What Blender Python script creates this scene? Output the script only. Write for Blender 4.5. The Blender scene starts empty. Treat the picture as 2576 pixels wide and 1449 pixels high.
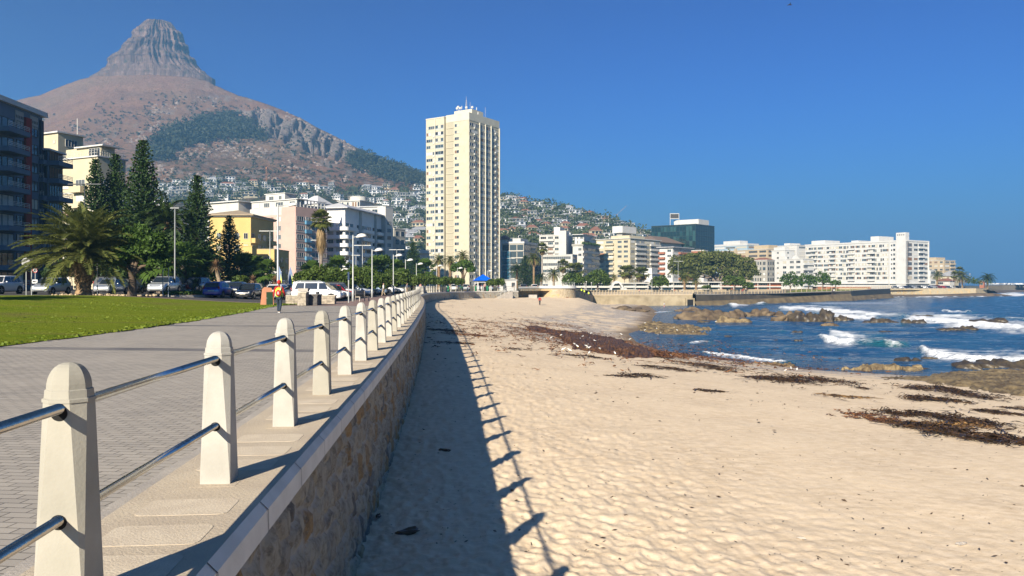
import bpy, math, random
import numpy as np
from mathutils import Vector, Matrix
R = random.Random(7)
F = 2000.0; CX = 1288.0; HY = 714.0; EYE = 1.6
SC = bpy.context.scene
COL = SC.collection
rad = math.radians
def X(px, Y): return (px - CX) / F * Y
def Z(py, Y): return EYE - (py - HY) / F * Y
def P(px, py, Y): return Vector((X(px, Y), Y, Z(py, Y)))
def lerp(a, b, t): return a + (b - a) * t
def interp(xs, ys, v): return float(np.interp(v, xs, ys))

# ---------------------------------------------------------------- materials
MATS = {}
def nodes_of(name):
    m = bpy.data.materials.new(name); m.use_nodes = True
    nt = m.node_tree; b = nt.nodes['Principled BSDF']
    return m, nt, b
def N(nt, t, **kw):
    n = nt.nodes.new(t)
    for k, v in kw.items():
        if k in n.inputs: n.inputs[k].default_value = v
        else: setattr(n, k, v)
    return n
def L(nt, a, b): nt.links.new(a, b)
def mixc(nt, fac, a, b):
    n = nt.nodes.new('ShaderNodeMix'); n.data_type = 'RGBA'
    for s, v in ((n.inputs[0], fac), (n.inputs[6], a), (n.inputs[7], b)):
        if hasattr(v, 'links'): nt.links.new(v, s)
        elif isinstance(v, (int, float)): s.default_value = v
        else: s.default_value = (*v[:3], 1)
    return n.outputs[2]
def mrange(nt, v, a, b, c=0., d=1.):
    n = nt.nodes.new('ShaderNodeMapRange'); nt.links.new(v, n.inputs[0])
    for i, q in enumerate((a, b, c, d)): n.inputs[i + 1].default_value = q
    return n.outputs[0]
def noise_out(nt, vec, scale, detail=3, rough=.55, dist=0):
    n = N(nt, 'ShaderNodeTexNoise', Scale=scale, Detail=detail, Roughness=rough, Distortion=dist)
    if vec is not None: nt.links.new(vec, n.inputs['Vector'])
    return n.outputs[0]
def scaled(nt, vec, s):
    n = nt.nodes.new('ShaderNodeMapping'); n.inputs['Scale'].default_value = s
    nt.links.new(vec, n.inputs['Vector']); return n.outputs[0]
def bumped(nt, b, h, strength, dist=.02):
    n = N(nt, 'ShaderNodeBump', Strength=strength, Distance=dist)
    nt.links.new(h, n.inputs['Height']); nt.links.new(n.outputs[0], b.inputs['Normal'])
def M(name, col=None, rough=.8, col2=None, ns=2.0, bump=0, bs=None, metal=0., spec=.3, lo=.35, hi=.65, det=4, coat=0, tr=0):
    """plain procedural material: two tones mixed by noise, noise bump"""
    if name in MATS: return MATS[name]
    m, nt, b = nodes_of(name)
    b.inputs['Roughness'].default_value = rough; b.inputs['Metallic'].default_value = metal
    b.inputs['Specular IOR Level'].default_value = spec
    b.inputs['Coat Weight'].default_value = coat
    g = N(nt, 'ShaderNodeNewGeometry')
    if col2 is None: col2 = tuple(c * .82 for c in col)
    f = mrange(nt, noise_out(nt, g.outputs['Position'], ns, det), lo, hi)
    L(nt, mixc(nt, f, col, col2), b.inputs['Base Color'])
    if bump: bumped(nt, b, noise_out(nt, g.outputs['Position'], bs or ns * 6, 4), bump)
    MATS[name] = m; return m
def leafmat(name, c1, c2, ns=.6, rough=.6, trans=.25):
    if name in MATS: return MATS[name]
    m, nt, b = nodes_of(name)
    g = N(nt, 'ShaderNodeNewGeometry')
    f = mrange(nt, noise_out(nt, g.outputs['Position'], ns, 3), .3, .7)
    r = N(nt, 'ShaderNodeNewGeometry').outputs['Random Per Island']
    f2 = N(nt, 'ShaderNodeMath', operation='MULTIPLY_ADD'); L(nt, f, f2.inputs[0]); f2.inputs[1].default_value = .5
    h = N(nt, 'ShaderNodeMath', operation='MULTIPLY'); L(nt, r, h.inputs[0]); h.inputs[1].default_value = .5
    L(nt, h.outputs[0], f2.inputs[2])
    c = mixc(nt, f2.outputs[0], c1, c2)
    L(nt, c, b.inputs['Base Color']); b.inputs['Roughness'].default_value = rough
    b.inputs['Specular IOR Level'].default_value = .25
    if trans:
        t = N(nt, 'ShaderNodeBsdfTranslucent'); L(nt, c, t.inputs['Color'])
        mx = N(nt, 'ShaderNodeMixShader'); mx.inputs[0].default_value = trans
        L(nt, b.outputs[0], mx.inputs[1]); L(nt, t.outputs[0], mx.inputs[2])
        L(nt, mx.outputs[0], nt.nodes['Material Output'].inputs['Surface'])
    MATS[name] = m; return m

# ---------------------------------------------------------------- objects
def put(o, parent=None):
    COL.objects.link(o)
    if parent is not None: o.parent = parent
    return o
def tag(o, label=None, cat=None, group=None, kind=None):
    if label: o['label'] = label
    if cat: o['category'] = cat
    if group: o['group'] = group
    if kind: o['kind'] = kind
    return o
def thing(name, loc, label, cat, group=None, rz=0.0):
    o = bpy.data.objects.new(name, None); o.empty_display_size = .2
    o.location = loc; o.rotation_euler = (0, 0, rz)
    put(o); return tag(o, label, cat, group)
def copy_tree(o, parent=None, **pr):
    c = o.copy(); put(c)
    if parent is not None:
        c.parent = parent
    for k in o.children: copy_tree(k, c)
    for k, v in pr.items(): c[k] = v
    return c
def inst(name, me, parent, loc=(0, 0, 0), rz=0., scale=None, rot=None):
    o = bpy.data.objects.new(name, me); o.location = loc
    o.rotation_euler = rot if rot else (0, 0, rz)
    if scale: o.scale = scale
    return put(o, parent)

class MB:
    def __init__(s): s.v = []; s.f = []; s.m = []; s.mi = 0
    def add(s, vs, fs, T=None, mi=None):
        n = len(s.v)
        for p in vs:
            p = Vector(p)
            s.v.append(tuple(T @ p) if T is not None else tuple(p))
        for f in fs: s.f.append(tuple(i + n for i in f)); s.m.append(s.mi if mi is None else mi)
    def box(s, a, b, T=None, mi=None):
        x0, y0, z0 = a; x1, y1, z1 = b
        s.add([(x0, y0, z0), (x1, y0, z0), (x1, y1, z0), (x0, y1, z0), (x0, y0, z1), (x1, y0, z1), (x1, y1, z1), (x0, y1, z1)],
              [(0, 3, 2, 1), (4, 5, 6, 7), (0, 1, 5, 4), (1, 2, 6, 5), (2, 3, 7, 6), (3, 0, 4, 7)], T, mi)
    def quad(s, a, b, c, d, mi=None): s.add([a, b, c, d], [(0, 1, 2, 3)], None, mi)
    def tube(s, pts, r, n=8, mi=None, cap=True, T=None):
        pts = [Vector(p) for p in pts]
        rs = r if isinstance(r, (list, tuple)) else [r] * len(pts)
        vs = []; fs = []
        for i, p in enumerate(pts):
            d = (pts[min(i + 1, len(pts) - 1)] - pts[max(i - 1, 0)])
            d = d.normalized() if d.length else Vector((0, 0, 1))
            u = d.cross(Vector((0, 0, 1)) if abs(d.z) < .95 else Vector((1, 0, 0))).normalized(); w = d.cross(u)
            for k in range(n):
                a = 2 * math.pi * k / n
                vs.append(p + u * (rs[i] * math.cos(a)) + w * (rs[i] * math.sin(a)))
        for i in range(len(pts) - 1):
            for k in range(n):
                k2 = (k + 1) % n
                fs.append((i * n + k, i * n + k2, (i + 1) * n + k2, (i + 1) * n + k))
        if cap:
            fs.append(tuple(range(n))); e = (len(pts) - 1) * n; fs.append(tuple(range(e + n - 1, e - 1, -1)))
        s.add(vs, fs, T, mi)
    def lathe(s, prof, n=12, T=None, mi=None, sx=1., sy=1.):
        vs = []; fs = []
        for r, z in prof:
            for k in range(n):
                a = 2 * math.pi * k / n; vs.append((r * math.cos(a) * sx, r * math.sin(a) * sy, z))
        for i in range(len(prof) - 1):
            for k in range(n):
                k2 = (k + 1) % n; fs.append((i * n + k, i * n + k2, (i + 1) * n + k2, (i + 1) * n + k))
        fs.append(tuple(range(n - 1, -1, -1))); e = (len(prof) - 1) * n; fs.append(tuple(range(e, e + n)))
        s.add(vs, fs, T, mi)
    def prism(s, poly, z0, z1, T=None, mi=None):
        n = len(poly); vs = [(x, y, z0) for x, y in poly] + [(x, y, z1) for x, y in poly]
        fs = [tuple(range(n - 1, -1, -1)), tuple(range(n, 2 * n))] + [(i, (i + 1) % n, n + (i + 1) % n, n + i) for i in range(n)]
        s.add(vs, fs, T, mi)
    def extrude_y(s, poly, y0, y1, T=None, mi=None):   # polygon in x-z
        n = len(poly); vs = [(x, y0, z) for x, z in poly] + [(x, y1, z) for x, z in poly]
        fs = [tuple(range(n)), tuple(range(2 * n - 1, n - 1, -1))] + [(i, n + i, n + (i + 1) % n, (i + 1) % n) for i in range(n)]
        s.add(vs, fs, T, mi)
    def mesh(s, name, mats, smooth=False):
        me = bpy.data.meshes.new(name); me.from_pydata(s.v, [], s.f)
        for m in (mats if isinstance(mats, (list, tuple)) else [mats]): me.materials.append(m)
        if len(me.materials) > 1: me.polygons.foreach_set('material_index', s.m)
        if smooth: me.polygons.foreach_set('use_smooth', [True] * len(me.polygons))
        me.update(); return me
    def build(s, name, mats, parent=None, smooth=False, loc=(0, 0, 0), rz=0.):
        o = bpy.data.objects.new(name, s.mesh(name, mats, smooth)); o.location = loc; o.rotation_euler = (0, 0, rz)
        return put(o, parent)
def bevel(o, w, seg=2, ang=35):
    m = o.modifiers.new('bevel', 'BEVEL'); m.width = w; m.segments = seg; m.limit_method = 'ANGLE'; m.angle_limit = rad(ang)
    return o
def blob(mb, c, r, n=2, amp=.25, fs=1.5, seed=0, sq=(1, 1, 1), mi=None):
    """noise-displaced icosphere"""
    import bmesh
    from mathutils import noise
    bm = bmesh.new(); bmesh.ops.create_icosphere(bm, subdivisions=n, radius=1)
    o = Vector((seed * 7.3, seed * 3.1, seed * 5.7)); vs = []
    for v in bm.verts:
        k = 1 + amp * (noise.noise(v.co * fs + o) + .5 * noise.noise(v.co * fs * 2.3 + o) + .3 * noise.noise(v.co * fs * 5 + o))
        vs.append((c[0] + v.co.x * r * k * sq[0], c[1] + v.co.y * r * k * sq[1], c[2] + v.co.z * r * k * sq[2]))
    mb.add(vs, [tuple(v.index for v in f.verts) for f in bm.faces], None, mi); bm.free()

# ---------------------------------------------------------------- numpy noise
def _h(ix, iy, seed):
    n = (ix.astype(np.int64) * 374761393 + iy.astype(np.int64) * 668265263 + seed * 1442695041) & 0x7fffffff
    n = ((n ^ (n >> 13)) * 1274126177) & 0x7fffffff
    return ((n ^ (n >> 16)) & 0xffff) / 65535.0
def vn(x, y, seed=0):
    x = np.asarray(x, float); y = np.asarray(y, float)
    ix = np.floor(x); iy = np.floor(y); fx = x - ix; fy = y - iy
    fx = fx * fx * (3 - 2 * fx); fy = fy * fy * (3 - 2 * fy)
    a = _h(ix, iy, seed); b = _h(ix + 1, iy, seed); c = _h(ix, iy + 1, seed); d = _h(ix + 1, iy + 1, seed)
    return (a + (b - a) * fx) * (1 - fy) + (c + (d - c) * fx) * fy
def fbm(x, y, seed=0, o=4, g=.5):
    t = 0; a = 1; s = 0
    for i in range(o):
        t = t + a * vn(x, y, seed + i * 17); s += a; a *= g; x = x * 2.03 + 3.7; y = y * 2.03 + 1.3
    return t / s
def cells(x, y, seed=0):
    ix = np.floor(x); iy = np.floor(y); best = np.full(np.shape(x), 9.0)
    for dx in (-1, 0, 1):
        for dy in (-1, 0, 1):
            cx = ix + dx; cy = iy + dy
            d = (cx + _h(cx, cy, seed) - x) ** 2 + (cy + _h(cx, cy, seed + 5) - y) ** 2
            best = np.minimum(best, d)
    return np.sqrt(best)
def stones(x, y, seed=0):
    """per-point: gap to the neighbouring stone (F2 - F1) and a random number per stone"""
    ix = np.floor(x); iy = np.floor(y); f1 = np.full(np.shape(x), 9.0); f2 = f1.copy(); rid = f1 * 0
    for dx in (-1, 0, 1):
        for dy in (-1, 0, 1):
            cx = ix + dx; cy = iy + dy
            d = np.hypot(cx + .12 + .76 * _h(cx, cy, seed) - x, cy + .12 + .76 * _h(cx, cy, seed + 5) - y)
            n = d < f1; f2 = np.where(n, f1, np.minimum(f2, d)); rid = np.where(n, _h(cx, cy, seed + 11), rid); f1 = np.where(n, d, f1)
    return f2 - f1, rid
def grid_obj(name, V, mat, attrs=None, mask=None, smooth=True, flip=False):
    r, c = V.shape[:2]
    idx = np.arange(r * c).reshape(r, c)
    q = np.stack([idx[:-1, :-1], idx[:-1, 1:], idx[1:, 1:], idx[1:, :-1]], -1).reshape(-1, 4)
    if flip: q = q[:, ::-1]
    if mask is not None: q = q[mask.reshape(-1)]
    me = bpy.data.meshes.new(name)
    me.vertices.add(r * c); me.vertices.foreach_set('co', V.astype(np.float32).reshape(-1))
    me.loops.add(q.size); me.loops.foreach_set('vertex_index', q.astype(np.int32).reshape(-1))
    me.polygons.add(len(q)); me.polygons.foreach_set('loop_start', np.arange(0, q.size, 4, dtype=np.int32))
    me.update(calc_edges=True)
    if smooth: me.polygons.foreach_set('use_smooth', [True] * len(q))
    for k, a in (attrs or {}).items():
        at = me.attributes.new(k, 'FLOAT', 'POINT'); at.data.foreach_set('value', np.asarray(a, np.float32).reshape(-1))
    me.materials.append(mat)
    return put(bpy.data.objects.new(name, me))
def attr(nt, name):
    n = N(nt, 'ShaderNodeAttribute'); n.attribute_name = name; return n.outputs['Fac']
def sstep(a, b, v):
    t = np.clip((np.asarray(v, float) - a) / (b - a), 0, 1); return t * t * (3 - 2 * t)

# ---------------------------------------------------------------- camera, light, air
cam = bpy.data.cameras.new('camera'); co = put(bpy.data.objects.new('camera', cam))
co.location = (0, 0, EYE); co.rotation_euler = (rad(90), 0, 0)
cam.sensor_width = 36; cam.lens = 36 * F / 2576; cam.shift_y = -(724.5 - HY) / 2576
cam.clip_start = .05; cam.clip_end = 30000
SC.camera = co
TINT = (.015, .074, .145); GAM = 2.0; BGS = .05; HD = .00024; HG = .2; HC = (.25, .57, .94)
SUN_AZ = rad(202); SUN_EL = rad(24.5)
w = bpy.data.worlds.new('World'); SC.world = w; w.use_nodes = True
nt = w.node_tree; bg = nt.nodes['Background']
sky = N(nt, 'ShaderNodeTexSky', sky_type='NISHITA', sun_disc=False, sun_elevation=SUN_EL, sun_rotation=SUN_AZ,
        air_density=1.25, dust_density=0.35, ozone_density=5.0, altitude=0.0)
tint = N(nt, 'ShaderNodeMix', data_type='RGBA', blend_type='MULTIPLY'); tint.inputs[0].default_value = 1; tint.inputs[7].default_value = (*TINT, 1)
gm = N(nt, 'ShaderNodeGamma', Gamma=GAM)
L(nt, sky.outputs[0], gm.inputs['Color']); L(nt, gm.outputs[0], tint.inputs[6]); L(nt, tint.outputs[2], bg.inputs[0]); bg.inputs[1].default_value = BGS
sl = bpy.data.lights.new('sun', 'SUN'); sl.energy = 5.0; sl.angle = rad(.5); sl.color = (1, .90, .73)
so = put(bpy.data.objects.new('sun', sl))
sd = Vector((math.sin(SUN_AZ) * math.cos(SUN_EL), math.cos(SUN_AZ) * math.cos(SUN_EL), math.sin(SUN_EL)))
so.rotation_euler = sd.to_track_quat('Z', 'Y').to_euler(); so.location = sd * 200
SC.view_settings.view_transform = 'Standard'; SC.view_settings.look = 'None'
SC.view_settings.exposure = 1.12; SC.view_settings.gamma = 1
hz = MB(); hz.box((-9600, -300, -9.6), (9600, 12000, 740))
hm = bpy.data.materials.new('haze_air'); hm.use_nodes = True; hn = hm.node_tree; hn.nodes.clear()
ho = N(hn, 'ShaderNodeOutputMaterial'); pv = N(hn, 'ShaderNodeVolumePrincipled', Density=HD, Anisotropy=HG)
pv.inputs['Color'].default_value = (*HC, 1)
L(hn, pv.outputs[0], ho.inputs['Volume'])
HAZE = hz.build('haze', hm); tag(HAZE, kind='stuff')
SC.cycles.use_denoising = True
SC.cycles.max_bounces = 6; SC.cycles.transparent_max_bounces = 8; SC.cycles.volume_bounces = 1
SC.cycles.caustics_reflective = False; SC.cycles.caustics_refractive = False
# ================================================================ shoreline in plan
WALLPTS = [(-.6, -9), (-.95, -4), (-1.31, 0), (-1.71, 4.5), (-2.2, 11), (-2.95, 20.5), (-3.85, 31), (-4.87, 42), (-6.2, 56), (-7.9, 72), (-9.8, 88), (-11.9, 104),
           (-13.4, 120), (-14.1, 134), (-13.8, 146), (-12.2, 156), (-8.6, 165), (-4, 171), (1.4, 176.5)]
def catmull(pts, step):
    out = []
    for i in range(len(pts) - 1):
        p = [Vector(pts[max(0, min(len(pts) - 1, i + k))]) for k in (-1, 0, 1, 2)]
        n = max(2, int((p[2] - p[1]).length / step))
        for k in range(n):
            t = k / n
            out.append(.5 * ((2 * p[1]) + (-p[0] + p[2]) * t + (2 * p[0] - 5 * p[1] + 4 * p[2] - p[3]) * t * t + (-p[0] + 3 * p[1] - 3 * p[2] + p[3]) * t ** 3))
    out.append(Vector(pts[-1])); return out
WALL = catmull(WALLPTS, .5)
def offset(path, d):          # d > 0 to the right of travel (seaward)
    out = []
    for i, p in enumerate(path):
        t = (path[min(i + 1, len(path) - 1)] - path[max(i - 1, 0)]).normalized()
        out.append(p + Vector((t.y, -t.x)) * d)
    return out
def along(path, s0, ds):
    acc = 0; nxt = s0; out = []
    for a, b in zip(path, path[1:]):
        l = (b - a).length
        while nxt <= acc + l:
            t = (nxt - acc) / l; d = (b - a) / l
            out.append((a.lerp(b, t), math.atan2(d.y, d.x), nxt)); nxt += ds
        acc += l
    return out
def wall_x(y): return np.interp(y, [p.y for p in WALL], [p.x for p in WALL])
WATER = [(2.5, 40), (75, 40), (58, 48), (40, 54.5), (29, 57), (24, 60), (20, 66), (16.4, 71), (14.7, 77), (14.1, 90), (15.3, 105), (22, 125), (27, 153), (34, 185), (38, 216), (41, 242)]
WATERL = [(75, -60), (72, -10), (68, 22), (58, 44), (40, 54.5), (29, 57), (24, 60), (20, 66), (16.4, 71), (14.7, 77), (14.1, 90), (15.3, 105), (22, 125), (27, 153), (34, 185), (38, 216), (41, 242)]
SEA = -5.0
def dist_poly(x, y, pts):
    best = np.full(np.shape(x), 1e9)
    for (ax, ay), (bx, by) in zip(pts, pts[1:]):
        dx, dy = bx - ax, by - ay
        t = np.clip(((x - ax) * dx + (y - ay) * dy) / (dx * dx + dy * dy), 0, 1)
        best = np.minimum(best, np.hypot(x - ax - t * dx, y - ay - t * dy))
    return best
def in_poly(x, y, pts):
    c = np.zeros(np.shape(x), bool); n = len(pts)
    for i in range(n):
        (ax, ay), (bx, by) = pts[i], pts[i - 1]
        k = ((ay > y) != (by > y)) & (x < (bx - ax) * (y - ay) / ((by - ay) + 1e-12) + ax)
        c ^= k
    return c
LANDSIDE = WATERL + [(41, 400), (-80, 400), (-80, -60)]
WALLC = [(p.x, p.y) for p in WALL[::8]] + [(8, 186), (16, 190), (22, 230), (41, 242)]
def sand_z(x, y):
    x = np.asarray(x, float); y = np.asarray(y, float)
    dw = dist_poly(x, y, WALLC); ds = dist_poly(x, y, WATERL)
    land = in_poly(x, y, LANDSIDE)
    t = dw / (dw + ds + 1e-6)
    top = -2.2 + .75 * sstep(70, 150, y) - 3.0 * sstep(13, 28, x) * sstep(150, 195, y)
    z = top + (SEA - top) * t ** 1.25
    zs = SEA - .09 * ds - .0012 * ds ** 1.5
    z = np.where(land, z, np.maximum(zs, -8.0))
    return z
def gz(x, y):
    x = np.asarray(x, float); y = np.asarray(y, float)
    e = wall_x(y) - 11.5 - x
    a = .62 * sstep(0, 16, e) * sstep(18, 60, y)
    a = np.where(y > 120, lerp(a, .5 * sstep(0, 30, e), sstep(120, 170, y)), a)
    a = a - 1.7 * sstep(15, 40, x) * sstep(150, 220, y)
    return a + 3.2 * sstep(360, 460, y) * sstep(60, -40, x)
def G(x, y): return float(gz(x, y))

# ---------------------------------------------------------------- surfaces
def m_sand():
    m, nt, b = nodes_of('sand'); g = N(nt, 'ShaderNodeNewGeometry'); p = g.outputs['Position']
    f = mrange(nt, noise_out(nt, p, .35, 5), .3, .7)
    c = mixc(nt, f, (.67, .535, .375), (.54, .42, .29))
    f2 = mrange(nt, noise_out(nt, scaled(nt, p, (3., 6, 4)), 1, 6, .7), .40, .64)
    c = mixc(nt, f2, c, (.72, .585, .43))
    grain = mrange(nt, noise_out(nt, p, 55, 4, .7), .62, .72)
    c = mixc(nt, grain, c, (.36, .26, .18))
    spk = N(nt, 'ShaderNodeTexVoronoi', Scale=4.0); L(nt, p, spk.inputs['Vector'])
    sp = mrange(nt, spk.outputs['Distance'], .055, .045)
    rnd = N(nt, 'ShaderNodeSeparateColor'); L(nt, spk.outputs['Color'], rnd.inputs[0])
    k = N(nt, 'ShaderNodeMath', operation='MULTIPLY'); L(nt, sp, k.inputs[0]); L(nt, mrange(nt, rnd.outputs[0], .55, .56), k.inputs[1])
    c = mixc(nt, k.outputs[0], c, (.07, .045, .03))
    c = mixc(nt, attr(nt, 'shell'), c, mixc(nt, mrange(nt, noise_out(nt, p, 7, 4, .8), .45, .6), (.30, .235, .18), (.62, .57, .52)))
    c = mixc(nt, attr(nt, 'wet'), c, (.20, .15, .105))
    L(nt, c, b.inputs['Base Color']); b.inputs['Roughness'].default_value = .95; b.inputs['Specular IOR Level'].default_value = .08
    bumped(nt, b, noise_out(nt, p, 22, 5, .65), .5, .02)
    return m
def m_water():
    m, nt, b = nodes_of('sea_water'); g = N(nt, 'ShaderNodeNewGeometry'); p = g.outputs['Position']
    big = noise_out(nt, scaled(nt, p, (.09, .2, 1)), 1, 4)
    c = mixc(nt, mrange(nt, big, .35, .65), (.007, .042, .105), (.016, .080, .165))
    c = mixc(nt, attr(nt, 'green'), c, (.012, .11, .13))
    kelp = mrange(nt, noise_out(nt, scaled(nt, p, (.16, .8, 1)), 1, 5, .75), .62, .66)
    kk = N(nt, 'ShaderNodeMath', operation='MULTIPLY'); L(nt, kelp, kk.inputs[0]); L(nt, attr(nt, 'kelp'), kk.inputs[1])
    c = mixc(nt, kk.outputs[0], c, (.018, .016, .02))
    fo = attr(nt, 'foam')
    n1 = noise_out(nt, scaled(nt, p, (.9, 2.6, 2.2)), 1, 7, .82)
    s = N(nt, 'ShaderNodeMath', operation='ADD'); L(nt, fo, s.inputs[0]); L(nt, n1, s.inputs[1])
    fm = mrange(nt, s.outputs[0], .80, 1.22)
    n2 = noise_out(nt, scaled(nt, p, (.35, 1.6, 1)), 1, 6, .75)
    wc = mrange(nt, n2, .56, .74, 0, .55)
    mx = N(nt, 'ShaderNodeMath', operation='MAXIMUM'); L(nt, fm, mx.inputs[0]); L(nt, wc, mx.inputs[1])
    L(nt, mixc(nt, mx.outputs[0], c, (.83, .85, .87)), b.inputs['Base Color'])
    L(nt, mrange(nt, mx.outputs[0], 0, 1, .16, .9), b.inputs['Roughness'])
    b.inputs['IOR'].default_value = 1.33; b.inputs['Specular IOR Level'].default_value = .42
    hgt = N(nt, 'ShaderNodeMath', operation='ADD')
    L(nt, noise_out(nt, scaled(nt, p, (.7, 1.5, 1)), 1, 5, .6), hgt.inputs[0]); L(nt, noise_out(nt, scaled(nt, p, (.16, .4, 1)), 1, 3), hgt.inputs[1])
    bumped(nt, b, hgt.outputs[0], .85, .9)
    return m
def m_paving():
    m, nt, b = nodes_of('grey_pavers'); g = N(nt, 'ShaderNodeNewGeometry')
    mp = N(nt, 'ShaderNodeMapping'); mp.inputs['Rotation'].default_value = (0, 0, rad(6)); L(nt, g.outputs['Position'], mp.inputs[0])
    br = N(nt, 'ShaderNodeTexBrick', Scale=1.0); L(nt, mp.outputs[0], br.inputs['Vector'])
    for k, v in {'Brick Width': .22, 'Row Height': .11, 'Mortar Size': .006, 'Mortar Smooth': .2, 'Bias': 0.}.items(): br.inputs[k].default_value = v
    br.inputs['Color1'].default_value = (.36, .325, .28, 1); br.inputs['Color2'].default_value = (.275, .25, .22, 1); br.inputs['Mortar'].default_value = (.06, .056, .055, 1)
    sp = N(nt, 'ShaderNodeSeparateXYZ'); L(nt, mp.outputs[0], sp.inputs[0])
    band = None
    for yb, hb in ((18.4, .36), (29.0, .4), (42.8, .45), (56.0, .4)):
        cm = N(nt, 'ShaderNodeMath', operation='COMPARE'); L(nt, sp.outputs[1], cm.inputs[0]); cm.inputs[1].default_value = yb; cm.inputs[2].default_value = hb
        if band is None: band = cm.outputs[0]
        else:
            ad = N(nt, 'ShaderNodeMath', operation='MAXIMUM'); L(nt, band, ad.inputs[0]); L(nt, cm.outputs[0], ad.inputs[1]); band = ad.outputs[0]
    c = mixc(nt, band, br.outputs['Color'], mixc(nt, br.outputs['Fac'], (.125, .12, .125), (.05, .047, .045)))
    c = mixc(nt, mrange(nt, noise_out(nt, g.outputs['Position'], .5, 5), .35, .75, 0, .55), c, (.38, .34, .29))
    red = mrange(nt, sp.outputs[1], 56.2, 56.4)
    c = mixc(nt, red, c, mixc(nt, mrange(nt, noise_out(nt, g.outputs['Position'], 2.5, 4), .3, .7), (.22, .125, .10), (.25, .2, .18)))
    L(nt, c, b.inputs['Base Color']); b.inputs['Roughness'].default_value = .85; b.inputs['Specular IOR Level'].default_value = .25
    hh = N(nt, 'ShaderNodeMath', operation='SUBTRACT'); hh.inputs[0].default_value = 1; L(nt, br.outputs['Fac'], hh.inputs[1])
    bumped(nt, b, hh.outputs[0], .8, .008)
    return m
def m_lawn():
    m, nt, b = nodes_of('lawn_grass'); p = N(nt, 'ShaderNodeNewGeometry').outputs['Position']
    c = mixc(nt, mrange(nt, noise_out(nt, scaled(nt, p, (.5, 1, 1)), .35, 5, .6), .35, .65), (.125, .185, .016), (.205, .235, .028))
    c = mixc(nt, mrange(nt, noise_out(nt, p, 2.6, 5, .7), .4, .68), c, (.205, .245, .022))
    c = mixc(nt, mrange(nt, noise_out(nt, scaled(nt, p, (.35, .8, 1)), .45, 5, .65), .54, .68, 0, .8), c, (.20, .165, .06))
    c = mixc(nt, mrange(nt, noise_out(nt, p, 14, 4, .8), .5, .62, 0, .7), c, (.035, .085, .010))
    L(nt, c, b.inputs['Base Color']); b.inputs['Roughness'].default_value = 1; b.inputs['Specular IOR Level'].default_value = 0
    bumped(nt, b, noise_out(nt, p, 9, 5, .8), 1., .12)
    return m
def m_stone(name, c1, c2, mortar, sc=2.2, mw=.05):
    m, nt, b = nodes_of(name); uv = N(nt, 'ShaderNodeTexCoord').outputs['UV']
    wv = noise_out(nt, uv, 3, 2); 
    v = N(nt, 'ShaderNodeTexVoronoi', Scale=sc); L(nt, uv, v.inputs[0]); v.inputs['Randomness'].default_value = .9
    e = N(nt, 'ShaderNodeTexVoronoi', Scale=sc, feature='DISTANCE_TO_EDGE'); L(nt, uv, e.inputs[0]); e.inputs['Randomness'].default_value = .9
    s = N(nt, 'ShaderNodeSeparateColor'); L(nt, v.outputs['Color'], s.inputs[0])
    c = mixc(nt, s.outputs[0], c1, c2)
    c = mixc(nt, mrange(nt, s.outputs[1], .72, .8), c, (c2[0] * 1.12, c2[1] * .95, c2[2] * .72))
    c = mixc(nt, mrange(nt, noise_out(nt, uv, 14, 5, .7), .35, .7, 0, .6), c, tuple(q * .45 for q in c1))
    ed = N(nt, 'ShaderNodeMath', operation='ADD'); L(nt, e.outputs['Distance'], ed.inputs[0]); L(nt, mrange(nt, noise_out(nt, uv, 9, 3), .3, .7, -.03, .03), ed.inputs[1])
    mo = mrange(nt, ed.outputs[0], mw, mw * .4)
    c = mixc(nt, mo, c, mortar)
    L(nt, c, b.inputs['Base Color']); b.inputs['Roughness'].default_value = .9; b.inputs['Specular IOR Level'].default_value = .2
    h = N(nt, 'ShaderNodeMath', operation='ADD'); L(nt, mrange(nt, ed.outputs[0], 0, .16), h.inputs[0]); L(nt, mrange(nt, noise_out(nt, uv, 12, 5, .7), 0, 1, 0, .5), h.inputs[1])
    bumped(nt, b, h.outputs[0], 1.0, .07)
    return m
SAND = m_sand(); WATERM = m_water(); PAVE = m_paving(); LAWN = m_lawn()
STONE = m_stone('rubble_stone', (.38, .335, .27), (.50, .40, .27), (.42, .40, .36), 3.3, .05)
STONE2 = m_stone('dressed_stone', (.40, .33, .21), (.47, .39, .25), (.5, .44, .33), 1.6, .03)
CONC = M('cream_concrete', (.345, .325, .275), .85, (.26, .245, .20), 3.0, .10, 60, lo=.3, hi=.8)
WHITEC = M('white_concrete', (.40, .385, .345), .85, (.30, .285, .25), 3.5, .10, 60, lo=.3, hi=.8)
SLABC = M('slab_concrete', (.50, .42, .31), .9, (.40, .33, .25), 1.4, .35, 45, lo=.3, hi=.7)
INLAY = M('pale_inlay', (.56, .475, .36), .9, (.49, .41, .31), 5, .3, 60)
GREYC = M('grey_concrete', (.40, .36, .31), .9, (.31, .28, .25), 2.0, .3, 40)
DARKHOLE = M('black_hole', (.012, .012, .012), .9)
STEEL = M('steel_pipe', (.50, .49, .47), .16, (.36, .33, .29), 9, .08, 80, metal=1.0, lo=.5, hi=.8)
ASPH = M('asphalt', (.055, .053, .055), .9, (.075, .07, .068), .5, .4, 60)
SOIL = M('soil', (.16, .12, .08), .95, (.11, .085, .05), .8, .4, 20)
BASEG = M('ground_earth', (.14, .12, .08), .95, (.10, .10, .05), .05, .3, 8)

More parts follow.
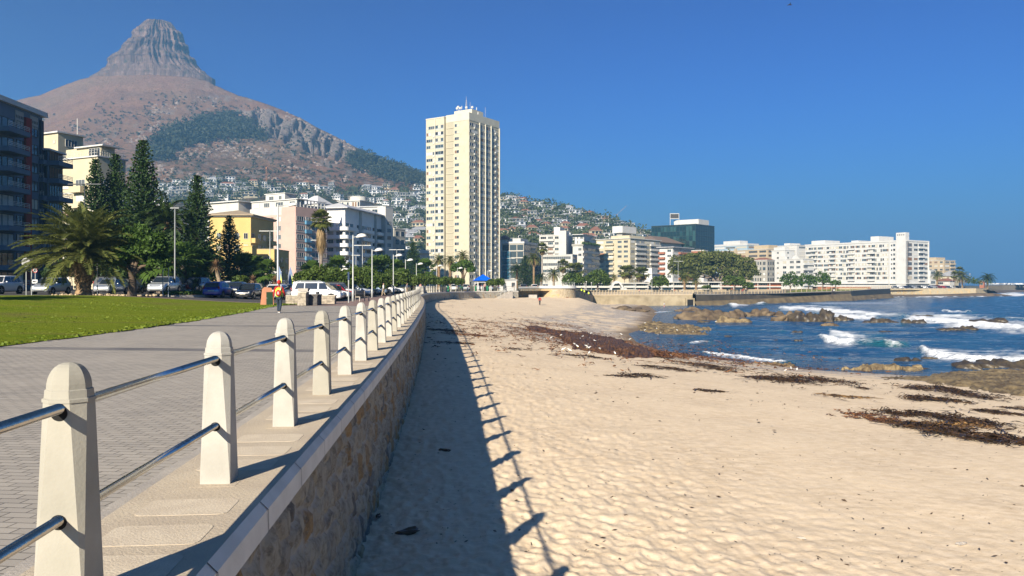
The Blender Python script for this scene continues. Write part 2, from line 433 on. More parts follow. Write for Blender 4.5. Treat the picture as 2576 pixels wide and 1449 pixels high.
# promenade, lawn, road, town ground ------------------------------------------------
def strip(name, pathL, pathR, z, mat, kind='structure', nx=1):
    V = np.zeros((len(pathL), nx + 1, 3))
    for i, (a, b) in enumerate(zip(pathL, pathR)):
        for k in range(nx + 1):
            p = a.lerp(b, k / nx); V[i, k] = (p.x, p.y, z if not callable(z) else z(p.x, p.y))
    o = grid_obj(name, V, mat, smooth=False); 
    if kind: o['kind'] = kind
    return o
inner = offset(WALL, -.95)
LAWN_EDGE = catmull([(-12.4, -12), (-12.7, 0), (-13, 12), (-13, 20.3), (-13.05, 26.4), (-13.7, 34.8), (-15.0, 45), (-16.7, 56), (-16.6, 62.3)], 1.0)
yy = [p.y for p in LAWN_EDGE]
def lawn_x(y): return float(np.interp(y, yy, [p.x for p in LAWN_EDGE]))
def prom_edge(y): return interp([57, 63, 70, 75, 91, 110, 128, 150, 170, 180], [-17.3, -17.3, -16.0, -15.4, -16.7, -17.6, -18.0, -18.0, -16, -12], y)
prom_l = [Vector((lawn_x(p.y) - .3 if p.y < 57 else min(prom_edge(p.y), p.x - 1.5), p.y)) for p in inner]
pr = strip('promenade', prom_l, offset(WALL, -.9), 0.0, PAVE)
V = np.zeros((340, 40, 3))
for i in range(340):
    y = lerp(-12, 62.5, i / 339)
    for k in range(40):
        x = lawn_x(y) + (.35 * (float(fbm(np.array(y * 1.7), np.array(3.), 8, 4)) - .5) if k == 0 else 0) - (k / 39) ** 1.4 * 75
        V[i, k] = (x, y, gz(x, y) + .02 + .05 * min(1, k / 2) + .05 * (vn(x * .2, y * .2) - .5))
lw = grid_obj('lawn', V, LAWN); lw['kind'] = 'structure'
# town ground: one sheet under everything inland, out past the mountain's foot
ys = np.concatenate([np.arange(-40, 200, 4), np.arange(200, 700, 12), [760, 900, 1200, 2000, 4000, 9000]])
us = np.concatenate([-np.geomspace(1.2, 9000, 40)[::-1], [0.0]])
V = np.zeros((len(ys), len(us), 3))
COAST = [(-40, -.5), (176, 1), (184, 7), (190, 16), (205, 18), (236, 24), (240, 54), (270, 88), (316, 136), (358, 153), (378, 181), (426, 203), (430, 255), (470, 290), (690, 410), (700, 600), (9000, 3000)]
for i, y in enumerate(ys):
    xr = float(wall_x(y)) - .4 if y < 176 else interp([c[0] for c in COAST], [c[1] for c in COAST], y) - .6
    for k, u in enumerate(us):
        x = xr + u; V[i, k] = (x, y, G(x, y) - .03)
gnd = grid_obj('ground', V, BASEG); gnd['kind'] = 'structure'
# road and car park
def sheet(name, pts, dz, mat, n=1):
    mb = MB(); vs = [(x, y, G(x, y) + dz) for x, y in pts]
    mb.add(vs, [tuple(range(len(vs)))]); o = mb.build(name, mat); o['kind'] = 'structure'; return o
V = np.zeros((40, 12, 3))
for i in range(40):
    y = lerp(63.3, 178, (i / 39) ** 1.2)
    for k in range(12):
        xr = prom_edge(y) + .2
        x = xr - (k / 11) ** 1.3 * lerp(90, 60, i / 39)
        V[i, k] = (x, y, gz(x, y) + .012)
rd = grid_obj('car_park_road', V, ASPH); rd['kind'] = 'structure'
# red footpath along the far lawn edge
V = np.zeros((2, 30, 3))
for k in range(30):
    x = lerp(-18.2, -95, k / 29)
    for i, y in enumerate((62.4, 64.6)): V[i, k] = (x, y, gz(x, y) + .055)
fp = grid_obj('footpath', V, M('red_footpath', (.20, .13, .10), .9, (.16, .11, .09), 2, .3, 40), flip=True); fp['kind'] = 'structure'

# ---------------------------------------------------------------- sea wall and balustrade
sw = thing('seawall', (0, 0, 0), 'long curved rubble stone sea wall with pale concrete coping along the beach', 'wall')
def sweep(name, prof, mat, parent, path=WALL, uv=False, joints=None):
    lines = [offset(path, o) for o, z in prof]
    mb = MB(); n = len(path); m = len(prof)
    vs = []; s = 0; ss = []
    for i in range(n):
        if i: s += (path[i] - path[i - 1]).length
        ss.append(s)
        for j in range(m): vs.append((lines[j][i].x, lines[j][i].y, prof[j][1]))
    fs = [(i * m + j, i * m + j + 1, (i + 1) * m + j + 1, (i + 1) * m + j) for i in range(n - 1) for j in range(m - 1)]
    mb.add(vs, fs)
    me = mb.mesh(name, mat)
    if uv:
        ul = me.uv_layers.new(name='UVMap'); acc = [0]
        for a, b in zip(prof, prof[1:]): acc.append(acc[-1] + math.hypot(b[0] - a[0], b[1] - a[1]))
        for l in me.loops:
            i, j = divmod(l.vertex_index, m); ul.data[l.index].uv = (ss[i], acc[j])
    return put(bpy.data.objects.new(name, me), parent)
sweep('coping_slab', [(-.95, -.02), (-.95, .035), (-.005, .035)], SLABC, sw)
sweep('kerb', [(-1.08, -.02), (-1.08, .012), (-.955, .012)], GREYC, sw)
cop = sweep('coping', [(-.005, .035), (.05, -.02), (.056, -.175), (.0, -.178)], M('coping_concrete', (.68, .64, .57), .9, (.58, .545, .48), 2.5, .3, 50), sw)
# rubble face with real bulging stones
npth = [p for p in WALL]
def m_rubble():
    m, nt, b = nodes_of('rubble_masonry'); p = N(nt, 'ShaderNodeNewGeometry').outputs['Position']; rid = attr(nt, 'stone')
    c = mixc(nt, rid, (.36, .325, .265), (.50, .44, .33)); c = mixc(nt, mrange(nt, rid, .78, .86), c, (.40, .26, .125)); c = mixc(nt, mrange(nt, rid, .14, .08), c, (.20, .19, .175))
    c = mixc(nt, mrange(nt, noise_out(nt, p, 7, 6, .75), .46, .64, 0, .8), c, (.14, .12, .095))
    c = mixc(nt, mrange(nt, noise_out(nt, p, 38, 4, .8), .54, .66, 0, .7), c, (.50, .46, .38))
    c = mixc(nt, attr(nt, 'mortar'), c, (.45, .44, .41))
    L(nt, c, b.inputs['Base Color']); b.inputs['Roughness'].default_value = .95; b.inputs['Specular IOR Level'].default_value = .1
    bumped(nt, b, noise_out(nt, p, 24, 6, .75), 1., .04); return m
def rubble(path, res, zres, far=False):
    pt = along(path, 0.001, res); sv = np.array([q[2] for q in pt]); zv = np.linspace(0, 2.9, zres); S_, Z_ = np.meshgrid(sv, zv, indexing='ij')
    w1 = .35 * (fbm(S_ * 2, Z_ * 2, 91, 3) - .5); w2 = .35 * (fbm(S_ * 2 + 9, Z_ * 2, 93, 3) - .5)
    gap, rid = stones((S_ + w1) * 2.5, (Z_ + w2) * 3.2, 17)
    mo = sstep(.17, .08, gap); bul = .055 * sstep(.02, .42, gap) + .045 * (fbm(S_ * 6, Z_ * 6, 95, 4) - .5) * (1 - mo) + .02 * rid
    tx = np.array([math.cos(q[1]) for q in pt]); ty = np.array([math.sin(q[1]) for q in pt]); px_ = np.array([q[0].x for q in pt]); py_ = np.array([q[0].y for q in pt])
    off = .05 * Z_ / 2.9 * 2.2 - .035 + bul
    return np.stack([px_[:, None] + ty[:, None] * off, py_[:, None] - tx[:, None] * off, -.2 - Z_], -1), {'stone': rid, 'mortar': mo * .75}
RUB = m_rubble(); cutn = [i for i, p in enumerate(WALL) if p.y > 46][0]
V, at = rubble(WALL[:cutn + 1], .035, 84); face = grid_obj('stone_face', V, RUB, at); face.parent = sw
V, at = rubble(WALL[cutn:], .16, 22); face = grid_obj('stone_face', V, RUB, at); face.parent = sw
JD = M('joint_dirt', (.10, .09, .08), .95)
for p, a, s in along(WALL, 1.0, 1.25):
    jm = MB()
    if p.y > 60: break
    T = Matrix.Translation((p.x, p.y, 0)) @ Matrix.Rotation(a - math.pi / 2, 4, 'Z')
    jm.add([(-.002, -.006, .0385), (-.002, .006, .0385), (.0575, .006, -.0215), (.0575, -.006, -.0215), (.0595, .006, -.175), (.0595, -.006, -.175)],
           [(0, 3, 2, 1), (3, 5, 4, 2)])
    q_ = jm.build('coping_joint', JD, sw); q_.matrix_local = T
# posts
def post_mesh():
    rings = []
    def ring(z, w, c): rings.append([(w, -(w - c), z), (w, w - c, z), (w - c, w, z), (-(w - c), w, z), (-w, w - c, z), (-w, -(w - c), z), (-(w - c), -w, z), (w - c, -w, z)])
    w0, w1 = .112, .098
    ring(0, w0, .003); ring(.05, w0, .003); ring(.35, lerp(w0, w1, .33), .018); ring(1.03, w1, w1 * .55)
    ring(1.032, w1 + .005, w1 * .58); ring(1.048, w1 + .005, w1 * .58); ring(1.052, w1 - .002, w1 * .57); ring(1.09, w1 - .004, w1 * .57); ring(1.094, w1 - .010, w1 * .53)
    for k in range(1, 8):
        a = k / 8 * math.pi / 2; ring(1.094 + .128 * math.sin(a), (w1 - .010) * math.cos(a) ** .8, (w1 - .010) * math.cos(a) ** .8 * .58)
    mb = MB(); vs = [p for r in rings for p in r]; n = len(rings); fs = []
    for i in range(n - 1):
        for k in range(8): fs.append((i * 8 + k, i * 8 + (k + 1) % 8, (i + 1) * 8 + (k + 1) % 8, (i + 1) * 8 + k))
    vs.append((0, 0, 1.224)); fs += [((n - 1) * 8 + k, (n - 1) * 8 + (k + 1) % 8, len(vs) - 1) for k in range(8)]
    mb.add(vs, fs); return mb.mesh('post', CONC)
POSTM = post_mesh(); POSTM2 = POSTM.copy(); POSTM2.materials[0] = WHITEC
def hole_mesh():
    mb = MB()
    mb.tube([(0, -.0015, 0), (0, .0015, 0)], .0365, 24)
    return mb.mesh('rail_socket', DARKHOLE)
HOLEM = hole_mesh()
plist = along(offset(WALL, -.475), 0, 2.5)
k0 = min(range(len(plist)), key=lambda i: abs(plist[i][0].y - 3.85))
shift = plist[k0][0].y - 3.83
plist = along(offset(WALL, -.475), (2.5 - shift) % 2.5, 2.5)
rl1 = thing('seafront_railing', (0, 0, 0), 'white concrete post railing with two steel pipes on the near sea wall', 'railing')
rl2 = thing('seafront_railing', (0, 0, 0), 'distant stretch of cream post railing beyond the bend of the sea wall', 'railing')
BENDY = 118; k1 = min(range(len(plist)), key=lambda i: abs(plist[i][0].y - 3.83))
for i, (p, a, s) in enumerate(plist):
    par = rl1 if p.y < BENDY else rl2
    o = inst('post', POSTM2 if (i - k1) % 3 else POSTM, par, (p.x, p.y, .035), a - math.pi / 2, (1.03, 1.03, .972))
    if p.y < 30:
        for z, w in ((.98, .0995), (.457, .1065)):
            for sy in (1, -1): inst('rail_socket', HOLEM, o, (.0, sy * (w + .001), z + .004))
    if i + 1 < len(plist):
        q = plist[i + 1][0]
        for h in (.98, .457):
            mb = MB(); mb.tube([(p.x, p.y, .035 + h), (q.x, q.y, .035 + h)], .025, 14 if p.y < 30 else 6)
            mb.build('rail', STEEL, par, smooth=True)
        if p.y < 40:
            for t in (.22, .45, .70):
                c = p.lerp(q, t); T = Matrix.Translation((c.x, c.y, .0355)) @ Matrix.Rotation(a - math.pi / 2, 4, 'Z')
                poly = []
                for qx, qy, aa in ((.24, .13, 0), (-.24, .13, 90), (-.24, -.13, 180), (.24, -.13, 270)):
                    for e in range(5):
                        g = rad(aa + e * 22.5); poly.append((qx + .07 * math.cos(g), qy + .07 * math.sin(g)))
                inl = MB(); inl.prism(poly, 0, .002); q_ = inl.build('inlay_panel', INLAY, sw); q_.matrix_local = T
            T = Matrix.Translation((p.x, p.y, .0355)) @ Matrix.Rotation(a - math.pi / 2, 4, 'Z')
            inl = MB(); inl.prism([(-.17, -.2), (.17, -.2), (.17, .2), (-.17, .2)], 0, .0012); q_ = inl.build('post_base', SLABC, sw); q_.matrix_local = T

# ---------------------------------------------------------------- beach
colp = np.concatenate([np.arange(-2200, 640, 120), np.arange(640, 2700, 4.0), np.arange(2700, 3200, 25), np.arange(3200, 9000, 200)])
rowp = np.concatenate([[735, 738, 740], np.arange(742, 800, 1.0), np.arange(800, 1000, 2.0), np.arange(1000, 1500, 3.0), np.arange(1500, 2000, 20), [2200, 2600, 3200, 4200, 6000, 9000]])
Hs = 3.9
Yg = Hs * F / (rowp - HY)
PXg, YG = np.meshgrid(colp, Yg)
XG = (PXg - CX) / F * YG
zz = sand_z(XG, YG)
dwall = XG - wall_x(YG)
near = 1 - sstep(30, 70, YG)
amp = (.031 * (1 - sstep(3, 10, dwall)) + .0035) * (.35 + .65 * near)
amp = amp * sstep(SEA + .1, SEA + .9, zz)
rx = XG * .92 + YG * .38; ry = -XG * .38 + YG * .92
wx_ = .5 * fbm(rx * 3, ry * 3, 61, 3); wy_ = .5 * fbm(rx * 3 + 7, ry * 3, 63, 3); c1 = cells(rx * 3.6 + wx_, ry * 2.4 + wy_, 3); c2 = cells(rx * 6 + 9 + wx_, ry * 4.2 + wy_, 8)
rdg = 1 - 2 * np.abs(fbm(rx * 4.4, ry * 3.0, 5, 5) - .5) * 1.6
zz = zz + amp * (.75 * sstep(.05, .7, c1) + .35 * sstep(.05, .6, c2) + .9 * rdg - 1.3) + amp * 1.1 * (fbm(rx * 9, ry * 7, 5, 3) - .5)
zz = zz + .020 * near * (fbm(rx * 6, ry * 4.5, 75, 4) - .5) + .10 * (fbm(XG * .25, YG * .25, 9, 3) - .5) * sstep(SEA - .2, SEA + 1, zz)
keep = (XG > wall_x(YG) - .6) | (YG > 176)
wet = sstep(SEA + .42, SEA + .05, zz + .35 * (fbm(XG * .35, YG * .35, 2) - .5))
dsh = dist_poly(XG, YG, WATERL)
shell = sstep(.52, .66, fbm(XG * .5 + YG * .9, YG * .25, 31, 4) + .22 * np.exp(-((dsh - 5) / 3.0) ** 2) + .14 * np.exp(-((dsh - 13) / 3.0) ** 2)) * sstep(18, 12, dsh)
sandobj = grid_obj('beach_sand', np.stack([XG, YG, zz], -1), SAND, {'wet': wet, 'shell': shell}, mask=(keep[:-1, :-1] | keep[1:, 1:]) & (YG[:-1, :-1] < 300), flip=True)
sandobj['kind'] = 'structure'

# ---------------------------------------------------------------- sea
colp = np.concatenate([np.arange(1420, 1600, 15), np.arange(1600, 2640, 4.0), np.arange(2640, 3200, 20), np.arange(3200, 14000, 300)])
rowp = np.concatenate([np.array([715.5, 716, 717, 720, 724, 728]), np.arange(730, 770, .6), np.arange(770, 965, 1.0), np.arange(965, 1100, 6), [1150, 1300, 1600, 2200, 4000]])
Hw = EYE - SEA
Yg = Hw * F / (rowp - HY)
PXg, YG = np.meshgrid(colp, Yg); PYg = np.meshgrid(colp, rowp)[1]
XG = (PXg - CX) / F * YG
foam = np.zeros_like(XG); hgt = np.zeros_like(XG); green = np.zeros_like(XG)
wob = (fbm(PXg / 14, PYg / 7, 4, 3) - .5)
# breaking waves: pixels only locate them on the water plane: points, thickness behind and in front, height, foam
WAVES = [
 ([(1955, 776), (1990, 777), (2060, 781), (2137, 787), (2200, 794), (2290, 796)], 9, 4, .55, [.5, .9, 1, 1, .85, .3]),
 ([(2045, 785), (2110, 795), (2180, 801), (2215, 799)], 7, 4, .5, [.3, 1, 1, .3]),
 ([(2265, 812), (2300, 806), (2350, 808), (2417, 814), (2500, 824), (2640, 832)], 15, 6, .75, [.4, 1, 1.1, 1.1, 1.1, 1]),
 ([(2056, 846), (2085, 858), (2130, 865), (2165, 861), (2250, 867), (2290, 868)], 11, 4, .75, [.7, 1, 1, .5, .0, 0]),
 ([(2218, 864), (2245, 868), (2285, 871)], 3, 2, .3, [.4, .8, .2]),
 ([(2310, 884), (2345, 894), (2400, 903), (2480, 910), (2640, 914)], 15, 6, .75, [.7, 1, 1.1, 1.1, 1]),
 ([(1728, 869), (1748, 862), (1775, 859), (1800, 862)], 4, 2.5, .25, [.5, 1, .7, .1]),
 ([(1762, 885), (1792, 890), (1860, 898), (1950, 911), (2000, 914)], 4, 3, .28, [.6, .9, 1, .9, .2]),
 ([(1830, 768), (1850, 766), (1890, 764), (1935, 763)], 8, 3, .8, [.5, 1.2, 1, .4]),
 ([(2500, 745), (2530, 742), (2560, 742), (2640, 744)], 6, 2, .8, [.4, 1, 1.1, .9]),
 ([(2148, 752), (2190, 751), (2240, 748), (2300, 747), (2400, 746), (2500, 744)], 1.6, 1.0, .2, [.5, .8, .5, .9, .8, .6]),
 ([(2365, 783), (2410, 784), (2460, 786)], 2.5, 1.5, .3, [.8, .9, .3]),
 ([(2300, 793), (2420, 796), (2560, 801), (2640, 801)], 3, 2, .2, [.5, .6, .5, .4]),
 ([(1640, 788), (1660, 784), (1700, 783)], 2, 1.5, .12, [.7, .8, .3]),
 ([(2080, 830), (2105, 838), (2150, 846), (2230, 853)], 6, 8, .06, [.8, .85, .8, .4]),
 ([(1905, 829), (1935, 832), (1980, 834)], 3, 2, .1, [.5, .6, .3]),
]
for pts, tb, tf, h, fw in WAVES:
    xs = [p[0] for p in pts]; yl = np.interp(PXg, xs, [p[1] for p in pts]) + wob * 6
    w_ = np.interp(PXg, xs, fw, left=0, right=0); e = sstep(xs[0] - 6, xs[0] + 10, PXg) * sstep(xs[-1] + 6, xs[-1] - 14, PXg)
    d = PYg - yl; g = np.where(d < 0, np.exp(-(d / (tb * .75)) ** 2), np.exp(-(d / (tf * .6)) ** 2))
    rag = fbm(PXg / 16, PYg / 3, 21, 4); foam = np.maximum(foam, g * w_ * e * (.55 + .8 * rag))
    foam = np.maximum(foam, .62 * w_ * e * np.where(d < 0, np.exp(-(d / (tb * 1.9)) ** 2), np.exp(-(d / (tf * 2.2)) ** 2)) * (.35 + 1.1 * fbm(PXg / 30, PYg / 2.2, 23, 4)))
    hgt += .62 * h * e * np.where(d < 0, np.exp(-(d / (tb * .5)) ** 2), np.exp(-(d / (tf * .5)) ** 2)) * (.55 + .9 * fbm(PXg / 24, PYg * 0 + xs[0], 6, 4))
    green = np.maximum(green, (1 - np.clip(w_, 0, 1)) * e * np.exp(-((d - tf * .1) / (tf * 1.4)) ** 2))
XG = np.minimum(XG, 9300); off = sstep(SEA + .0, SEA - 1.2, sand_z(XG, YG))
sw_ = .16 * np.sin(YG * .42 + XG * .13 + 2.5 * fbm(XG * .03, YG * .03, 3)) + .22 * (fbm(XG * .16, YG * .34, 12, 4) - .5) + .10 * (fbm(XG * .7, YG * 1.3, 14, 3) - .5)
zz = SEA + sw_ * off * sstep(2000, 200, YG) + hgt
foam = np.clip(foam + .28 * off * sstep(.62, .8, fbm(XG * .10, YG * .30, 33, 5)), 0, 1.3)
# pale foam sheet on the water below the white block, floating kelp lines
foam = np.maximum(foam, .42 * sstep(1980, 2060, PXg) * sstep(2340, 2230, PXg) * np.exp(-((PYg - 763) / 6.5) ** 2))
kelp = np.maximum.reduce([np.exp(-((PYg - 771) / 3.5) ** 2) * sstep(1960, 2000, PXg) * sstep(2420, 2380, PXg), .8 * np.exp(-((PYg - 760) / 3.) ** 2) * sstep(2240, 2300, PXg), .8 * np.exp(-((PYg - 795) / 5.) ** 2) * sstep(2380, 2430, PXg)])
sea = grid_obj('sea_water', np.stack([XG, YG, zz], -1), WATERM, {'foam': foam, 'green': green, 'kelp': kelp}, flip=True); sea['kind'] = 'structure'
sb = MB(); sb.add([(-300, -60, -8.6), (9000, -60, -8.6), (9000, 9000, -8.6), (-300, 9000, -8.6)], [(0, 1, 2, 3)])
sbo = sb.build('seabed', SAND); sbo['kind'] = 'structure'
# ================================================================ mountain and hill slopes
RIDGE = [(-900, 470), (-500, 380), (-200, 310), (0, 262), (67, 247), (100, 240), (150, 222), (200, 203), (240, 193), (300, 188), (400, 187), (480, 192), (523, 202), (540, 212), (600, 238), (650, 255), (700, 273), (750, 295), (800, 325), (850, 348),
         (900, 375), (940, 396), (980, 410), (1000, 420), (1030, 437), (1075, 457), (1150, 478), (1261, 499), (1287, 497), (1334, 512), (1370, 519), (1402, 522), (1469, 540), (1521, 552), (1581, 575), (1620, 590), (1700, 625), (1800, 665), (1950, 705), (2100, 712)]
RY = [(-900, 2300), (0, 2050), (520, 1960), (600, 1880), (800, 1680), (1000, 1480), (1075, 1340), (1150, 1200), (1261, 1040), (1600, 880), (1800, 820), (2100, 800)]
FOOT = [(-900, 440), (900, 430), (1261, 430), (1500, 470), (2100, 560)]
rxs = [a for a, b in RIDGE]
cols = np.concatenate([np.arange(-900, 0, 30), np.arange(0, 1700, 4.0), np.arange(1700, 2110, 25)])
ts = np.concatenate([np.linspace(0, 1, 150), np.linspace(1.02, 1.5, 12)])
PXg, TG = np.meshgrid(cols, ts)
ry = np.interp(PXg, rxs, [b for a, b in RIDGE]); yr = np.interp(PXg, [a for a, b in RY], [b for a, b in RY]); y0 = np.interp(PXg, [a for a, b in FOOT], [b for a, b in FOOT])
zr = EYE - (ry - HY) / F * yr
YG = y0 + (yr - y0) * TG; XG = (PXg - CX) / F * YG
pw = np.interp(PXg, [-900, 900, 1261, 1600], [1.6, 1.55, 1.25, 1.15])
zb = 2.0
prof = np.where(TG <= 1, np.clip(TG, 0, 1) ** pw, 1 - 1.1 * (TG - 1) - 1.5 * (TG - 1) ** 2)
ZG = zb + (zr - zb) * prof
PYG = HY - (ZG - EYE) * F / YG
bump = 26 * (fbm(XG / 170, YG / 170, 41, 5) - .5) + 9 * (fbm(XG / 40, YG / 40, 44, 4) - .5)
def zone(px, py, pts): return in_poly(px, py, pts)
slabs = [(600, 285), (660, 268), (760, 305), (860, 350), (1000, 425), (1010, 450), (920, 425), (840, 410), (760, 385), (690, 355), (620, 325)]
def soft(px, py, poly, r):
    d = dist_poly(px, py, poly + [poly[0]]); i = in_poly(px, py, poly)
    return np.where(i, sstep(0, r, d), 0)
rock = soft(PXg, PYG, slabs, 14)
lump = np.abs(fbm(PXg / 26 + PYG / 60, PYG / 70 - PXg / 90, 51, 4) - .5) * 2
bump = bump + rock * (22 * (1 - sstep(0, .3, lump)) * -1 + 8)
ZG = ZG + bump * sstep(0, .25, TG) * sstep(1.5, .98, TG) * (1 - .65 * sstep(.93, 1.0, TG) * (TG < 1.3))
ocr = sstep(.60, .70, fbm(PXg / 18, PYG / 12, 61, 4)) * sstep(-60, 40, PYG - np.interp(PXg, [0, 300, 600, 1000], [420, 330, 200, 380]))
rockm = np.clip(rock * .95 + ocr * .8, 0, 1)
forest_a = [(380, 398), (400, 360), (450, 335), (520, 305), (575, 292), (620, 318), (655, 345), (660, 352), (560, 352), (480, 362), (420, 395), (395, 412)]
forest_b = [(880, 400), (915, 392), (960, 415), (1010, 425), (1080, 440), (1080, 472), (1000, 462), (940, 440), (890, 425)]
forest = np.maximum(soft(PXg, PYG, forest_a, 6), soft(PXg, PYG, forest_b, 6))
town = sstep(0, 1, (PYG - np.interp(PXg, [0, 400, 1000, 1261, 1300, 1700], [462, 462, 478, 490, 480, 540])) / 16)
scrub = np.clip(sstep(330, 470, PYG) * .8 + .25, 0, 1)
def m_mountain():
    m, nt, b = nodes_of('mountain_slope'); p = N(nt, 'ShaderNodeNewGeometry').outputs['Position']
    c = mixc(nt, mrange(nt, noise_out(nt, p, .012, 6, .65), .35, .65), (.205, .112, .072), (.28, .158, .095))
    c = mixc(nt, mrange(nt, noise_out(nt, p, .004, 4), .4, .6, 0, .6), c, (.20, .14, .09))
    sc_ = noise_out(nt, p, .085, 6, .72)
    f = N(nt, 'ShaderNodeMath', operation='MULTIPLY'); L(nt, mrange(nt, sc_, .5, .58), f.inputs[0]); L(nt, attr(nt, 'scrub'), f.inputs[1])
    c = mixc(nt, f.outputs[0], c, (.045, .055, .025))
    rk = mixc(nt, mrange(nt, noise_out(nt, scaled(nt, p, (1, 1, .35)), .05, 6, .7), .35, .65), (.27, .225, .19), (.17, .14, .125))
    c = mixc(nt, attr(nt, 'rock'), c, rk)
    c = mixc(nt, attr(nt, 'town'), c, mixc(nt, mrange(nt, noise_out(nt, p, .06, 5, .7), .42, .58), (.04, .06, .02), (.15, .11, .07)))
    L(nt, c, b.inputs['Base Color']); b.inputs['Roughness'].default_value = .95; b.inputs['Specular IOR Level'].default_value = .05
    bumped(nt, b, noise_out(nt, p, .10, 6, .7), 1., 7)
    return m
mt = grid_obj('mountain_slope', np.stack([XG, YG, ZG], -1), m_mountain(), {'rock': rockm, 'scrub': scrub, 'town': town}); mt['kind'] = 'structure'
HILL = (cols, ts, XG, YG, ZG)
def hill_at(px, py):
    """first point of the slope met when looking along pixel (px, py)"""
    j = int(np.clip(np.searchsorted(cols, px), 0, len(cols) - 1))
    yc = YG[:150, j]; pyc = HY - (ZG[:150, j] - EYE) * F / yc
    i = np.argmax(pyc <= py)
    if pyc[i] > py: i = 149
    return Vector((X(px, yc[i]), yc[i], ZG[i, j]))
# summit crag: stacked rock rings with ledges and gullies
SIL = [(51.5, 392, 405), (53, 385, 410), (57, 368, 427), (63, 360, 435), (70, 352, 441), (85, 342, 454), (103, 332, 465), (120, 318, 470), (135, 302, 473), (145, 289, 483), (155, 277, 489), (165, 274, 496), (175, 268, 506), (187, 255, 518), (200, 228, 541), (215, 180, 575)]
def m_crag():
    m, nt, b = nodes_of('crag_rock'); p = N(nt, 'ShaderNodeNewGeometry').outputs['Position']
    st = noise_out(nt, scaled(nt, p, (.18, .18, 1)), .11, 5, .6)
    vert = noise_out(nt, scaled(nt, p, (1, 1, .12)), .09, 5, .7)
    c = mixc(nt, mrange(nt, vert, .35, .65), (.25, .17, .135), (.075, .05, .042))
    c = mixc(nt, mrange(nt, st, .46, .6, 0, .75), c, (.115, .078, .056))
    c = mixc(nt, mrange(nt, noise_out(nt, p, .05, 5, .7), .56, .68), c, (.055, .055, .035))
    L(nt, c, b.inputs['Base Color']); b.inputs['Roughness'].default_value = .95; b.inputs['Specular IOR Level'].default_value = .05
    bumped(nt, b, vert, 1., 9)
    return m
YC = 2065.0
rows = np.concatenate([np.linspace(51.6, 58, 10), np.linspace(59, 199, 130), [240, 290]])
nA = 260
V = np.zeros((len(rows), nA + 1, 3))
ang = np.linspace(0, 2 * math.pi, nA + 1)
for i, py in enumerate(rows):
    l = interp([s[0] for s in SIL], [s[1] for s in SIL], min(py, 199)); r = interp([s[0] for s in SIL], [s[2] for s in SIL], min(py, 199))
    cx = X((l + r) / 2, YC); hw = (r - l) / 2 / F * YC; z = Z(py, YC)
    st = np.interp((z % 34) / 34, [0, .28, .34, .9, 1], [.5, .62, -.55, -.2, .5]) * 5.5
    a = np.where(ang == ang[-1], 0, ang)
    u = np.cos(a); v = np.sin(a)
    g = np.abs(fbm(u * 9 + 20, v * 9 + z / 140 + 20, 71, 4) - .5) * 2
    g2 = fbm(u * 26 + 60, v * 26 + z / 60 + 60, 73, 3) - .5
    steep = 1 - sstep(170, 200, py)
    rr = 1 + (steep * (-13 * (1 - sstep(0, .30, g)) + 10 * g2 + st) + .0) / max(hw, 12)
    rr = 1 + (rr - 1) * min(1, hw / 40)
    V[i, :, 0] = cx + u * hw * rr; V[i, :, 1] = YC + v * min(hw * .92, 62 + .12 * hw) * rr; V[i, :, 2] = z + 2.5 * (fbm(u * 12 + 5, v * 12 + z / 30, 77, 3) - .5) * sstep(52, 62, py)
pk = grid_obj('mountain_peak', V, m_crag(), smooth=False); pk['kind'] = 'structure'
top = MB()
# ================================================================ buildings
def glass(name, col, rough=.08, spec=.6):
    if name in MATS: return MATS[name]
    m, nt, b = nodes_of(name); b.inputs['Base Color'].default_value = (*col, 1)
    b.inputs['Roughness'].default_value = rough; b.inputs['Specular IOR Level'].default_value = spec
    MATS[name] = m; return m
GL = [glass('dark_glass', (.025, .03, .035)), glass('blue_glass', (.05, .075, .09)), glass('grey_glass', (.09, .10, .105), .15)]
CURT = [M('pale_curtain', (.52, .48, .38), .8), M('brown_blind', (.20, .11, .06), .8), M('white_blind', (.62, .60, .55), .8)]
FRW = M('white_frame', (.50, .49, .46), .6); FRD = M('dark_frame', (.06, .055, .05), .6); FRB = M('brown_frame', (.22, .13, .08), .7)
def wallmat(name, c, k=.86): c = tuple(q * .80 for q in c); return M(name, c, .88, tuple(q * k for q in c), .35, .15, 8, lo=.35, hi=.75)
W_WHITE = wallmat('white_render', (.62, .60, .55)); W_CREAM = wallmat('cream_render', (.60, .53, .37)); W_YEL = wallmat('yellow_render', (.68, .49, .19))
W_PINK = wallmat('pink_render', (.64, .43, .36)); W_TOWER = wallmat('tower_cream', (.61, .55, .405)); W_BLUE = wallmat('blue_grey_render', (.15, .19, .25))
W_RED = wallmat('red_render', (.30, .03, .02)); W_NAVY = wallmat('navy_render', (.05, .06, .09)); W_BEIGE = wallmat('beige_render', (.56, .45, .30))
W_GREY = wallmat('grey_render', (.42, .40, .35)); W_BRICK = M('brick_red', (.33, .13, .07), .9, (.25, .10, .06), 2.5, .2, 30); W_BRIGHT = wallmat('bright_white_render', (.68, .67, .64))
R_GREY = M('grey_roof', (.36, .36, .37), .6, (.28, .28, .29), .8); R_RED = M('clay_tile_roof', (.27, .12, .08), .8, (.19, .09, .06), 1.2, .3, 14)
R_BROWN = M('brown_roof', (.23, .16, .12), .8, (.17, .12, .09), .5, .3, 6); R_WHITE = M('white_roof', (.50, .50, .51), .6)
WCACHE = {}
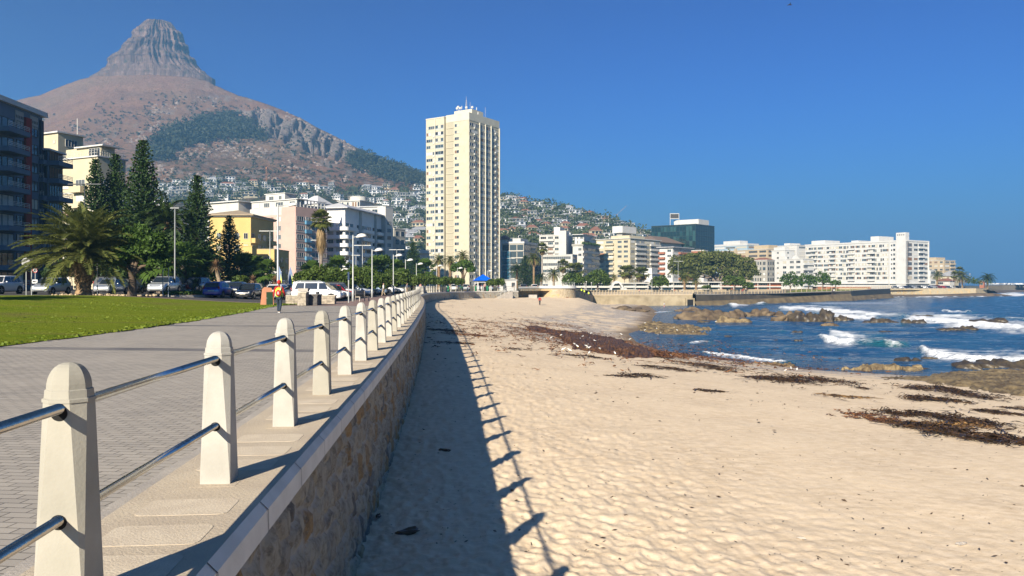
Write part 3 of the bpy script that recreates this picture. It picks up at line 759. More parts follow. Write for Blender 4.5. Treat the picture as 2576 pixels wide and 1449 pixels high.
def win_mesh(w, h, n, fr, gl, nh=1):
    key = (round(w, 2), round(h, 2), n, fr.name, gl.name, nh)
    if key in WCACHE: return WCACHE[key]
    mb = MB(); t = min(.09, w * .06)
    mb.quad((-w / 2, .03, 0), (-w / 2, .03, h), (w / 2, .03, h), (w / 2, .03, 0), 1)
    for a, b in (((-w / 2, 0, -.03), (w / 2, .11, .06)), ((-w / 2, 0, h - .06), (w / 2, .09, h)), ((-w / 2, 0, .06), (-w / 2 + t, .09, h - .06)), ((w / 2 - t, 0, .06), (w / 2, .09, h - .06))): mb.box(a, b, None, 0)
    for i in range(1, n):
        x = -w / 2 + w * i / n; mb.box((x - t * .45, .0, .06), (x + t * .45, .08, h - .06), None, 0)
    for i in range(1, nh):
        z = h * i / nh; mb.box((-w / 2 + t, 0, z - .03), (w / 2 - t, .07, z + .03), None, 0)
    WCACHE[key] = mb.mesh('window', [fr, gl]); return WCACHE[key]
BCACHE = {}
def balc_mesh(w, d, h, mat, style='solid', rmat=None):
    key = (round(w, 2), d, h, mat.name, style)
    if key in BCACHE: return BCACHE[key]
    mb = MB(); t = .15
    mb.box((-w / 2, .003, -.22), (w / 2, d, 0), None, 0)
    hp = h if style == 'solid' else .45
    if style != 'open':
        mb.box((-w / 2, d - t, .001), (w / 2, d + .002, hp)); mb.box((-w / 2 - .002, .003, .001), (-w / 2 + t, d - t - .002, hp)); mb.box((w / 2 - t, .003, .001), (w / 2 + .002, d - t - .002, hp))
    if style != 'solid':
        for z in ((hp + .2, hp + .42, hp + .62) if style == 'rail' else (.35, .7, 1.0)):
            mb.box((-w / 2, d - .10, z), (w / 2, d - .04, z + .06), None, 1)
        k = max(2, int(w / 1.1))
        for i in range(k + 1):
            x = lerp(-w / 2 + .04, w / 2 - .04, i / k); mb.box((x - .03, d - .12, hp), (x + .03, d - .105, hp + .64 if style == 'rail' else 1.06), None, 1)
    if style == 'round':
        pass
    BCACHE[key] = mb.mesh('balcony', [mat, rmat or FRW]); return BCACHE[key]

class Bld:
    def __init__(s, name, label, cx, Y, a, pxl, pxr, topy, wall, basey=None, base=None, cat='apartment building', group=None, dA=None, dB=None):
        a = rad(a); s.a = a; C = Vector((X(cx, Y), Y))
        s.uA = Vector((-math.cos(a), math.sin(a))); s.uB = Vector((math.sin(a), math.cos(a)))
        s.nA = Vector((-math.sin(a), -math.cos(a))); s.nB = Vector((math.cos(a), -math.sin(a)))
        def solve(u, px):
            k = (px - CX) / F; return (k * C.y - C.x) / (u.x - k * u.y)
        s.LA = dA or solve(s.uA, pxl); s.LB = dB or solve(s.uB, pxr)
        s.z0 = base if base is not None else (Z(basey, Y) if basey else G(C.x, C.y) - .3)
        s.H = Z(topy, Y) - s.z0; s.C = C; s.wallm = wall
        s.root = thing(name, (C.x, C.y, s.z0), label, cat, group); s.cnt = {}; s.rest = {}
        if wall is not None:
            pts = [(0, 0), s.uB * s.LB, s.uB * s.LB + s.uA * s.LA, s.uA * s.LA]
            mb = MB(); mb.prism([tuple(p) for p in pts], 0, s.H); mb.build('wall', wall, s.root)
    def frame(s, face, sdist, z, out=0.):
        """matrix at distance s along the face: x along the face, y outwards"""
        if face == 'A': u, n, ex = s.uA, s.nA, s.uA
        elif face == 'B': u, n, ex = s.uB, s.nB, -s.uB
        p = u * sdist + n * out
        return (p.x, p.y, z), math.atan2(ex.y, ex.x)
    def part(s, name, me, face, sdist, z, out=0., lim=96):
        loc, rz = s.frame(face, sdist, z, out)
        k = s.cnt.get(name, 0); s.cnt[name] = k + 1
        if k < lim: return inst(name, me, s.root, loc, rz)
        s.rest.setdefault(name, []).append((me, loc, rz))
    def done(s):
        for name, L_ in s.rest.items():
            mb = MB(); mats = []
            for me, loc, rz in L_:
                T = Matrix.Translation(loc) @ Matrix.Rotation(rz, 4, 'Z')
                for m in me.materials:
                    if m not in mats: mats.append(m)
                n = len(mb.v); mb.v += [tuple(T @ v.co) for v in me.vertices]
                for p in me.polygons: mb.f.append(tuple(i + n for i in p.vertices)); mb.m.append(mats.index(me.materials[p.material_index]))
            o = mb.build(name, mats, s.root); o['kind'] = 'stuff'
        return s
    def L(s, f): return s.LA if f == 'A' else s.LB
    def wins(s, face, fracs, zs, h=1.35, frame=None, gl=None, n=2, pcurt=.25, nh=1, out=0., name='window'):
        fr = frame or FRW
        for z in zs:
            for f0, f1 in fracs:
                w = abs(f1 - f0) * s.L(face); r = R.random()
                g = R.choice(CURT) if r < pcurt else (gl or R.choice(GL))
                s.part(name, win_mesh(w, h, n if n > 0 else max(1, round(w / 1.0)), fr, g, nh), face, (f0 + f1) / 2 * s.L(face), z, out)
    def balcs(s, face, fracs, zs, d=1.3, h=1.0, mat=None, style='solid', rmat=None):
        for z in zs:
            for f0, f1 in fracs:
                s.part('balcony', balc_mesh(abs(f1 - f0) * s.L(face), d, h, mat or s.wallm, style, rmat), face, (f0 + f1) / 2 * s.L(face), z)
    def box(s, name, face, f0, f1, z0, z1, d0, d1, mat):
        """box on a face: along f0..f1, heights z0..z1, from d0 behind (negative) to d1 proud"""
        loc, rz = s.frame(face, (f0 + f1) / 2 * s.L(face), 0)
        w = abs(f1 - f0) * s.L(face); mb = MB(); mb.box((-w / 2, d0, z0), (w / 2, d1, z1)); return inst(name, mb.mesh(name, mat), s.root, loc, rz)
    def slab(s, name, z0, z1, ov, mat):
        """a slab over the whole plan with overhang ov"""
        c = (s.nA + s.nB) * ov
        pts = [c, s.uB * (s.LB + ov) + s.nB * ov, s.uB * (s.LB + ov) + s.uA * (s.LA + ov), s.uA * (s.LA + ov) + s.nA * ov]
        mb = MB(); mb.prism([tuple(p) for p in pts], z0, z1); return mb.build(name, mat, s.root)
    def hip(s, z, rise, ov, mat, name='roof'):
        a, b = s.LA + 2 * ov, s.LB + 2 * ov
        o = (s.nA + s.nB) * ov
        def q(i, j, zz): p = o + s.uA * i + s.uB * j; return (p.x, p.y, zz)
        m = min(a, b) / 2
        if a > b: t1, t2 = q(m, b / 2, z + rise), q(a - m, b / 2, z + rise)
        else: t1, t2 = q(a / 2, m, z + rise), q(a / 2, b - m, z + rise)
        v = [q(0, 0, z), q(0, b, z), q(a, b, z), q(a, 0, z), t1, t2]
        if a > b: f = [(0, 3, 5, 4), (1, 0, 4), (2, 1, 4, 5), (3, 2, 5)]
        else: f = [(1, 0, 4, 5), (0, 3, 4), (3, 2, 5, 4), (2, 1, 5)]
        v += [q(0, 0, z - .3), q(0, b, z - .3), q(a, b, z - .3), q(a, 0, z - .3)]
        f += [(0, 1, 7, 6), (1, 2, 8, 7), (2, 3, 9, 8), (3, 0, 6, 9), (6, 7, 8, 9)]
        mb = MB(); mb.add(v, f); return mb.build(name, mat, s.root)
    def roofbox(s, name, fA0, fA1, fB0, fB1, z0, z1, mat):
        q = lambda i, j: tuple(s.uA * (i * s.LA) + s.uB * (j * s.LB))
        mb = MB(); mb.prism([q(fA0, fB0), q(fA0, fB1), q(fA1, fB1), q(fA1, fB0)], z0, z1); return mb.build(name, mat, s.root)
def floors(n, z0, fh): return [z0 + fh * i for i in range(n)]

# --- dark block on the left, its sea side in shade
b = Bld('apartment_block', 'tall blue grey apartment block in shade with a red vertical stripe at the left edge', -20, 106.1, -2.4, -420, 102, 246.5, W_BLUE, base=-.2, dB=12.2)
fh = b.H / 10.0
zs = floors(9, 1.5, fh)
b.balcs('B', [(.0, .42)], [z - .3 for z in zs], 2.2, 1.0, W_BLUE, 'rail')
b.wins('B', [(.06, .40)], [z - .2 for z in zs], 2.1, FRD, n=3, pcurt=.15)
b.wins('B', [(.455, .60)], [z + .5 for z in zs], 1.5, FRD, n=2, pcurt=.2)
b.wins('B', [(.745, .90)], [z + .5 for z in zs], 1.5, FRD, n=2, pcurt=.2)
b.box('stripe', 'B', .61, .725, 0, b.H - 1.0, 0, .35, W_RED)
b.box('corner_pier', 'B', .935, 1.0, 0, b.H - .6, 0, .25, W_NAVY)
b.slab('cornice', b.H, b.H + .7, .55, W_BRIGHT)
for f0, f1 in ((.43, .60), (.735, .90)):
    b.box('vent_panel', 'B', f0, f1, b.H - 2.2, b.H - .4, 0, .06, W_GREY)
    for k in range(5):
        f = lerp(f0 + .02, f1 - .02, k / 4)
        o = b.box('vent', 'B', f - .009, f + .009, b.H - 1.45, b.H - 1.05, .06, .075, FRD); o.rotation_euler.y = 0
b.done()
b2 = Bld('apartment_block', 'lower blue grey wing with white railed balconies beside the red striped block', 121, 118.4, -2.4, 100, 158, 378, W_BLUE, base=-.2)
fh2 = fh; zz = [z for z in floors(8, 1.5, fh2) if z < b2.H - 1]
b2.balcs('B', [(.0, .98)], [z - .4 for z in zz], 1.6, 1.0, W_BLUE, 'rail'); b2.wins('B', [(.06, .94)], [z - .3 for z in zz], 2.2, FRD, n=5, pcurt=.2)
b2.balcs('A', [(.1, .95)], [z - .4 for z in zz], 1.0, 1.0, W_BLUE, 'rail'); b2.wins('A', [(.12, .9)], [z - .3 for z in zz], 2.2, FRD, n=2)
b2.slab('roof', b2.H, b2.H + .25, .4, W_BRIGHT); b2.done()
# neighbour outside the frame whose shade falls on the dark block
b = Bld('apartment_block', 'tall plain apartment block standing out of view beyond the left edge', -900, 78, 0, -1300, -700, 0, W_GREY, base=-.2, dA=24, dB=20)
b.C = Vector((-77, 76)); b.root.location = (-77, 76, -.2); w_ = [o for o in b.root.children][0]; w_.scale.z = 44 / b.H; b.H = 44
b.wins('B', [(.05, .2), (.3, .45), (.55, .7), (.8, .95)], floors(13, 2, 3.1), 1.5, n=2); b.wins('A', [(.05, .2), (.3, .45), (.55, .7), (.8, .95)], floors(13, 2, 3.1), 1.5, n=2); b.slab('parapet', 44, 44.5, .2, W_WHITE); b.done()
# --- cream stepped building
b = Bld('apartment_block', 'cream stepped apartment building with white ledges behind the pine trees', 246, 152, 26, 148, 316, 394, W_CREAM, base=.2)
zs = floors(7, 2.0, 3.0)
b.slab('ledge', b.H, b.H + .25, .35, W_BRIGHT)
for z in zs[1:]: b.slab('ledge', z - 1.0, z - .8, .12, W_BRIGHT)
b.wins('A', [(.06, .2), (.32, .55), (.72, .92)], zs, 1.6, n=3, pcurt=.6); b.wins('B', [(.1, .4), (.55, .9)], zs, 1.5, n=3)
b.balcs('A', [(.3, .6)], [z - .75 for z in zs], 1.2, 1.0, W_CREAM)
b.roofbox('setback_storey', .0, .9, .12, .6, b.H + .25, b.H + 2.1, W_CREAM)
b.roofbox('canopy_roof', -.1, .62, .02, .66, b.H + 2.1, b.H + 2.35, W_BRIGHT)
b.wins('A', [(.02, .3)], [b.H + .35], 1.5, n=4, out=-.12 * b.LB + .03)
mb = MB(); T = None
for (p0, p1, zq) in (((0, 0), b.uA * b.LA, 0), ((0, 0), b.uB * b.LB, 0)):
    q0 = Vector(p0); q1 = Vector(p1)
    for k in range(13):
        q = q0.lerp(q1, k / 12); mb.box((q.x - .03, q.y - .03, b.H + .25), (q.x + .03, q.y + .03, b.H + 1.15))
    for hh in (.6, 1.1): mb.tube([(q0.x, q0.y, b.H + .25 + hh), (q1.x, q1.y, b.H + .25 + hh)], .035, 5)
mb.build('terrace_rail', FRW, b.root); b.done()
b = Bld('penthouse_block', 'pale green cream roof block with antenna mast above the stepped cream building', 146, 168, 26, 103, 209, 334, W_CREAM, basey=420, cat='building')
b.slab('roof', b.H, b.H + .3, .5, W_BRIGHT); b.wins('B', [(.28, .75)], [b.H - 2.6], 1.5, n=4, frame=FRW, gl=GL[0], pcurt=0); b.wins('A', [(.15, .3)], [b.H - 2.2], .8, n=1)
mb = MB(); mb.tube([(3, 2, b.H), (3, 2, b.H + 3.4)], .09, 6); mb.build('mast', FRW, b.root); b.done()
# --- yellow building
b = Bld('apartment_building', 'yellow four storey building with hipped roof behind a small pine', 631, 205, 2, 527, 688, 545, W_YEL, base=.2)
zs = floors(5, 1.2, 2.95)
b.wins('A', [(.07, .17), (.28, .38), (.5, .6), (.72, .82)], zs, 1.5, n=2); b.wins('B', [(.03, .14), (.30, .42), (.52, .64), (.80, .92)], zs, 1.5, n=2, pcurt=.4)
b.balcs('B', [(.01, .20), (.74, .96)], [z - .8 for z in zs[1:]], 1.1, 1.0, W_YEL)
for z in zs[1:]: b.slab('string_course', z - 1.1, z - .95, .04, wallmat('pale_yellow_band', (.62, .50, .28)))
b.slab('cornice', b.H, b.H + .25, .5, W_BRIGHT); b.hip(b.H + .56, 1.6, 1.0, M('brown_grey_roof', (.34, .27, .18), .8, (.27, .21, .15), 1.)); b.done()
b = Bld('apartment_building', 'lower yellow annex with balconies right of the yellow building', 690, 203, 2, 632, 727, 628, W_YEL, base=.2, dA=9)
zs = floors(3, 1.0, 2.9); b.wins('A', [(.1, .3), (.6, .8)], zs, 1.4, n=2); b.wins('B', [(.1, .22), (.42, .54), (.76, .9)], zs, 1.4, n=2); b.balcs('B', [(.36, .62)], [z - .8 for z in zs[1:]], 1.0, 1.0, W_YEL)
b.slab('parapet', b.H, b.H + .2, .08, wallmat('pale_yellow_band', (.62, .50, .28))); b.done()
b = Bld('apartment_building', 'small yellow block in front of the hipped roof yellow building', 634, 196, 2, 606, 646, 620, W_YEL, base=.2)
b.wins('A', [(.25, .7)], floors(3, 1.2, 3), 1.4, n=2); b.slab('parapet', b.H, b.H + .2, .08, W_YEL); b.done()
# --- white terraced blocks behind the yellow one
b = Bld('apartment_building', 'white balconied block partly hidden behind the yellow building', 600, 262, 30, 522, 640, 507, W_WHITE, base=.2)
zs = floors(8, 1.4, 3.0); b.wins('A', [(.05, .2), (.3, .62), (.7, .95)], zs, 1.7, n=0, pcurt=.15); b.balcs('A', [(.28, .98)], [z - .9 for z in zs], 1.2, 1.0, W_WHITE); b.wins('B', [(.1, .9)], zs, 1.5, n=0); b.slab('roof', b.H, b.H + .35, .8, W_BRIGHT)
b.done()
# --- pink building
b = Bld('apartment_building', 'pink apartment block with shaded sea side and white pergola on its roof', 744, 252, 31, 629, 823, 519, W_PINK, base=.2)
zs = floors(8, 1.3, 2.88)
b.wins('A', [(.31, .41), (.47, .60), (.66, .79), (.87, .97)], zs, 1.5, n=4, pcurt=.4)
b.box('white_panel', 'A', .30, 1.0, b.H - 2.4, b.H, 0, .03, W_WHITE)
b.wins('B', [(.03, .24), (.30, .40), (.48, .60), (.63, .75), (.82, .97)], zs, 1.5, n=3, pcurt=.15)
b.balcs('B', [(.28, .46)], [z - .75 for z in zs[1:]], .7, 1.0, wallmat('bright_blue_panel', (.12, .30, .46)))
for z in zs[1:]: b.box('spandrel', 'B', .0, 1.0, z - .75, z - .55, 0, .12, W_WHITE)
b.roofbox('penthouse', .02, 1.0, .05, .3, b.H, b.H + 2.3, W_WHITE); b.roofbox('penthouse_roof', -.02, 1.0, .02, .34, b.H + 2.3, b.H + 2.6, W_BRIGHT)
b.wins('A', [(.05, .16), (.3, .46), (.6, .72), (.82, .95)], [b.H + .4], 1.4, n=3, out=-.05 * b.LB + .02, pcurt=.3)
for k in range(9): b.box('pergola_post', 'B', .03 + k * .11, .05 + k * .11, b.H, b.H + 2.2, -.3, .0, W_BRIGHT)
b.box('pergola_beam', 'B', .0, .98, b.H + 2.2, b.H + 2.45, -.35, .05, W_BRIGHT); b.box('roof_parapet', 'B', .0, 1., b.H + .001, b.H + .8, -.9, -.6, W_WHITE)
b.roofbox('stair_tower', .55, .98, .45, .8, b.H, b.H + 5.4, W_WHITE); b.roofbox('stair_tower_roof', .53, 1., .43, .82, b.H + 5.4, b.H + 5.65, W_BRIGHT)
b.wins('A', [(.62, .68), (.8, .9)], [b.H + 3.4], 1.3, n=2, out=-.45 * b.LB + .03); b.done()
b = Bld('gabled_building', 'white building with pale grey gabled roof behind the pink block', 800, 296, 31, 757, 833, 512, W_WHITE, base=.2, cat='building')
b.hip(b.H + .3, 3.2, .6, R_WHITE); b.wins('B', [(.1, .4), (.5, .9)], [b.H - 2.5], 1.5, n=3); b.done()
# --- white balconied block
W_PURE = wallmat('pure_white_render', (.95, .94, .92), .92)
b = Bld('apartment_building', 'white apartment block with rounded balconies behind the tall skirted palm', 868, 272, 12, 815, 969, 524, W_PURE, base=.2)
fh = 2.82; zs = floors(8, 1.0, fh)
b.wins('A', [(.10, .42), (.55, .9)], zs, 1.5, n=0, pcurt=.2); 
b.wins('B', [(.02, .08), (.11, .18), (.27, .31), (.38, .47), (.50, .60), (.66, .70), (.74, .96)], zs, 1.5, n=2, frame=FRD, pcurt=.1)
def round_balc(wA, wB, d, h, mat):
    mb = MB(); pts = [(-0.01, -d)]
    out = [Vector((-wA, -d))] + [Vector((d * math.sin(q), -d * math.cos(q))) for q in [rad(k * 10) for k in range(10)]] + [Vector((d, wB))]
    inn = [Vector((-wA, -d + .15))] + [Vector(((d - .15) * math.sin(q), -(d - .15) * math.cos(q))) for q in [rad(k * 10) for k in range(10)]] + [Vector((d - .15, wB))]
    n = len(out)
    vs = [(p.x, p.y, -.22) for p in out] + [(p.x, p.y, h) for p in out] + [(p.x, p.y, h) for p in inn] + [(p.x, p.y, 0) for p in inn]
    fs = []
    for i in range(n - 1): fs += [(i, i + 1, n + i + 1, n + i), (n + i, n + i + 1, 2 * n + i + 1, 2 * n + i), (2 * n + i, 2 * n + i + 1, 3 * n + i + 1, 3 * n + i)]
    fs += [(0, n, 2 * n, 3 * n), (n - 1, 4 * n - 1, 3 * n - 1, 2 * n - 1)]
    c = len(vs); vs += [(-wA, .0, -.22), (.0, 0, -.22), (0, wB, -.22), (-wA, .0, -.001), (0, 0, -.001), (0, wB, -.001)]
    fs += [tuple([c + 1, c] + list(range(0, n)) + [c + 2]), tuple([c + 5, *[3 * n + i for i in range(n - 1, -1, -1)], c + 3, c + 4])]
    mb.add(vs, fs); return mb.mesh('rounded_balcony', mat)
rb = round_balc(b.LA * .93, b.LB * .21, 1.5, 1.0, W_PURE)
for z in zs: inst('rounded_balcony', rb, b.root, (0, 0, z - .85), -b.a)
b.balcs('B', [(.355, .63), (.73, .985)], [z - .85 for z in zs], 1.2, 1.0, W_PURE)
b.box('fin', 'B', .322, .335, 0, b.H, 0, .9, W_WHITE); b.box('fin', 'B', .70, .715, 0, b.H, 0, .9, W_WHITE)
b.hip(b.H + .3, 2.0, 1.6, R_WHITE)
b.done()
b = Bld('roof_pavilion', 'white rooftop drum and terrace storey behind the rounded balcony block', 905, 330, 20, 852, 940, 505, W_WHITE, basey=560, cat='building')
b.wins('A', [(k / 8 + .02, k / 8 + .1) for k in range(8)], [b.H - 2.4], 2.0, n=1, gl=GL[0]); b.slab('roof', b.H, b.H + .3, .5, W_BRIGHT)
mb = MB(); mb.lathe([(3.6, 0), (3.6, 1.8), (3.3, 1.9)], 24, Matrix.Translation((*((b.uA * b.LA * .35 + b.uB * 5).to_tuple()), b.H + .3))); mb.build('drum', W_WHITE, b.root); b.done()
b = Bld('stair_block', 'narrow white grey stair block at the right end of the balconied block', 970, 304, 32, 962, 989, 521, W_WHITE, base=.2, cat='building', dA=4)
zs = floors(9, 1.2, 2.85); b.wins('B', [(.2, .72)], zs, 1.5, n=3, pcurt=.2, gl=GL[2]); b.slab('parapet', b.H, b.H + .25, .1, W_BRIGHT); b.done()
b = Bld('terrace_storey', 'white glazed penthouse terrace above the right end of the balconied block', 962, 322, 12, 905, 972, 520, W_WHITE, basey=570, cat='building')
b.wins('B', [(.05, .3), (.4, .6), (.65, .95)], [b.H - 3], 2.2, n=0, gl=GL[1], pcurt=0); b.wins('A', [(.1, .45), (.55, .9)], [b.H - 2.8], 1.8, n=3); b.slab('roof', b.H, b.H + .3, .6, R_WHITE); b.done()
b = Bld('office_building', 'small grey block with big dark square windows left of the tower', 992, 325, 33, 986, 1020, 576, W_GREY, base=.3, cat='building', dA=3)
b.wins('B', [(.08, .42), (.56, .92)], floors(5, b.H - 16.5, 3.4), 2.1, FRW, GL[0], n=1, pcurt=0); b.slab('parapet', b.H, b.H + .3, .15, W_WHITE); b.done()
b = Bld('low_building', 'low white building with long windows left of the tower foot', 1022, 330, 33, 985, 1080, 628, W_WHITE, base=.3, cat='building')
b.wins('B', [(.05, .45), (.5, .95)], floors(3, 2, 3.8), 1.6, n=6, gl=GL[1], pcurt=0); b.wins('A', [(.1, .5)], floors(3, 2, 3.8), 1.6, n=2); b.box('canopy', 'B', .0, .99, b.H - 1.2, b.H - .9, 0, 1.2, W_BRIGHT); b.slab('parapet', b.H, b.H + .3, .15, W_BRIGHT); b.done()

# --- the tower
b = Bld('tower_block', 'tall cream residential tower with rooftop antennas standing alone against the sky', 1180, 371, 33, 1077, 1256, 284, W_TOWER, base=.3)
LA, LB, H = b.LA, b.LB, b.H
fh = (H - 3.6) / 25.0; zs = floors(25, 1.0, fh)
W_TLIGHT = wallmat('tower_white_band', (.66, .62, .50)); W_LOUV = M('louvre_grey', (.40, .36, .26), .8, (.34, .31, .23), 6)
b.box('wing', 'A', .55, 1.0, 0, H - .9, 0, 1.6, W_TOWER)
b.box('wing_parapet', 'A', .545, 1.005, H - .897, H - .4, -.3, 1.75, W_TLIGHT)
b.box('parapet_band', 'A', -.006, .55, H - 3.2, H + .3, -.2, .14, W_TLIGHT); b.box('parapet_band', 'B', -.0, 1.0, H - 3.2, H + .302, -.2, .142, W_TLIGHT)
def pick():
    r = R.random(); return GL[0] if r < .22 else GL[1] if r < .42 else GL[2] if r < .58 else CURT[0] if r < .78 else CURT[2] if r < .93 else CURT[1]
def ribbon(w, n, h, mats, low=0.):
    """one flat's strip of lights: own pane colours"""
    mb = MB(); t = .09
    ms = [FRW] + list(dict.fromkeys(mats))
    for i in range(n):
        x0 = -w / 2 + w * i / n; x1 = x0 + w / n
        mb.quad((x0, .03, 0), (x0, .03, h), (x1, .03, h), (x1, .03, 0), ms.index(mats[i]))
        mb.box((x0 - t / 2, 0, -low), (x0 + t / 2, .10, h), None, 0)
    mb.box((w / 2 - t / 2, 0, -low), (w / 2 + t / 2, .10, h), None, 0); mb.box((-w / 2, 0, -.09), (w / 2, .12, .0), None, 0); mb.box((-w / 2, 0, h - .002), (w / 2, .13, h + .08), None, 0)
    if low: mb.quad((-w / 2, .025, -low), (-w / 2, .025, -.09), (w / 2, .025, -.09), (w / 2, .025, -low), len(ms))
    ms.append(SPAN)
    return mb.mesh('window', ms)
SPAN = M('spandrel_panel', (.42, .44, .42), .5, (.34, .36, .36), .5)
VAR = {}
def rib(w, n, h, low=0.):
    k = (round(w, 1), n, h, low); v = VAR.setdefault(k, [])
    if len(v) < 7: v.append(ribbon(w, n, h, [pick() for _ in range(n)], low)); return v[-1]
    return R.choice(v)
for z in reversed(zs):
    b.part('window', rib(.20 * LA, 4, 1.35), 'A', .885 * LA, z, 1.6); b.part('window', rib(.20 * LA, 3, 1.45, .55), 'A', .665 * LA, z, 1.6)
    b.part('window', rib(.10 * LA, 2, 1.25), 'A', .29 * LA, z)
    b.part('window', rib(.30 * LB, 5, 1.35), 'B', .165 * LB, z); b.part('window', rib(.17 * LB, 3, 1.5, .9), 'B', .425 * LB, z); b.part('window', rib(.17 * LB, 3, 1.5, .9), 'B', .615 * LB, z); b.part('window', rib(.27 * LB, 4, 1.35), 'B', .85 * LB, z)
acm = MB(); acm.box((-.35, 0, 0), (.35, .45, .75)); acm = acm.mesh('air_conditioner', M('ac_white', (.6, .6, .56), .6))
for i, z in enumerate(zs):
    b.part('air_conditioner', acm, 'B', .165 * LB, z - .95); b.part('air_conditioner', acm, 'B', .86 * LB, z - .95)
    if i % 3: b.part('air_conditioner', acm, 'A', .80 * LA, z - .95, 1.6)
    b.box('floor_band', 'A', .555, .995, z - 1.25, z - 1.12, 1.6, 1.66, W_TLIGHT) if i else None
b.box('stair_louvre', 'A', .375, .53, 2, H - 3.2, 0, .05, W_LOUV)
for z in zs: b.box('louvre_sill', 'A', .37, .54, z - .45, z - .2, .0, .30, W_TOWER)
for f in (.328, .518, .71): b.box('fin', 'B', f - .006, f + .006, 0, H - 3.2, 0, .5, W_TLIGHT)
b.box('edge_fin', 'B', .985, 1.0, 0, H - 3.2, 0, .5, W_TLIGHT); b.box('wing_edge', 'A', .765, .782, 0, H - .9, 1.6, 1.9, W_TLIGHT)
b.roofbox('plant_room', .12, .55, .25, .62, H + .3, H + 3.4, W_TLIGHT)
def antenna(x, y, z, h, kind):
    mb = MB()
    if kind == 'lattice':
        w = .45
        for sx, sy in ((-1, -1), (1, -1), (1, 1), (-1, 1)): mb.tube([(x + sx * w, y + sy * w, z), (x + sx * .1, y + sy * .1, z + h * .75)], .07, 4)
        for k in range(7):
            t = k / 7; q = w * (1 - t) + .1 * t; mb.tube([(x - q, y - q, z + h * .75 * t), (x + q, y - q, z + h * .75 * (t + .14)), (x - q, y + q, z + h * .75 * (t + .14))], .05, 4)
        mb.tube([(x, y, z + h * .7), (x, y, z + h)], .06, 5)
    else:
        mb.tube([(x, y, z), (x, y, z + h)], .06, 5)
        if kind == 'dish':
            T = Matrix.Translation((x, y - .1, z + h)) @ Matrix.Rotation(rad(80), 4, 'X'); mb.lathe([(.02, .25), (.35, .18), (.62, .0), (.6, .0), (.02, .2)], 12, T)
        if kind == 'panel': mb.box((x - .16, y - .15, z + h - 1.3), (x + .16, y - .05, z + h))
    return mb
qq = lambda i, j: b.uA * (i * LA) + b.uB * (j * LB)
for i, j, z, h, k in ((.33, .35, 3.4, 7.0, 'lattice'), (.52, .3, 3.4, 1.6, 'dish'), (.47, .27, 3.4, 2.0, 'dish'), (.42, .27, 3.4, 1.3, 'dish'), (.38, .27, 3.4, 2.2, 'panel'), (.27, .27, 3.4, 1.2, 'dish'), (.2, .3, 3.4, 3.6, 'whip'), (.15, .3, 3.4, 1.1, 'dish'), (.12, .4, 3.4, 1.4, 'panel'), (.55, .4, 3.4, 1.5, 'panel'), (.02, .55, .3, 5.0, 'whip'), (.05, .35, .3, 2.0, 'panel'), (.92, .2, -.4, 1.6, 'whip')):
    p = qq(i, j); antenna(p.x, p.y, H + z, h, k).build('antenna', FRW, b.root)
b.done()
def simple(name, label, cx, Y, a, pl, pr, top, wall, nf, fA, fB, zA=1.2, fh=2.9, h=1.4, basey=None, base=None, cat='apartment building', roof=None, balA=None, balB=None, dA=None, dB=None, n=0, pc=.25, fr=None, gl=None, par=W_BRIGHT, bd=1.1, top_aligned=True, bmat=None):
    b = Bld(name, label, cx, Y, a, pl, pr, top, wall, basey, base, cat, None, dA, dB)
    zs = [b.H - .7 - h - fh * i for i in range(nf)] if top_aligned else floors(nf, zA, fh)
    zs = [z for z in zs if z > -2]
    if fA: b.wins('A', fA, zs, h, fr, gl, n, pc)
    if fB: b.wins('B', fB, zs, h, fr, gl, n, pc)
    if balA: b.balcs('A', balA, [z - .95 for z in zs], bd, .95, bmat or wall)
    if balB: b.balcs('B', balB, [z - .95 for z in zs], bd, .95, bmat or wall)
    if roof == 'hip': b.hip(b.H + .3, 2.2, .7, R_RED)
    else: b.slab('parapet', b.H, b.H + .3, .25, par)
    return b
# --- right of the tower
b = simple('office_building', 'dark glass building under construction with blue scaffolding right of the tower', 1318, 400, 20, 1263, 1356, 612, W_GREY, 5, [(.03, .3), (.34, .64), (.68, .97)], [(.05, .95)], fh=3.5, h=2.7, base=-.5, gl=GL[1], fr=FRD, pc=.0, cat='building')
b.slab('roof_deck', b.H + .3, b.H + .9, .3, R_WHITE); b.roofbox('plant_room', .3, .8, .2, .7, b.H + .9, b.H + 2.8, W_WHITE)
for i in range(5): b.box('floor_slab', 'A', 0, 1, b.H - 4.0 - 3.5 * i, b.H - 3.6 - 3.5 * i, 0, .4, W_WHITE)
sc = MB()
for k in range(7):
    for r in range(2):
        loc, rz = b.frame('A', b.LA * (1.0 - k * .07), 0, 1.2 + r * 1.2); sc.tube([(loc[0], loc[1], 0), (loc[0], loc[1], b.H - 4)], .07, 4)
for i in range(8):
    l0, _ = b.frame('A', b.LA, 2.0 + i * 2, 1.2); l1, _ = b.frame('A', b.LA * .58, 2.0 + i * 2, 1.2); sc.tube([l0, l1], .06, 4)
    l0, _ = b.frame('A', b.LA, 2.0 + i * 2, 2.4); l1, _ = b.frame('A', b.LA * .58, 4.0 + i * 2, 2.4); sc.tube([l0, l1], .06, 4)
sc.build('scaffold', M('blue_scaffold', (.04, .22, .36), .5), b.root); b.done()
b = simple('townhouse', 'plain white house side with red tiled roof between the tower and the scaffolded building', 1272, 430, 20, 1257, 1284, 602, W_WHITE, 3, [(.3, .6)], [(.3, .6)], base=-.5, roof='hip', cat='house'); b.done()
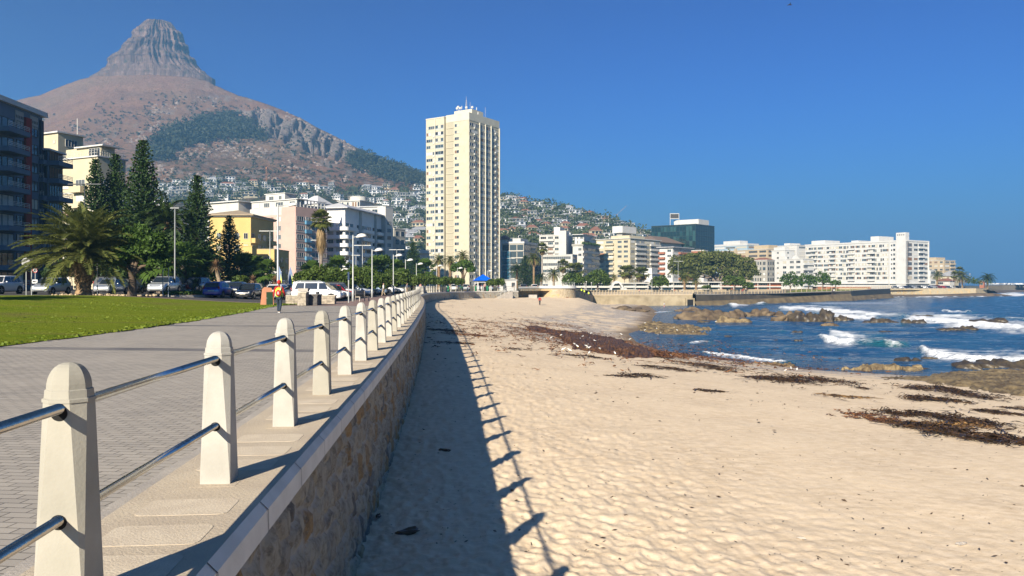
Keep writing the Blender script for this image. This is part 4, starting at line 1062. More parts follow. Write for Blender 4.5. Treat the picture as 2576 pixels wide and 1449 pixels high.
b = simple('apartment_building', 'white stepped apartment block with rows of balconies behind palms', 1411, 430, 24, 1357, 1440, 591, W_WHITE, 7, [(.05, .28), (.36, .6), (.68, .95)], [(.2, .4)], base=-1, balA=[(.3, .98)], fh=3.1); b.box('blank_shaft', 'A', -.28, .06, 0, b.H + 2.2, -3, 1.4, W_WHITE)
b.roofbox('lift_tower', .1, .38, .1, .5, b.H + .3, b.H + 4.4, W_BRIGHT); b.done()
b = simple('low_building', 'low white terrace block with a dark window band behind palms', 1440, 410, 24, 1362, 1452, 641, W_WHITE, 3, [(.05, .95)], [(.1, .9)], base=-1, fh=3.4, h=1.5, cat='building', pc=.1); b.done()
b = Bld('apartment_building', 'white apartment building with curved window bays and planted roof terrace', 1466, 425, 24, 1441, 1507, 618, W_WHITE, None, -1)
zs = [b.H - 2.6 - 2.95 * i for i in range(6)]
b.wins('A', [(.12, .45)], zs, 1.4, n=2); 
for z in zs: b.box('window_band_sill', 'B', -.01, 1.0, z - 1.2, z - .05, 0, .7, W_WHITE)
b.wins('B', [(.02, .24), (.26, .49), (.51, .74), (.76, .98)], zs, 1.6, n=4, out=.35, pcurt=.4); b.slab('terrace', b.H, b.H + .9, .5, W_GREY)
b.roofbox('setback_storey', .05, .95, .08, .8, b.H + .9, b.H + 5.9, W_BRIGHT); b.wins('A', [(.1, .4), (.6, .7)], [b.H + 1.3, b.H + 3.8], 1.6, n=2, out=-.08 * b.LB + .02)
b.wins('B', [(.1, .42), (.48, .78)], [b.H + 1.3, b.H + 3.8], 1.8, n=3, out=-.05 * b.LA + .02, gl=GL[1]); b.slab('cap', b.H + 5.9, b.H + 6.2, .3, W_BRIGHT)
hedge = MB()
for k in range(14): blob(hedge, (*(b.uB * (b.LB * k / 13) + b.nB * .2).to_tuple(), b.H + 1.3), .9, 1, .5, 2, k)
hedge.build('terrace_plants', leafmat('hedge_leaf', (.03, .06, .012), (.06, .10, .02)), b.root); b.done()
b = Bld('apartment_building', 'long cream apartment block with brick balcony fronts and many windows', 1585, 460, 40, 1500, 1661, 600, W_CREAM, None, -1)
zs = [b.H - 2.4 - 2.85 * i for i in range(8)]
b.wins('A', [(.06, .18), (.24, .36), (.5, .7), (.78, .97)], zs, 1.4, n=0, pcurt=.35)
b.wins('B', [(.02, .14), (.17, .30), (.34, .46), (.5, .62), (.66, .78), (.82, .97)], zs, 1.5, n=0, pcurt=.3)
b.balcs('A', [(.46, .72)], [z - .95 for z in zs], 1.2, .95, W_CREAM); b.balcs('A', [(.74, 1.0)], [zs[2] - .95, zs[3] - .95], .9, .95, M('brown_brick', (.36, .17, .08), .9, (.30, .14, .07), 2))
b.balcs('B', [(.16, .47), (.64, .98)], [z - .95 for z in zs], 1.0, .9, W_WHITE)
b.slab('roof', b.H, b.H + .35, .7, W_BRIGHT); b.roofbox('roof_storey', .2, .75, .2, .7, b.H + .35, b.H + 2.4, W_CREAM)
b.roofbox('water_tank_base', .42, .58, .2, .5, b.H + 2.4, b.H + 4.0, W_GREY); b.roofbox('water_tank', .36, .66, .15, .6, b.H + 4.0, b.H + 8.0, W_BRIGHT); b.done()
b = simple('hall_building', 'large building with sloping brown grey roof behind the long cream block', 1652, 540, 40, 1575, 1750, 610, W_WHITE, 2, [(.1, .45), (.55, .9)], [(.1, .9)], base=-1, cat='building', fh=4, h=2); b.hip(b.H + .4, 5.2, 2.5, R_BROWN); b.done()
b = simple('apartment_building', 'white block with brown brick balcony bands and overhanging pale roof', 1692, 445, 40, 1659, 1739, 624, W_BRIGHT, 6, [(.1, .4)], [(.05, .4), (.5, .95)], base=-1.5, balA=[(.55, 1.0)], balB=[(.3, .98)], bmat=W_BRICK, bd=1.4); b.slab('overhang', b.H + .3, b.H + .8, 1.4, R_GREY); b.done()
b = simple('low_building', 'white and brick low block beside the overhanging pale roof', 1770, 470, 40, 1735, 1780, 630, W_BRIGHT, 3, [(.1, .9)], [(.2, .8)], base=-1.5, cat='building'); b.box('brick_band', 'A', 0, 1, b.H - 3, b.H - .3, 0, .3, W_BRICK); b.done()
# dark glass office
GG = glass('green_black_glass', (.010, .024, .026), .06, .7)
b = Bld('office_building', 'dark green glass office block with white roof box and empty billboard frame', 1750, 560, 40, 1639, 1797, 565, GG, None, -1, 'office building')
for f in 'AB':
    nb = 14 if f == 'A' else 8
    zs = [b.H - .6 - 3.6 * i for i in range(6)]
    for i, z in enumerate(zs): b.box('floor_line', f, 0, 1, z - .12, z + .12, 0, .06, M('dark_mullion', (.03, .045, .045), .4))
    for k in range(nb + 1): b.box('mullion', f, k / nb - .002, k / nb + .002, 2, b.H - .48, 0, .09, MATS['dark_mullion'])
for i in range(5):
    for k in range(14):
        if R.random() < .5: b.box('glazed_panel', 'A', k / 14 + .006, (k + 1) / 14 - .006, b.H - 4.1 - 3.6 * i, b.H - .75 - 3.6 * i, 0, .03, R.choice([glass('green_glass_light', (.028, .066, .062), .08, .7), glass('green_glass_mid', (.018, .045, .043), .08, .7)]))
b.slab('parapet', b.H, b.H + .6, .1, MATS['dark_mullion']); b.roofbox('roof_box', .0, .55, .15, .7, b.H + .6, b.H + 4.2, W_BRIGHT)
mb = MB(); p = b.uA * (b.LA * .5) + b.uB * 2
for dx in (-3.3, 3.0): mb.box((p.x + dx, p.y - .2, b.H + .6), (p.x + dx + .3, p.y + .2, b.H + 8.6))
mb.box((p.x - 3.3, p.y - .3, b.H + 8.6), (p.x + 3.3, p.y + .3, b.H + 9.0)); mb.box((p.x - 3.3, p.y - .28, b.H + 5.0), (p.x + 3.3, p.y + .28, b.H + 5.4)); mb.box((p.x - 3.0, p.y - .1, b.H + 5.4), (p.x + 3.0, p.y + .1, b.H + 8.6), None, 1)
mb.build('billboard_frame', [W_BRIGHT, FRD], b.root)
b.roofbox('left_step', 1.0, 1.12, .2, .9, 0, b.H - 3.6, GG); b.done()
b = simple('hotel_building', 'far white and pale blue roofed block right of the glass office', 1880, 640, 55, 1797, 1908, 617, wallmat('pale_blue_render', (.40, .52, .60)), 3, [(.02, .32), (.36, .64), (.68, .98)], [(.1, .9)], base=-1, fh=3.2, cat='building'); b.slab('roof_band', b.H + .3, b.H + 1.6, .3, W_BRIGHT); b.roofbox('roof_hump', .25, .75, .1, .8, b.H + 1.6, b.H + 4.2, W_BRIGHT); b.done()
b = simple('apartment_building', 'long beige block with brown window bands behind the big fig tree', 1930, 545, 58, 1813, 1962, 627, W_BEIGE, 6, [(.02, .16), (.2, .38), (.45, .62), (.68, .82), (.86, .97)], [(.1, .9)], base=-1, fr=FRB, pc=.3); b.box('stair_shaft', 'A', .63, .67, 0, b.H + 1.5, 0, 1.2, W_BEIGE); b.roofbox('upper_storey', .0, .3, .1, .8, b.H + .3, b.H + 3, W_BEIGE); b.done()
b = simple('apartment_building', 'grey four storey building with narrow windows and a red roof edge', 1930, 425, 50, 1888, 1949, 655, W_GREY, 5, [(.1, .25), (.35, .42), (.5, .57), (.65, .72), (.8, .95)], [(.1, .25), (.4, .55), (.7, .85)], base=-1.5, h=1.6, fr=FRD, pc=.1, n=1)
b.hip(b.H + .3, 1.4, .2, R_RED); b.done()
b = simple('apartment_building', 'plain bright white slab with few small windows right of the grey building', 1975, 455, 58, 1941, 1999, 630, W_BRIGHT, 8, [(.45, .6)], [(.2, .4)], base=-1.5, h=1.1, n=2); b.roofbox('top_storey', .1, .9, .1, .6, b.H + .3, b.H + 2.0, W_BRIGHT); b.done()
b = simple('apartment_building', 'white villa style block with curved gables left of the long white block', 2020, 440, 58, 1961, 2046, 652, W_BRIGHT, 5, [(.1, .28), (.38, .55), (.7, .85)], [(.05, .45), (.55, .95)], base=-1.5, balB=[(.02, .96)], bd=.9)
for f0 in (.12, .62):
    pts = [(0, 0), (1.0, .2), (1.6, 1.2), (2.4, 1.9), (3.2, 2.1), (4.0, 1.9), (4.8, 1.2), (5.4, .2), (6.4, 0)]
    mb = MB(); loc, rz = b.frame('A', f0 * b.LA, b.H + .3); mb.extrude_y(pts, -.5, .0); inst('gable', mb.mesh('gable', W_BRIGHT), b.root, loc, rz)
b.done()
# --- the long white block by the water
b = Bld('apartment_block', 'long bright white eight storey block with blank corner shaft by the sea', 2280, 480, 57, 2026, 2336, 607, W_BRIGHT, None, -1.5)
zs = [b.H - 2.7 - 2.85 * i for i in range(8)]
nb = 13
for z in zs:
    for k in range(nb):
        f0 = .155 + (k / nb) * .84; w = .84 / nb
        t = (k * 7 + 3) % 5
        b.part('window', rib(w * b.LA * (.96 if t in (0, 2) else .86), 4 if t else 5, 1.35 if t not in (0,) else 1.7), 'A', (f0 + w / 2) * b.LA, z - (.3 if t == 0 else 0), .0, 100)
for k in (2, 5, 8, 11):
    f0 = .155 + (k / nb) * .84; b.balcs('A', [(f0, f0 + .84 / nb)], [z - 1.15 for z in zs], 1.1, .95, W_BRIGHT)
b.box('shaft', 'A', .0, .085, 0, b.H + 5.4, -3, .8, W_BRIGHT); b.box('end_fin', 'A', .145, .152, 0, b.H + .5, 0, .8, W_BRIGHT)
for k in range(4): b.box('vent', 'A', .012 + k * .018, .02 + k * .018, b.H + 3.6, b.H + 4.4, .8, .815, FRD)
b.wins('A', [(.098, .118)], zs, 1.4, n=1, pcurt=.1, name='small_window'); b.wins('A', [(.125, .138)], zs, 1.1, n=1, pcurt=.1, name='small_window')
b.wins('B', [(.06, .24)], [z - .3 for z in zs], 1.9, n=2, nh=2, frame=FRB, name='stair_window'); b.wins('B', [(.33, .5), (.80, .95)], zs, 1.4, n=2, name='sea_window', pcurt=.15); b.wins('B', [(.55, .76)], zs, 1.6, n=3, name='sea_window', pcurt=.1)
b.balcs('B', [(.53, .78)], [z - 1.1 for z in zs], 1.0, .95, W_BRIGHT); b.box('edge_fin', 'B', .975, 1.0, 0, b.H + .3, 0, .5, W_BRIGHT)
b.slab('parapet', b.H, b.H + .9, .3, W_BRIGHT)
for f0, f1, h in ((.28, .36, 4.2), (.48, .55, 2.2), (.82, .97, 3.4)): b.roofbox('roof_box', f0, f1, .15, .8, b.H + .9, b.H + h, W_BRIGHT)
b.slab('ground_canopy', 3.0, 3.4, 1.2, W_BRIGHT); b.done()
b = simple('apartment_building', 'white rear block with flat roof boxes behind the curved gable villa', 2005, 560, 58, 1915, 2050, 617, W_BRIGHT, 3, [(.05, .3), (.4, .65), (.7, .95)], [(.1, .9)], base=-1); b.roofbox('roof_box', .3, .45, .2, .8, b.H + .3, b.H + 2, W_BRIGHT); b.done()
b = simple('annex_building', 'three storey white annex with blue windows at the sea end of the white block', 2340, 492, 57, 2333, 2354, 680, W_BRIGHT, 3, None, [(.1, .9)], base=-1.5, gl=GL[1], dA=6, h=1.8, cat='building'); b.done()
b = simple('apartment_building', 'distant beige stepped apartment block right of the long white block', 2375, 620, 55, 2334, 2403, 655, W_BEIGE, 4, [(.08, .25), (.4, .6), (.75, .92)], [(.1, .45), (.55, .9)], base=-1.5, balB=[(.5, .95)]); b.roofbox('upper_storey', .55, 1., .1, .9, b.H + .3, b.H + 2.6, W_BEIGE); b.done()
b = simple('house', 'cream house with large grey hipped roof near the point', 2398, 540, 50, 2366, 2412, 694, W_CREAM, 1, [(.3, .5)], [(.3, .6)], base=-1.5, cat='house'); b.hip(b.H + .32, 3.2, 1.0, R_GREY); b.done()
b = simple('clubhouse', 'low building with long red roof near the far car park', 2390, 505, 55, 2356, 2402, 707, W_WHITE, 1, [(.1, .4), (.5, .9)], None, base=-1.5, cat='building'); b.hip(b.H + .32, 1.4, .8, R_RED); b.done()
b = simple('kiosk', 'small brick and white kiosk by the far palm', 2475, 470, 40, 2464, 2482, 708, W_BRICK, 1, [(.2, .8)], None, base=-1.2, dB=4, cat='kiosk'); b.slab('flat_roof', b.H + .3, b.H + .5, .6, W_WHITE); b.done()
# --- long low pavilion behind the far promenade
def longhall(label, pl, pr, Y, z0, z1, brick):
    x0, x1 = X(pl, Y), X(pr, Y); t = thing('pavilion', (x0, Y, z0), label, 'building'); w = x1 - x0; H = z1 - z0
    m = MB(); m.box((0, 1, 0), (w, 9, H - .35)); m.build('wall', W_BRICK if brick else W_WHITE, t)
    m = MB(); m.box((-.5, -.6, H - .35), (w + .5, 9.5, H)); m.build('roof', W_WHITE, t)
    m = MB(); m.box((-.3, -.2, H * .48), (w + .3, .999, H * .58)); m.build('canopy', W_WHITE, t)
    n = int(w / 4.2)
    for k in range(n):
        if k % 5 == 4: continue
        inst('window', win_mesh(3.4, 1.1, 4, FRW, GL[0]), t, ((k + .5) * w / n, 1, H * .66), math.pi); inst('window', win_mesh(3.0, 1.3, 2, FRD, GL[k % 2]), t, ((k + .5) * w / n, 1, .6), math.pi)
    m = MB()
    for k in range(n + 1): m.box((k * w / n - .1, -.15, 0), (k * w / n + .1, .1, H - .36))
    m.build('column', W_WHITE, t); return t
longhall('long low white roofed pavilion with strip windows right of the white arch', 1635, 1812, 300, -1.7, 2.4, False)
longhall('long low pavilion with brick base beyond the fig tree', 1815, 1967, 312, -1.6, 2.3, True)
longhall('dark fronted low pavilion left of the white arch behind the round trees', 1440, 1630, 296, -1.6, 2.0, False)
b = simple('deco_pavilion', 'small white pavilion with round corner window and roof terrace behind slim palms', 1640, 330, 30, 1617, 1660, 690, W_BRIGHT, 3, [(.4, .6)], [(.3, .6)], base=-1.7, fh=3.6, cat='building'); b.roofbox('upper_storey', .1, .9, .1, .8, b.H + .3, b.H + 2.6, W_BRIGHT); b.done()
# ================================================================ vegetation
rs = np.random.RandomState(11)
def quads_mesh(name, V, mats, mi=None, smooth=False):
    """V: (n,4,3) -> mesh of loose quads"""
    n = len(V); me = bpy.data.meshes.new(name)
    me.vertices.add(n * 4); me.vertices.foreach_set('co', np.ascontiguousarray(V, np.float32).reshape(-1))
    me.loops.add(n * 4); me.loops.foreach_set('vertex_index', np.arange(n * 4, dtype=np.int32))
    me.polygons.add(n); me.polygons.foreach_set('loop_start', np.arange(0, n * 4, 4, dtype=np.int32))
    for m in (mats if isinstance(mats, (list, tuple)) else [mats]): me.materials.append(m)
    if mi is not None: me.polygons.foreach_set('material_index', np.asarray(mi, np.int32))
    me.update(calc_edges=True); return me
def unit(v): return v / (np.linalg.norm(v, axis=-1, keepdims=True) + 1e-9)
def leaves(C, size, up=.35, asp=.6):
    """random leaf quads at centres C"""
    n = len(C); nrm = unit(rs.normal(size=(n, 3)) + np.array([0, 0, up]))
    u = unit(np.cross(nrm, rs.normal(size=(n, 3)))); w = np.cross(nrm, u)
    s = (np.asarray(size) * (.6 + .8 * rs.rand(n)))[:, None]
    u = u * s; w = w * s * asp
    return np.stack([C - u, C - w * .9 + nrm * s * .15, C + u, C + w * .9 + nrm * s * .15], 1)
def cloud(c, r, n, shell=.55, lump=.3, low=-.6):
    """points in the outer part of an uneven ellipsoid"""
    d = unit(rs.normal(size=(n * 2, 3))); d = d[d[:, 2] > low][:n]
    k = (shell + (1 - shell) * rs.rand(len(d)) ** .6)
    k = k * (1 + lump * (vn(d[:, 0] * 2.2 + c[0] * 3.1 + 40, d[:, 1] * 2.2 + d[:, 2] * 1.7 + c[1] + 40, 5) - .45) * 2)
    return np.asarray(c) + d * k[:, None] * np.asarray(r)
def crown_mesh(name, blobs, mat, size, up=.35, low=-.5, shell=.5):
    Q = [leaves(cloud(c, r, n, shell, .35, low), size, up) for c, r, n in blobs]
    return quads_mesh(name, np.concatenate(Q), mat)
BARK = M('bark', (.14, .10, .07), .95, (.09, .065, .045), 3, .6, 14); BARKG = M('grey_bark', (.24, .20, .16), .95, (.15, .12, .10), 3, .6, 14)
BARKP = M('palm_bark', (.30, .20, .11), .95, (.12, .08, .045), 6, .9, 22, lo=.42, hi=.58)
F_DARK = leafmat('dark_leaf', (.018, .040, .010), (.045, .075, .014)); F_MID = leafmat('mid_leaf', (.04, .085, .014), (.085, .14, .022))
F_HEDGE = leafmat('bush_leaf', (.035, .07, .012), (.10, .14, .022)); F_FIG = leafmat('fig_leaf', (.06, .085, .018), (.16, .165, .04))
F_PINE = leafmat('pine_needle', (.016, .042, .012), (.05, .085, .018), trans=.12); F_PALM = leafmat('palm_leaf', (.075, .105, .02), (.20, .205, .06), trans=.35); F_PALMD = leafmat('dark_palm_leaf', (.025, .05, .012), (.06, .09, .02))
F_DRY = leafmat('dry_leaf', (.20, .13, .055), (.30, .21, .10), trans=.1); F_ALOE = leafmat('aloe_leaf', (.10, .09, .05), (.22, .10, .05), trans=0); F_ALOEG = leafmat('aloe_green', (.06, .09, .04), (.12, .14, .06), trans=0)
def trunk_mesh(name, mat, pts, r, limbs=(), n=8):
    mb = MB(); mb.tube(pts, r, n)
    for p, rr in limbs: mb.tube(p, rr, 6)
    return mb.mesh(name, mat, True)
# Norfolk pine, 20 m
def norfolk(H, Rm, seed, mat, sp=.52):
    r0 = np.random.RandomState(seed); Q = []
    z = .10 * H
    while z < H * .985:
        t = z / H; r = Rm * (1 - t) ** .78 * (1.06 if t < .8 else .9) * (.86 + .28 * r0.rand()) + .25
        nb = 9 if t < .85 else 6; a0 = r0.rand() * 6.3
        for k in range(nb):
            a = a0 + 6.283 * k / nb + r0.normal() * .12; rr = r * (.84 + .3 * r0.rand())
            m = max(3, int(rr / .26)); s = np.linspace(.12, 1, m)
            zz = z - .10 * rr * s + .32 * rr * s ** 2.2 + r0.normal(size=m) * .04
            C = np.stack([np.cos(a) * rr * s, np.sin(a) * rr * s, zz], 1)
            d = np.array([math.cos(a), math.sin(a), .25]); sd_ = np.array([-math.sin(a), math.cos(a), 0])
            for off in (-1, 1, 0):
                u = unit(d * .7 + sd_ * off * .8 + r0.normal(size=(m, 3)) * .25) * (.36 * (.7 + .6 * r0.rand(m)))[:, None]
                w = np.array([0, 0, .10]) + r0.normal(size=(m, 3)) * .05 + sd_ * .05
                Q.append(np.stack([C - w, C + u * .6 - w * 1.2, C + u, C + w], 1))
        z += sp * (.85 + .3 * r0.rand()) * (1 - .35 * t)
    tip = np.array([[[0, 0, H * .95], [.1, 0, H * .97], [0, 0, H * 1.01], [-.1, 0, H * .97]]]); Q.append(tip)
    return quads_mesh('crown', np.concatenate(Q), mat)
NP1 = norfolk(20, 4.0, 3, F_PINE); NP2 = norfolk(20, 4.2, 8, F_PINE); NPT = trunk_mesh('trunk', BARK, [(0, 0, -.5), (0, 0, 10), (0, 0, 19.6)], [.42, .26, .03])
def norf(label, px, ptop, Y, base, H=None, wide=1., me=NP1, rz=0., grp='norfolk pines'):
    z0 = base; h = Z(ptop, Y) - z0; s = h / 20
    t = thing('norfolk_pine', (X(px, Y), Y, z0), label, 'tree', grp, rz); t.scale = (s * wide, s * wide, s)
    inst('trunk', NPT, t); inst('crown', me, t); return t
norf('dark norfolk pine, leftmost of the tall cone shaped pines', 240, 397, 104, .5, wide=.80, me=NP2, rz=.4)
norf('norfolk pine close beside the leftmost pine', 291, 386, 106, .5, wide=.86, rz=1.3)
norf('tallest norfolk pine, reaching well above its neighbours', 360, 350, 98, .5, wide=.92, me=NP2, rz=2.2)
norf('norfolk pine standing alone just left of the yellow building', 496, 440, 99, .5, wide=.98, rz=.9)
norf('smaller open norfolk pine in front of the yellow building', 577, 540, 112, .4, wide=1.1, me=NP2, rz=2.9)
norf('small distant norfolk pine left of the tower foot', 1039, 608, 250, .5, wide=1.35, rz=.2)
norf('dark layered norfolk pine in front of the scaffolded glass building', 1322, 642, 330, -.5, wide=1.7, me=NP2, rz=1.9)
# feather palm (Canary date palm type), crown centre at z = 0
def feather(nf, Lf, seed, droop=1.0, np_=26, mat=None, up0=82, dn=-28, w=.035):
    r0 = np.random.RandomState(seed); Q = []
    for i in range(nf):
        e = rad(up0 + (dn - up0) * ((i + .5) / nf) ** .9 + r0.normal() * 5); a = i * 2.39996 + r0.normal() * .15
        l = Lf * (.78 + .3 * r0.rand()) * (.92 + .08 * math.cos(e)); s = np.linspace(0, 1, np_ + 1)
        el = e - droop * (1.05 + .3 * r0.rand()) * s ** 1.4 * (1.15 if e > .5 else .75)
        ds = l / np_; rr = np.cumsum(np.cos(el)) * ds; zz = np.cumsum(np.sin(el)) * ds
        Pn = np.stack([np.cos(a) * rr, np.sin(a) * rr, zz], 1); T = unit(np.gradient(Pn, axis=0)); S = np.array([-math.sin(a), math.cos(a), 0.])
        Un = np.cross(T, S) * -1
        Un = np.where(Un[:, 2:3] < 0, -Un, Un)
        ll = .62 * (Lf / 4.5) * np.sin(np.pi * (s * .86 + .10)) ** .7
        for sg in (1, -1):
            d = unit(T * .65 + S * sg * .8 + Un * (.35 + .25 * r0.rand(np_ + 1))[:, None] + r0.normal(size=Pn.shape) * .10)
            tip = Pn + d * ll[:, None]; tip[:, 2] -= .22 * ll
            mid = Pn + d * ll[:, None] * .5
            wv = T * w * (Lf / 4.5)
            Q.append(np.stack([Pn - wv, mid - wv * 1.2, tip, mid + wv * 1.2], 1))
        wv = S * .035; Q.append(np.stack([Pn[:-1] - wv, Pn[:-1] + wv, Pn[1:] + wv * .7, Pn[1:] - wv * .7], 1))
    return quads_mesh('crown', np.concatenate(Q), mat)
FE1 = feather(150, 4.9, 2, .72, 44, F_PALM, up0=89, dn=-12, w=.055); FE2 = feather(60, 4.6, 5, 1.1, 20, F_PALM, w=.09); FE3 = feather(60, 4.6, 9, 1.1, 20, F_PALMD, w=.09)
DRYF = feather(16, 4.0, 4, 1.2, 22, F_DRY, up0=-10, dn=-48, w=.05); DRYF.name = 'dry_fronds'
def date_palm(label, px, ycrown, Y, base, R_, tr=.42, me=FE2, grp='date palms', rz=0., dry=True):
    zc = Z(ycrown, Y); t = thing('date_palm', (X(px, Y), Y, base), label, 'palm tree', grp, rz); h = zc - base; s = R_ / 4.6
    mb = MB(); prof = [(tr * 1.35, -.3), (tr * 1.15, .15), (tr, .6)]
    k = 0; z = .6
    while z < h - 1.0 * s: prof += [(tr * (1.0 + .05 * (k % 2)), z)]; z += .16; k += 1
    prof += [(tr * 1.25, h - .9 * s), (tr * 1.45, h - .45 * s), (tr * .9, h + .1)]
    mb.lathe(prof, 14); mb.build('trunk', BARKP, t, True)
    c = inst('crown', me, t, (0, 0, h)); c.scale = (s, s, s)
    if dry: d = inst('dry_fronds', DRYF, t, (0, 0, h - .25 * s)); d.scale = (s, s, s)
    return t
dp = date_palm('large spreading date palm with thick scarred trunk at the far lawn edge', 210, 640, 66, .62, 5.0, .56, FE1)
for o in dp.children:
    if o.name.startswith('dry'): o.scale = (.6, .6, .6)
# cut leaf bases on the big trunk
ps = copy_tree(dp, label='date palm outside the frame whose shadow crosses the lawn'); ps.location = (-38.5, 42.5, G(-38.5, 42.5)); ps['group'] = 'date palms'
mb = MB(); h = Z(640, 66) - .62
for i in range(150):
    z = .9 + (h - 1.2) * (i / 150); a = i * 2.39996; rr = .62 * (1.0 + (.35 if z > h - .8 else .05))
    T = Matrix.Rotation(a, 4, 'Z') @ Matrix.Translation((rr - .03, 0, z)) @ Matrix.Rotation(rad(-35), 4, 'Y')
    mb.add([(0, -.11, 0), (0, .11, 0), (.17, .07, .07), (.17, -.07, .07), (0, -.09, .13), (0, .09, .13)], [(0, 1, 2, 3), (3, 2, 5, 4), (0, 3, 4), (1, 5, 2)], T)
mb.build('leaf_base', M('cut_leaf_base', (.36, .26, .15), .9, (.16, .10, .06), 5), dp)
for lab, px, yc, Y, base, R_, me in [
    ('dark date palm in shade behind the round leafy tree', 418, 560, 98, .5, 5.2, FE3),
    ('date palm left of the three at the tower foot', 1104, 655, 205, .3, 2.5, FE2), ('middle date palm of the three at the tower foot', 1133, 656, 215, .3, 2.4, FE2), ('tallest of the three date palms at the tower foot', 1164, 645, 220, .3, 2.7, FE2),
    ('date palm with drooping crown in front of the scaffolded building', 1300, 678, 290, -.5, 4.0, FE3), ('tall full date palm left of a slim fan palm right of the tower', 1343, 651, 290, -.5, 3.6, FE2),
    ('bright date palm in front of the low white terrace block', 1393, 690, 270, -.6, 3.4, FE2), ('squat date palm behind the bastion', 1361, 699, 262, -.6, 2.8, FE3),
    ('low date palm left of the white arch', 1545, 697, 300, -1.6, 1.8, FE2), ('date palm in front of the fig tree, left one of the pair', 1722, 701, 290, -1.6, 2.6, FE2), ('date palm in front of the fig tree, right one of the pair', 1751, 706, 290, -1.6, 2.3, FE2),
    ('date palm at the sea end of the white block', 2358, 692, 455, -1.2, 4.2, FE2), ('wide date palm beside the slim palm near the point', 2421, 697, 440, -1.2, 5.0, FE2), ('last date palm standing alone on the point', 2484, 701, 450, -1.2, 5.2, FE3)]:
    date_palm(lab, px, yc, Y, base, R_, .38, me, rz=px * .37, dry=(me is FE2))
# fan palms
def fan(nf, R_, seed, mat, up0=85, dn=-35, stalk=.45):
    r0 = np.random.RandomState(seed); Q = []
    for i in range(nf):
        e = rad(up0 + (dn - up0) * ((i + .5) / nf) + r0.normal() * 8); a = i * 2.39996 + r0.normal() * .2
        d = np.array([math.cos(a) * math.cos(e), math.sin(a) * math.cos(e), math.sin(e)]); sd_ = np.array([-math.sin(a), math.cos(a), 0]); up_ = np.cross(d, sd_) * -1
        c = d * R_ * stalk; wv = sd_ * .03
        Q.append(np.stack([-wv, wv, c + wv, c - wv])[None])
        for k in range(11):
            f = (k - 5) / 5 * 1.25; q = d * math.cos(f) + sd_ * math.sin(f) + up_ * r0.normal() * .08; ln = R_ * (1 - stalk) * (1 - .25 * abs(f) / 1.25) * (.9 + .2 * r0.rand())
            tip = c + q * ln; tip[2] -= .22 * ln * (1 + .5 * r0.rand()); wv2 = (sd_ * math.cos(f) - d * math.sin(f)) * .055 * R_; mid = c + q * ln * .55
            Q.append(np.stack([c, mid - wv2, tip, mid + wv2])[None])
    return quads_mesh('crown', np.concatenate(Q), mat)
FA1 = fan(52, 1.9, 3, F_PALM); FA2 = fan(30, 1.9, 6, F_PALM); FA3 = fan(34, 1.9, 7, F_MID)
SKIRT = fan(46, 1.9, 9, F_DRY, -45, -84, .35); SKIRT.name = 'dry_skirt'
def fan_palm(label, px, ycrown, Y, base, s=1., tr=.2, skirt=1.0, me=FA2, grp='slim fan palms', rz=0.):
    zc = Z(ycrown, Y); t = thing('fan_palm', (X(px, Y), Y, base), label, 'palm tree', grp, rz); h = zc - base
    mb = MB(); mb.lathe([(tr * 1.5, -.3), (tr * 1.1, .5)] + [(tr * (1 + .06 * (k % 2)), .5 + (h - .6) * k / 24) for k in range(25)], 9); mb.build('trunk', BARKG, t, True)
    c = inst('crown', me, t, (0, 0, h)); c.scale = (s, s, s)
    if skirt: d = inst('dry_skirt', SKIRT, t, (0, 0, h)); d.scale = (s * .62, s * .62, s * skirt)
    return t
fp_ = fan_palm('tall fan palm with thick brown skirt of dead leaves in front of the white block', 808, 555, 122, .3, 1.15, .27, 2.2, FA1)
for lab, px, yc, Y, base, s in [('tall slim fan palm right of a full date palm beyond the bastion', 1364, 625, 288, -.5, 1.5), ('slim fan palm in front of the curved bay building', 1416, 668, 300, -.8, 1.7),
    ('left one of the slim fan palms above the round tree', 1436, 681, 310, -.8, 2.1), ('right one of the slim fan palms above the round tree', 1452, 680, 312, -.8, 2.1), ('first of four slim palms behind the white arch', 1571, 684, 300, -1.6, 1.7), ('second of four slim palms behind the white arch', 1583, 683, 302, -1.6, 1.7),
    ('third of four slim palms behind the white arch', 1607, 687, 300, -1.6, 1.6), ('fourth of four slim palms behind the white arch', 1619, 688, 302, -1.6, 1.7), ('slim palm in front of the left side of the fig tree', 1731, 684, 330, -1.6, 2.2), ('very tall thin palm near the point', 2414, 681, 445, -1.2, 1.6), ('thin palm left of the tall one near the point', 2402, 692, 442, -1.2, 1.6)]:
    fan_palm(lab, px, yc, Y, base, s, .18, .8, rz=px * .7)
# bushy fan palms on the left
for lab, px, yc, Y, s in [('bushy low fan palm behind the silver and dark parked cars', 402, 664, 84, 1.6), ('low fan palm beside the white pole lamp', 462, 664, 90, 1.7), ('low dark fan palm left of the aloe tree', 500, 676, 92, 1.5), ('fan palm in front of the yellow annex', 672, 686, 104, 1.2), ('dark fan palm in shade below the small pine', 610, 684, 110, 1.8), ('small fan palm left of the leaning aloe', 640, 688, 120, 1.8)]:
    fan_palm(lab, px, yc, Y, .5, s, .3, 0, FA3, 'bushy fan palms', px)
for i, (px, yc, Y, s) in enumerate([(850, 681, 118, 1.5), (945, 679, 140, 1.7), (965, 676, 146, 1.7), (1000, 684, 150, 1.6), (1070, 682, 190, 2.0), (785, 690, 125, 1.5)]):
    fan_palm('fan palm top showing above the rounded hedge, number %s along it from the left' % ['second', 'third', 'fourth', 'fifth', 'sixth', 'first'][i], px, yc, Y, .3, s, .25, 0, FA3, 'fan palms behind the hedge', px)
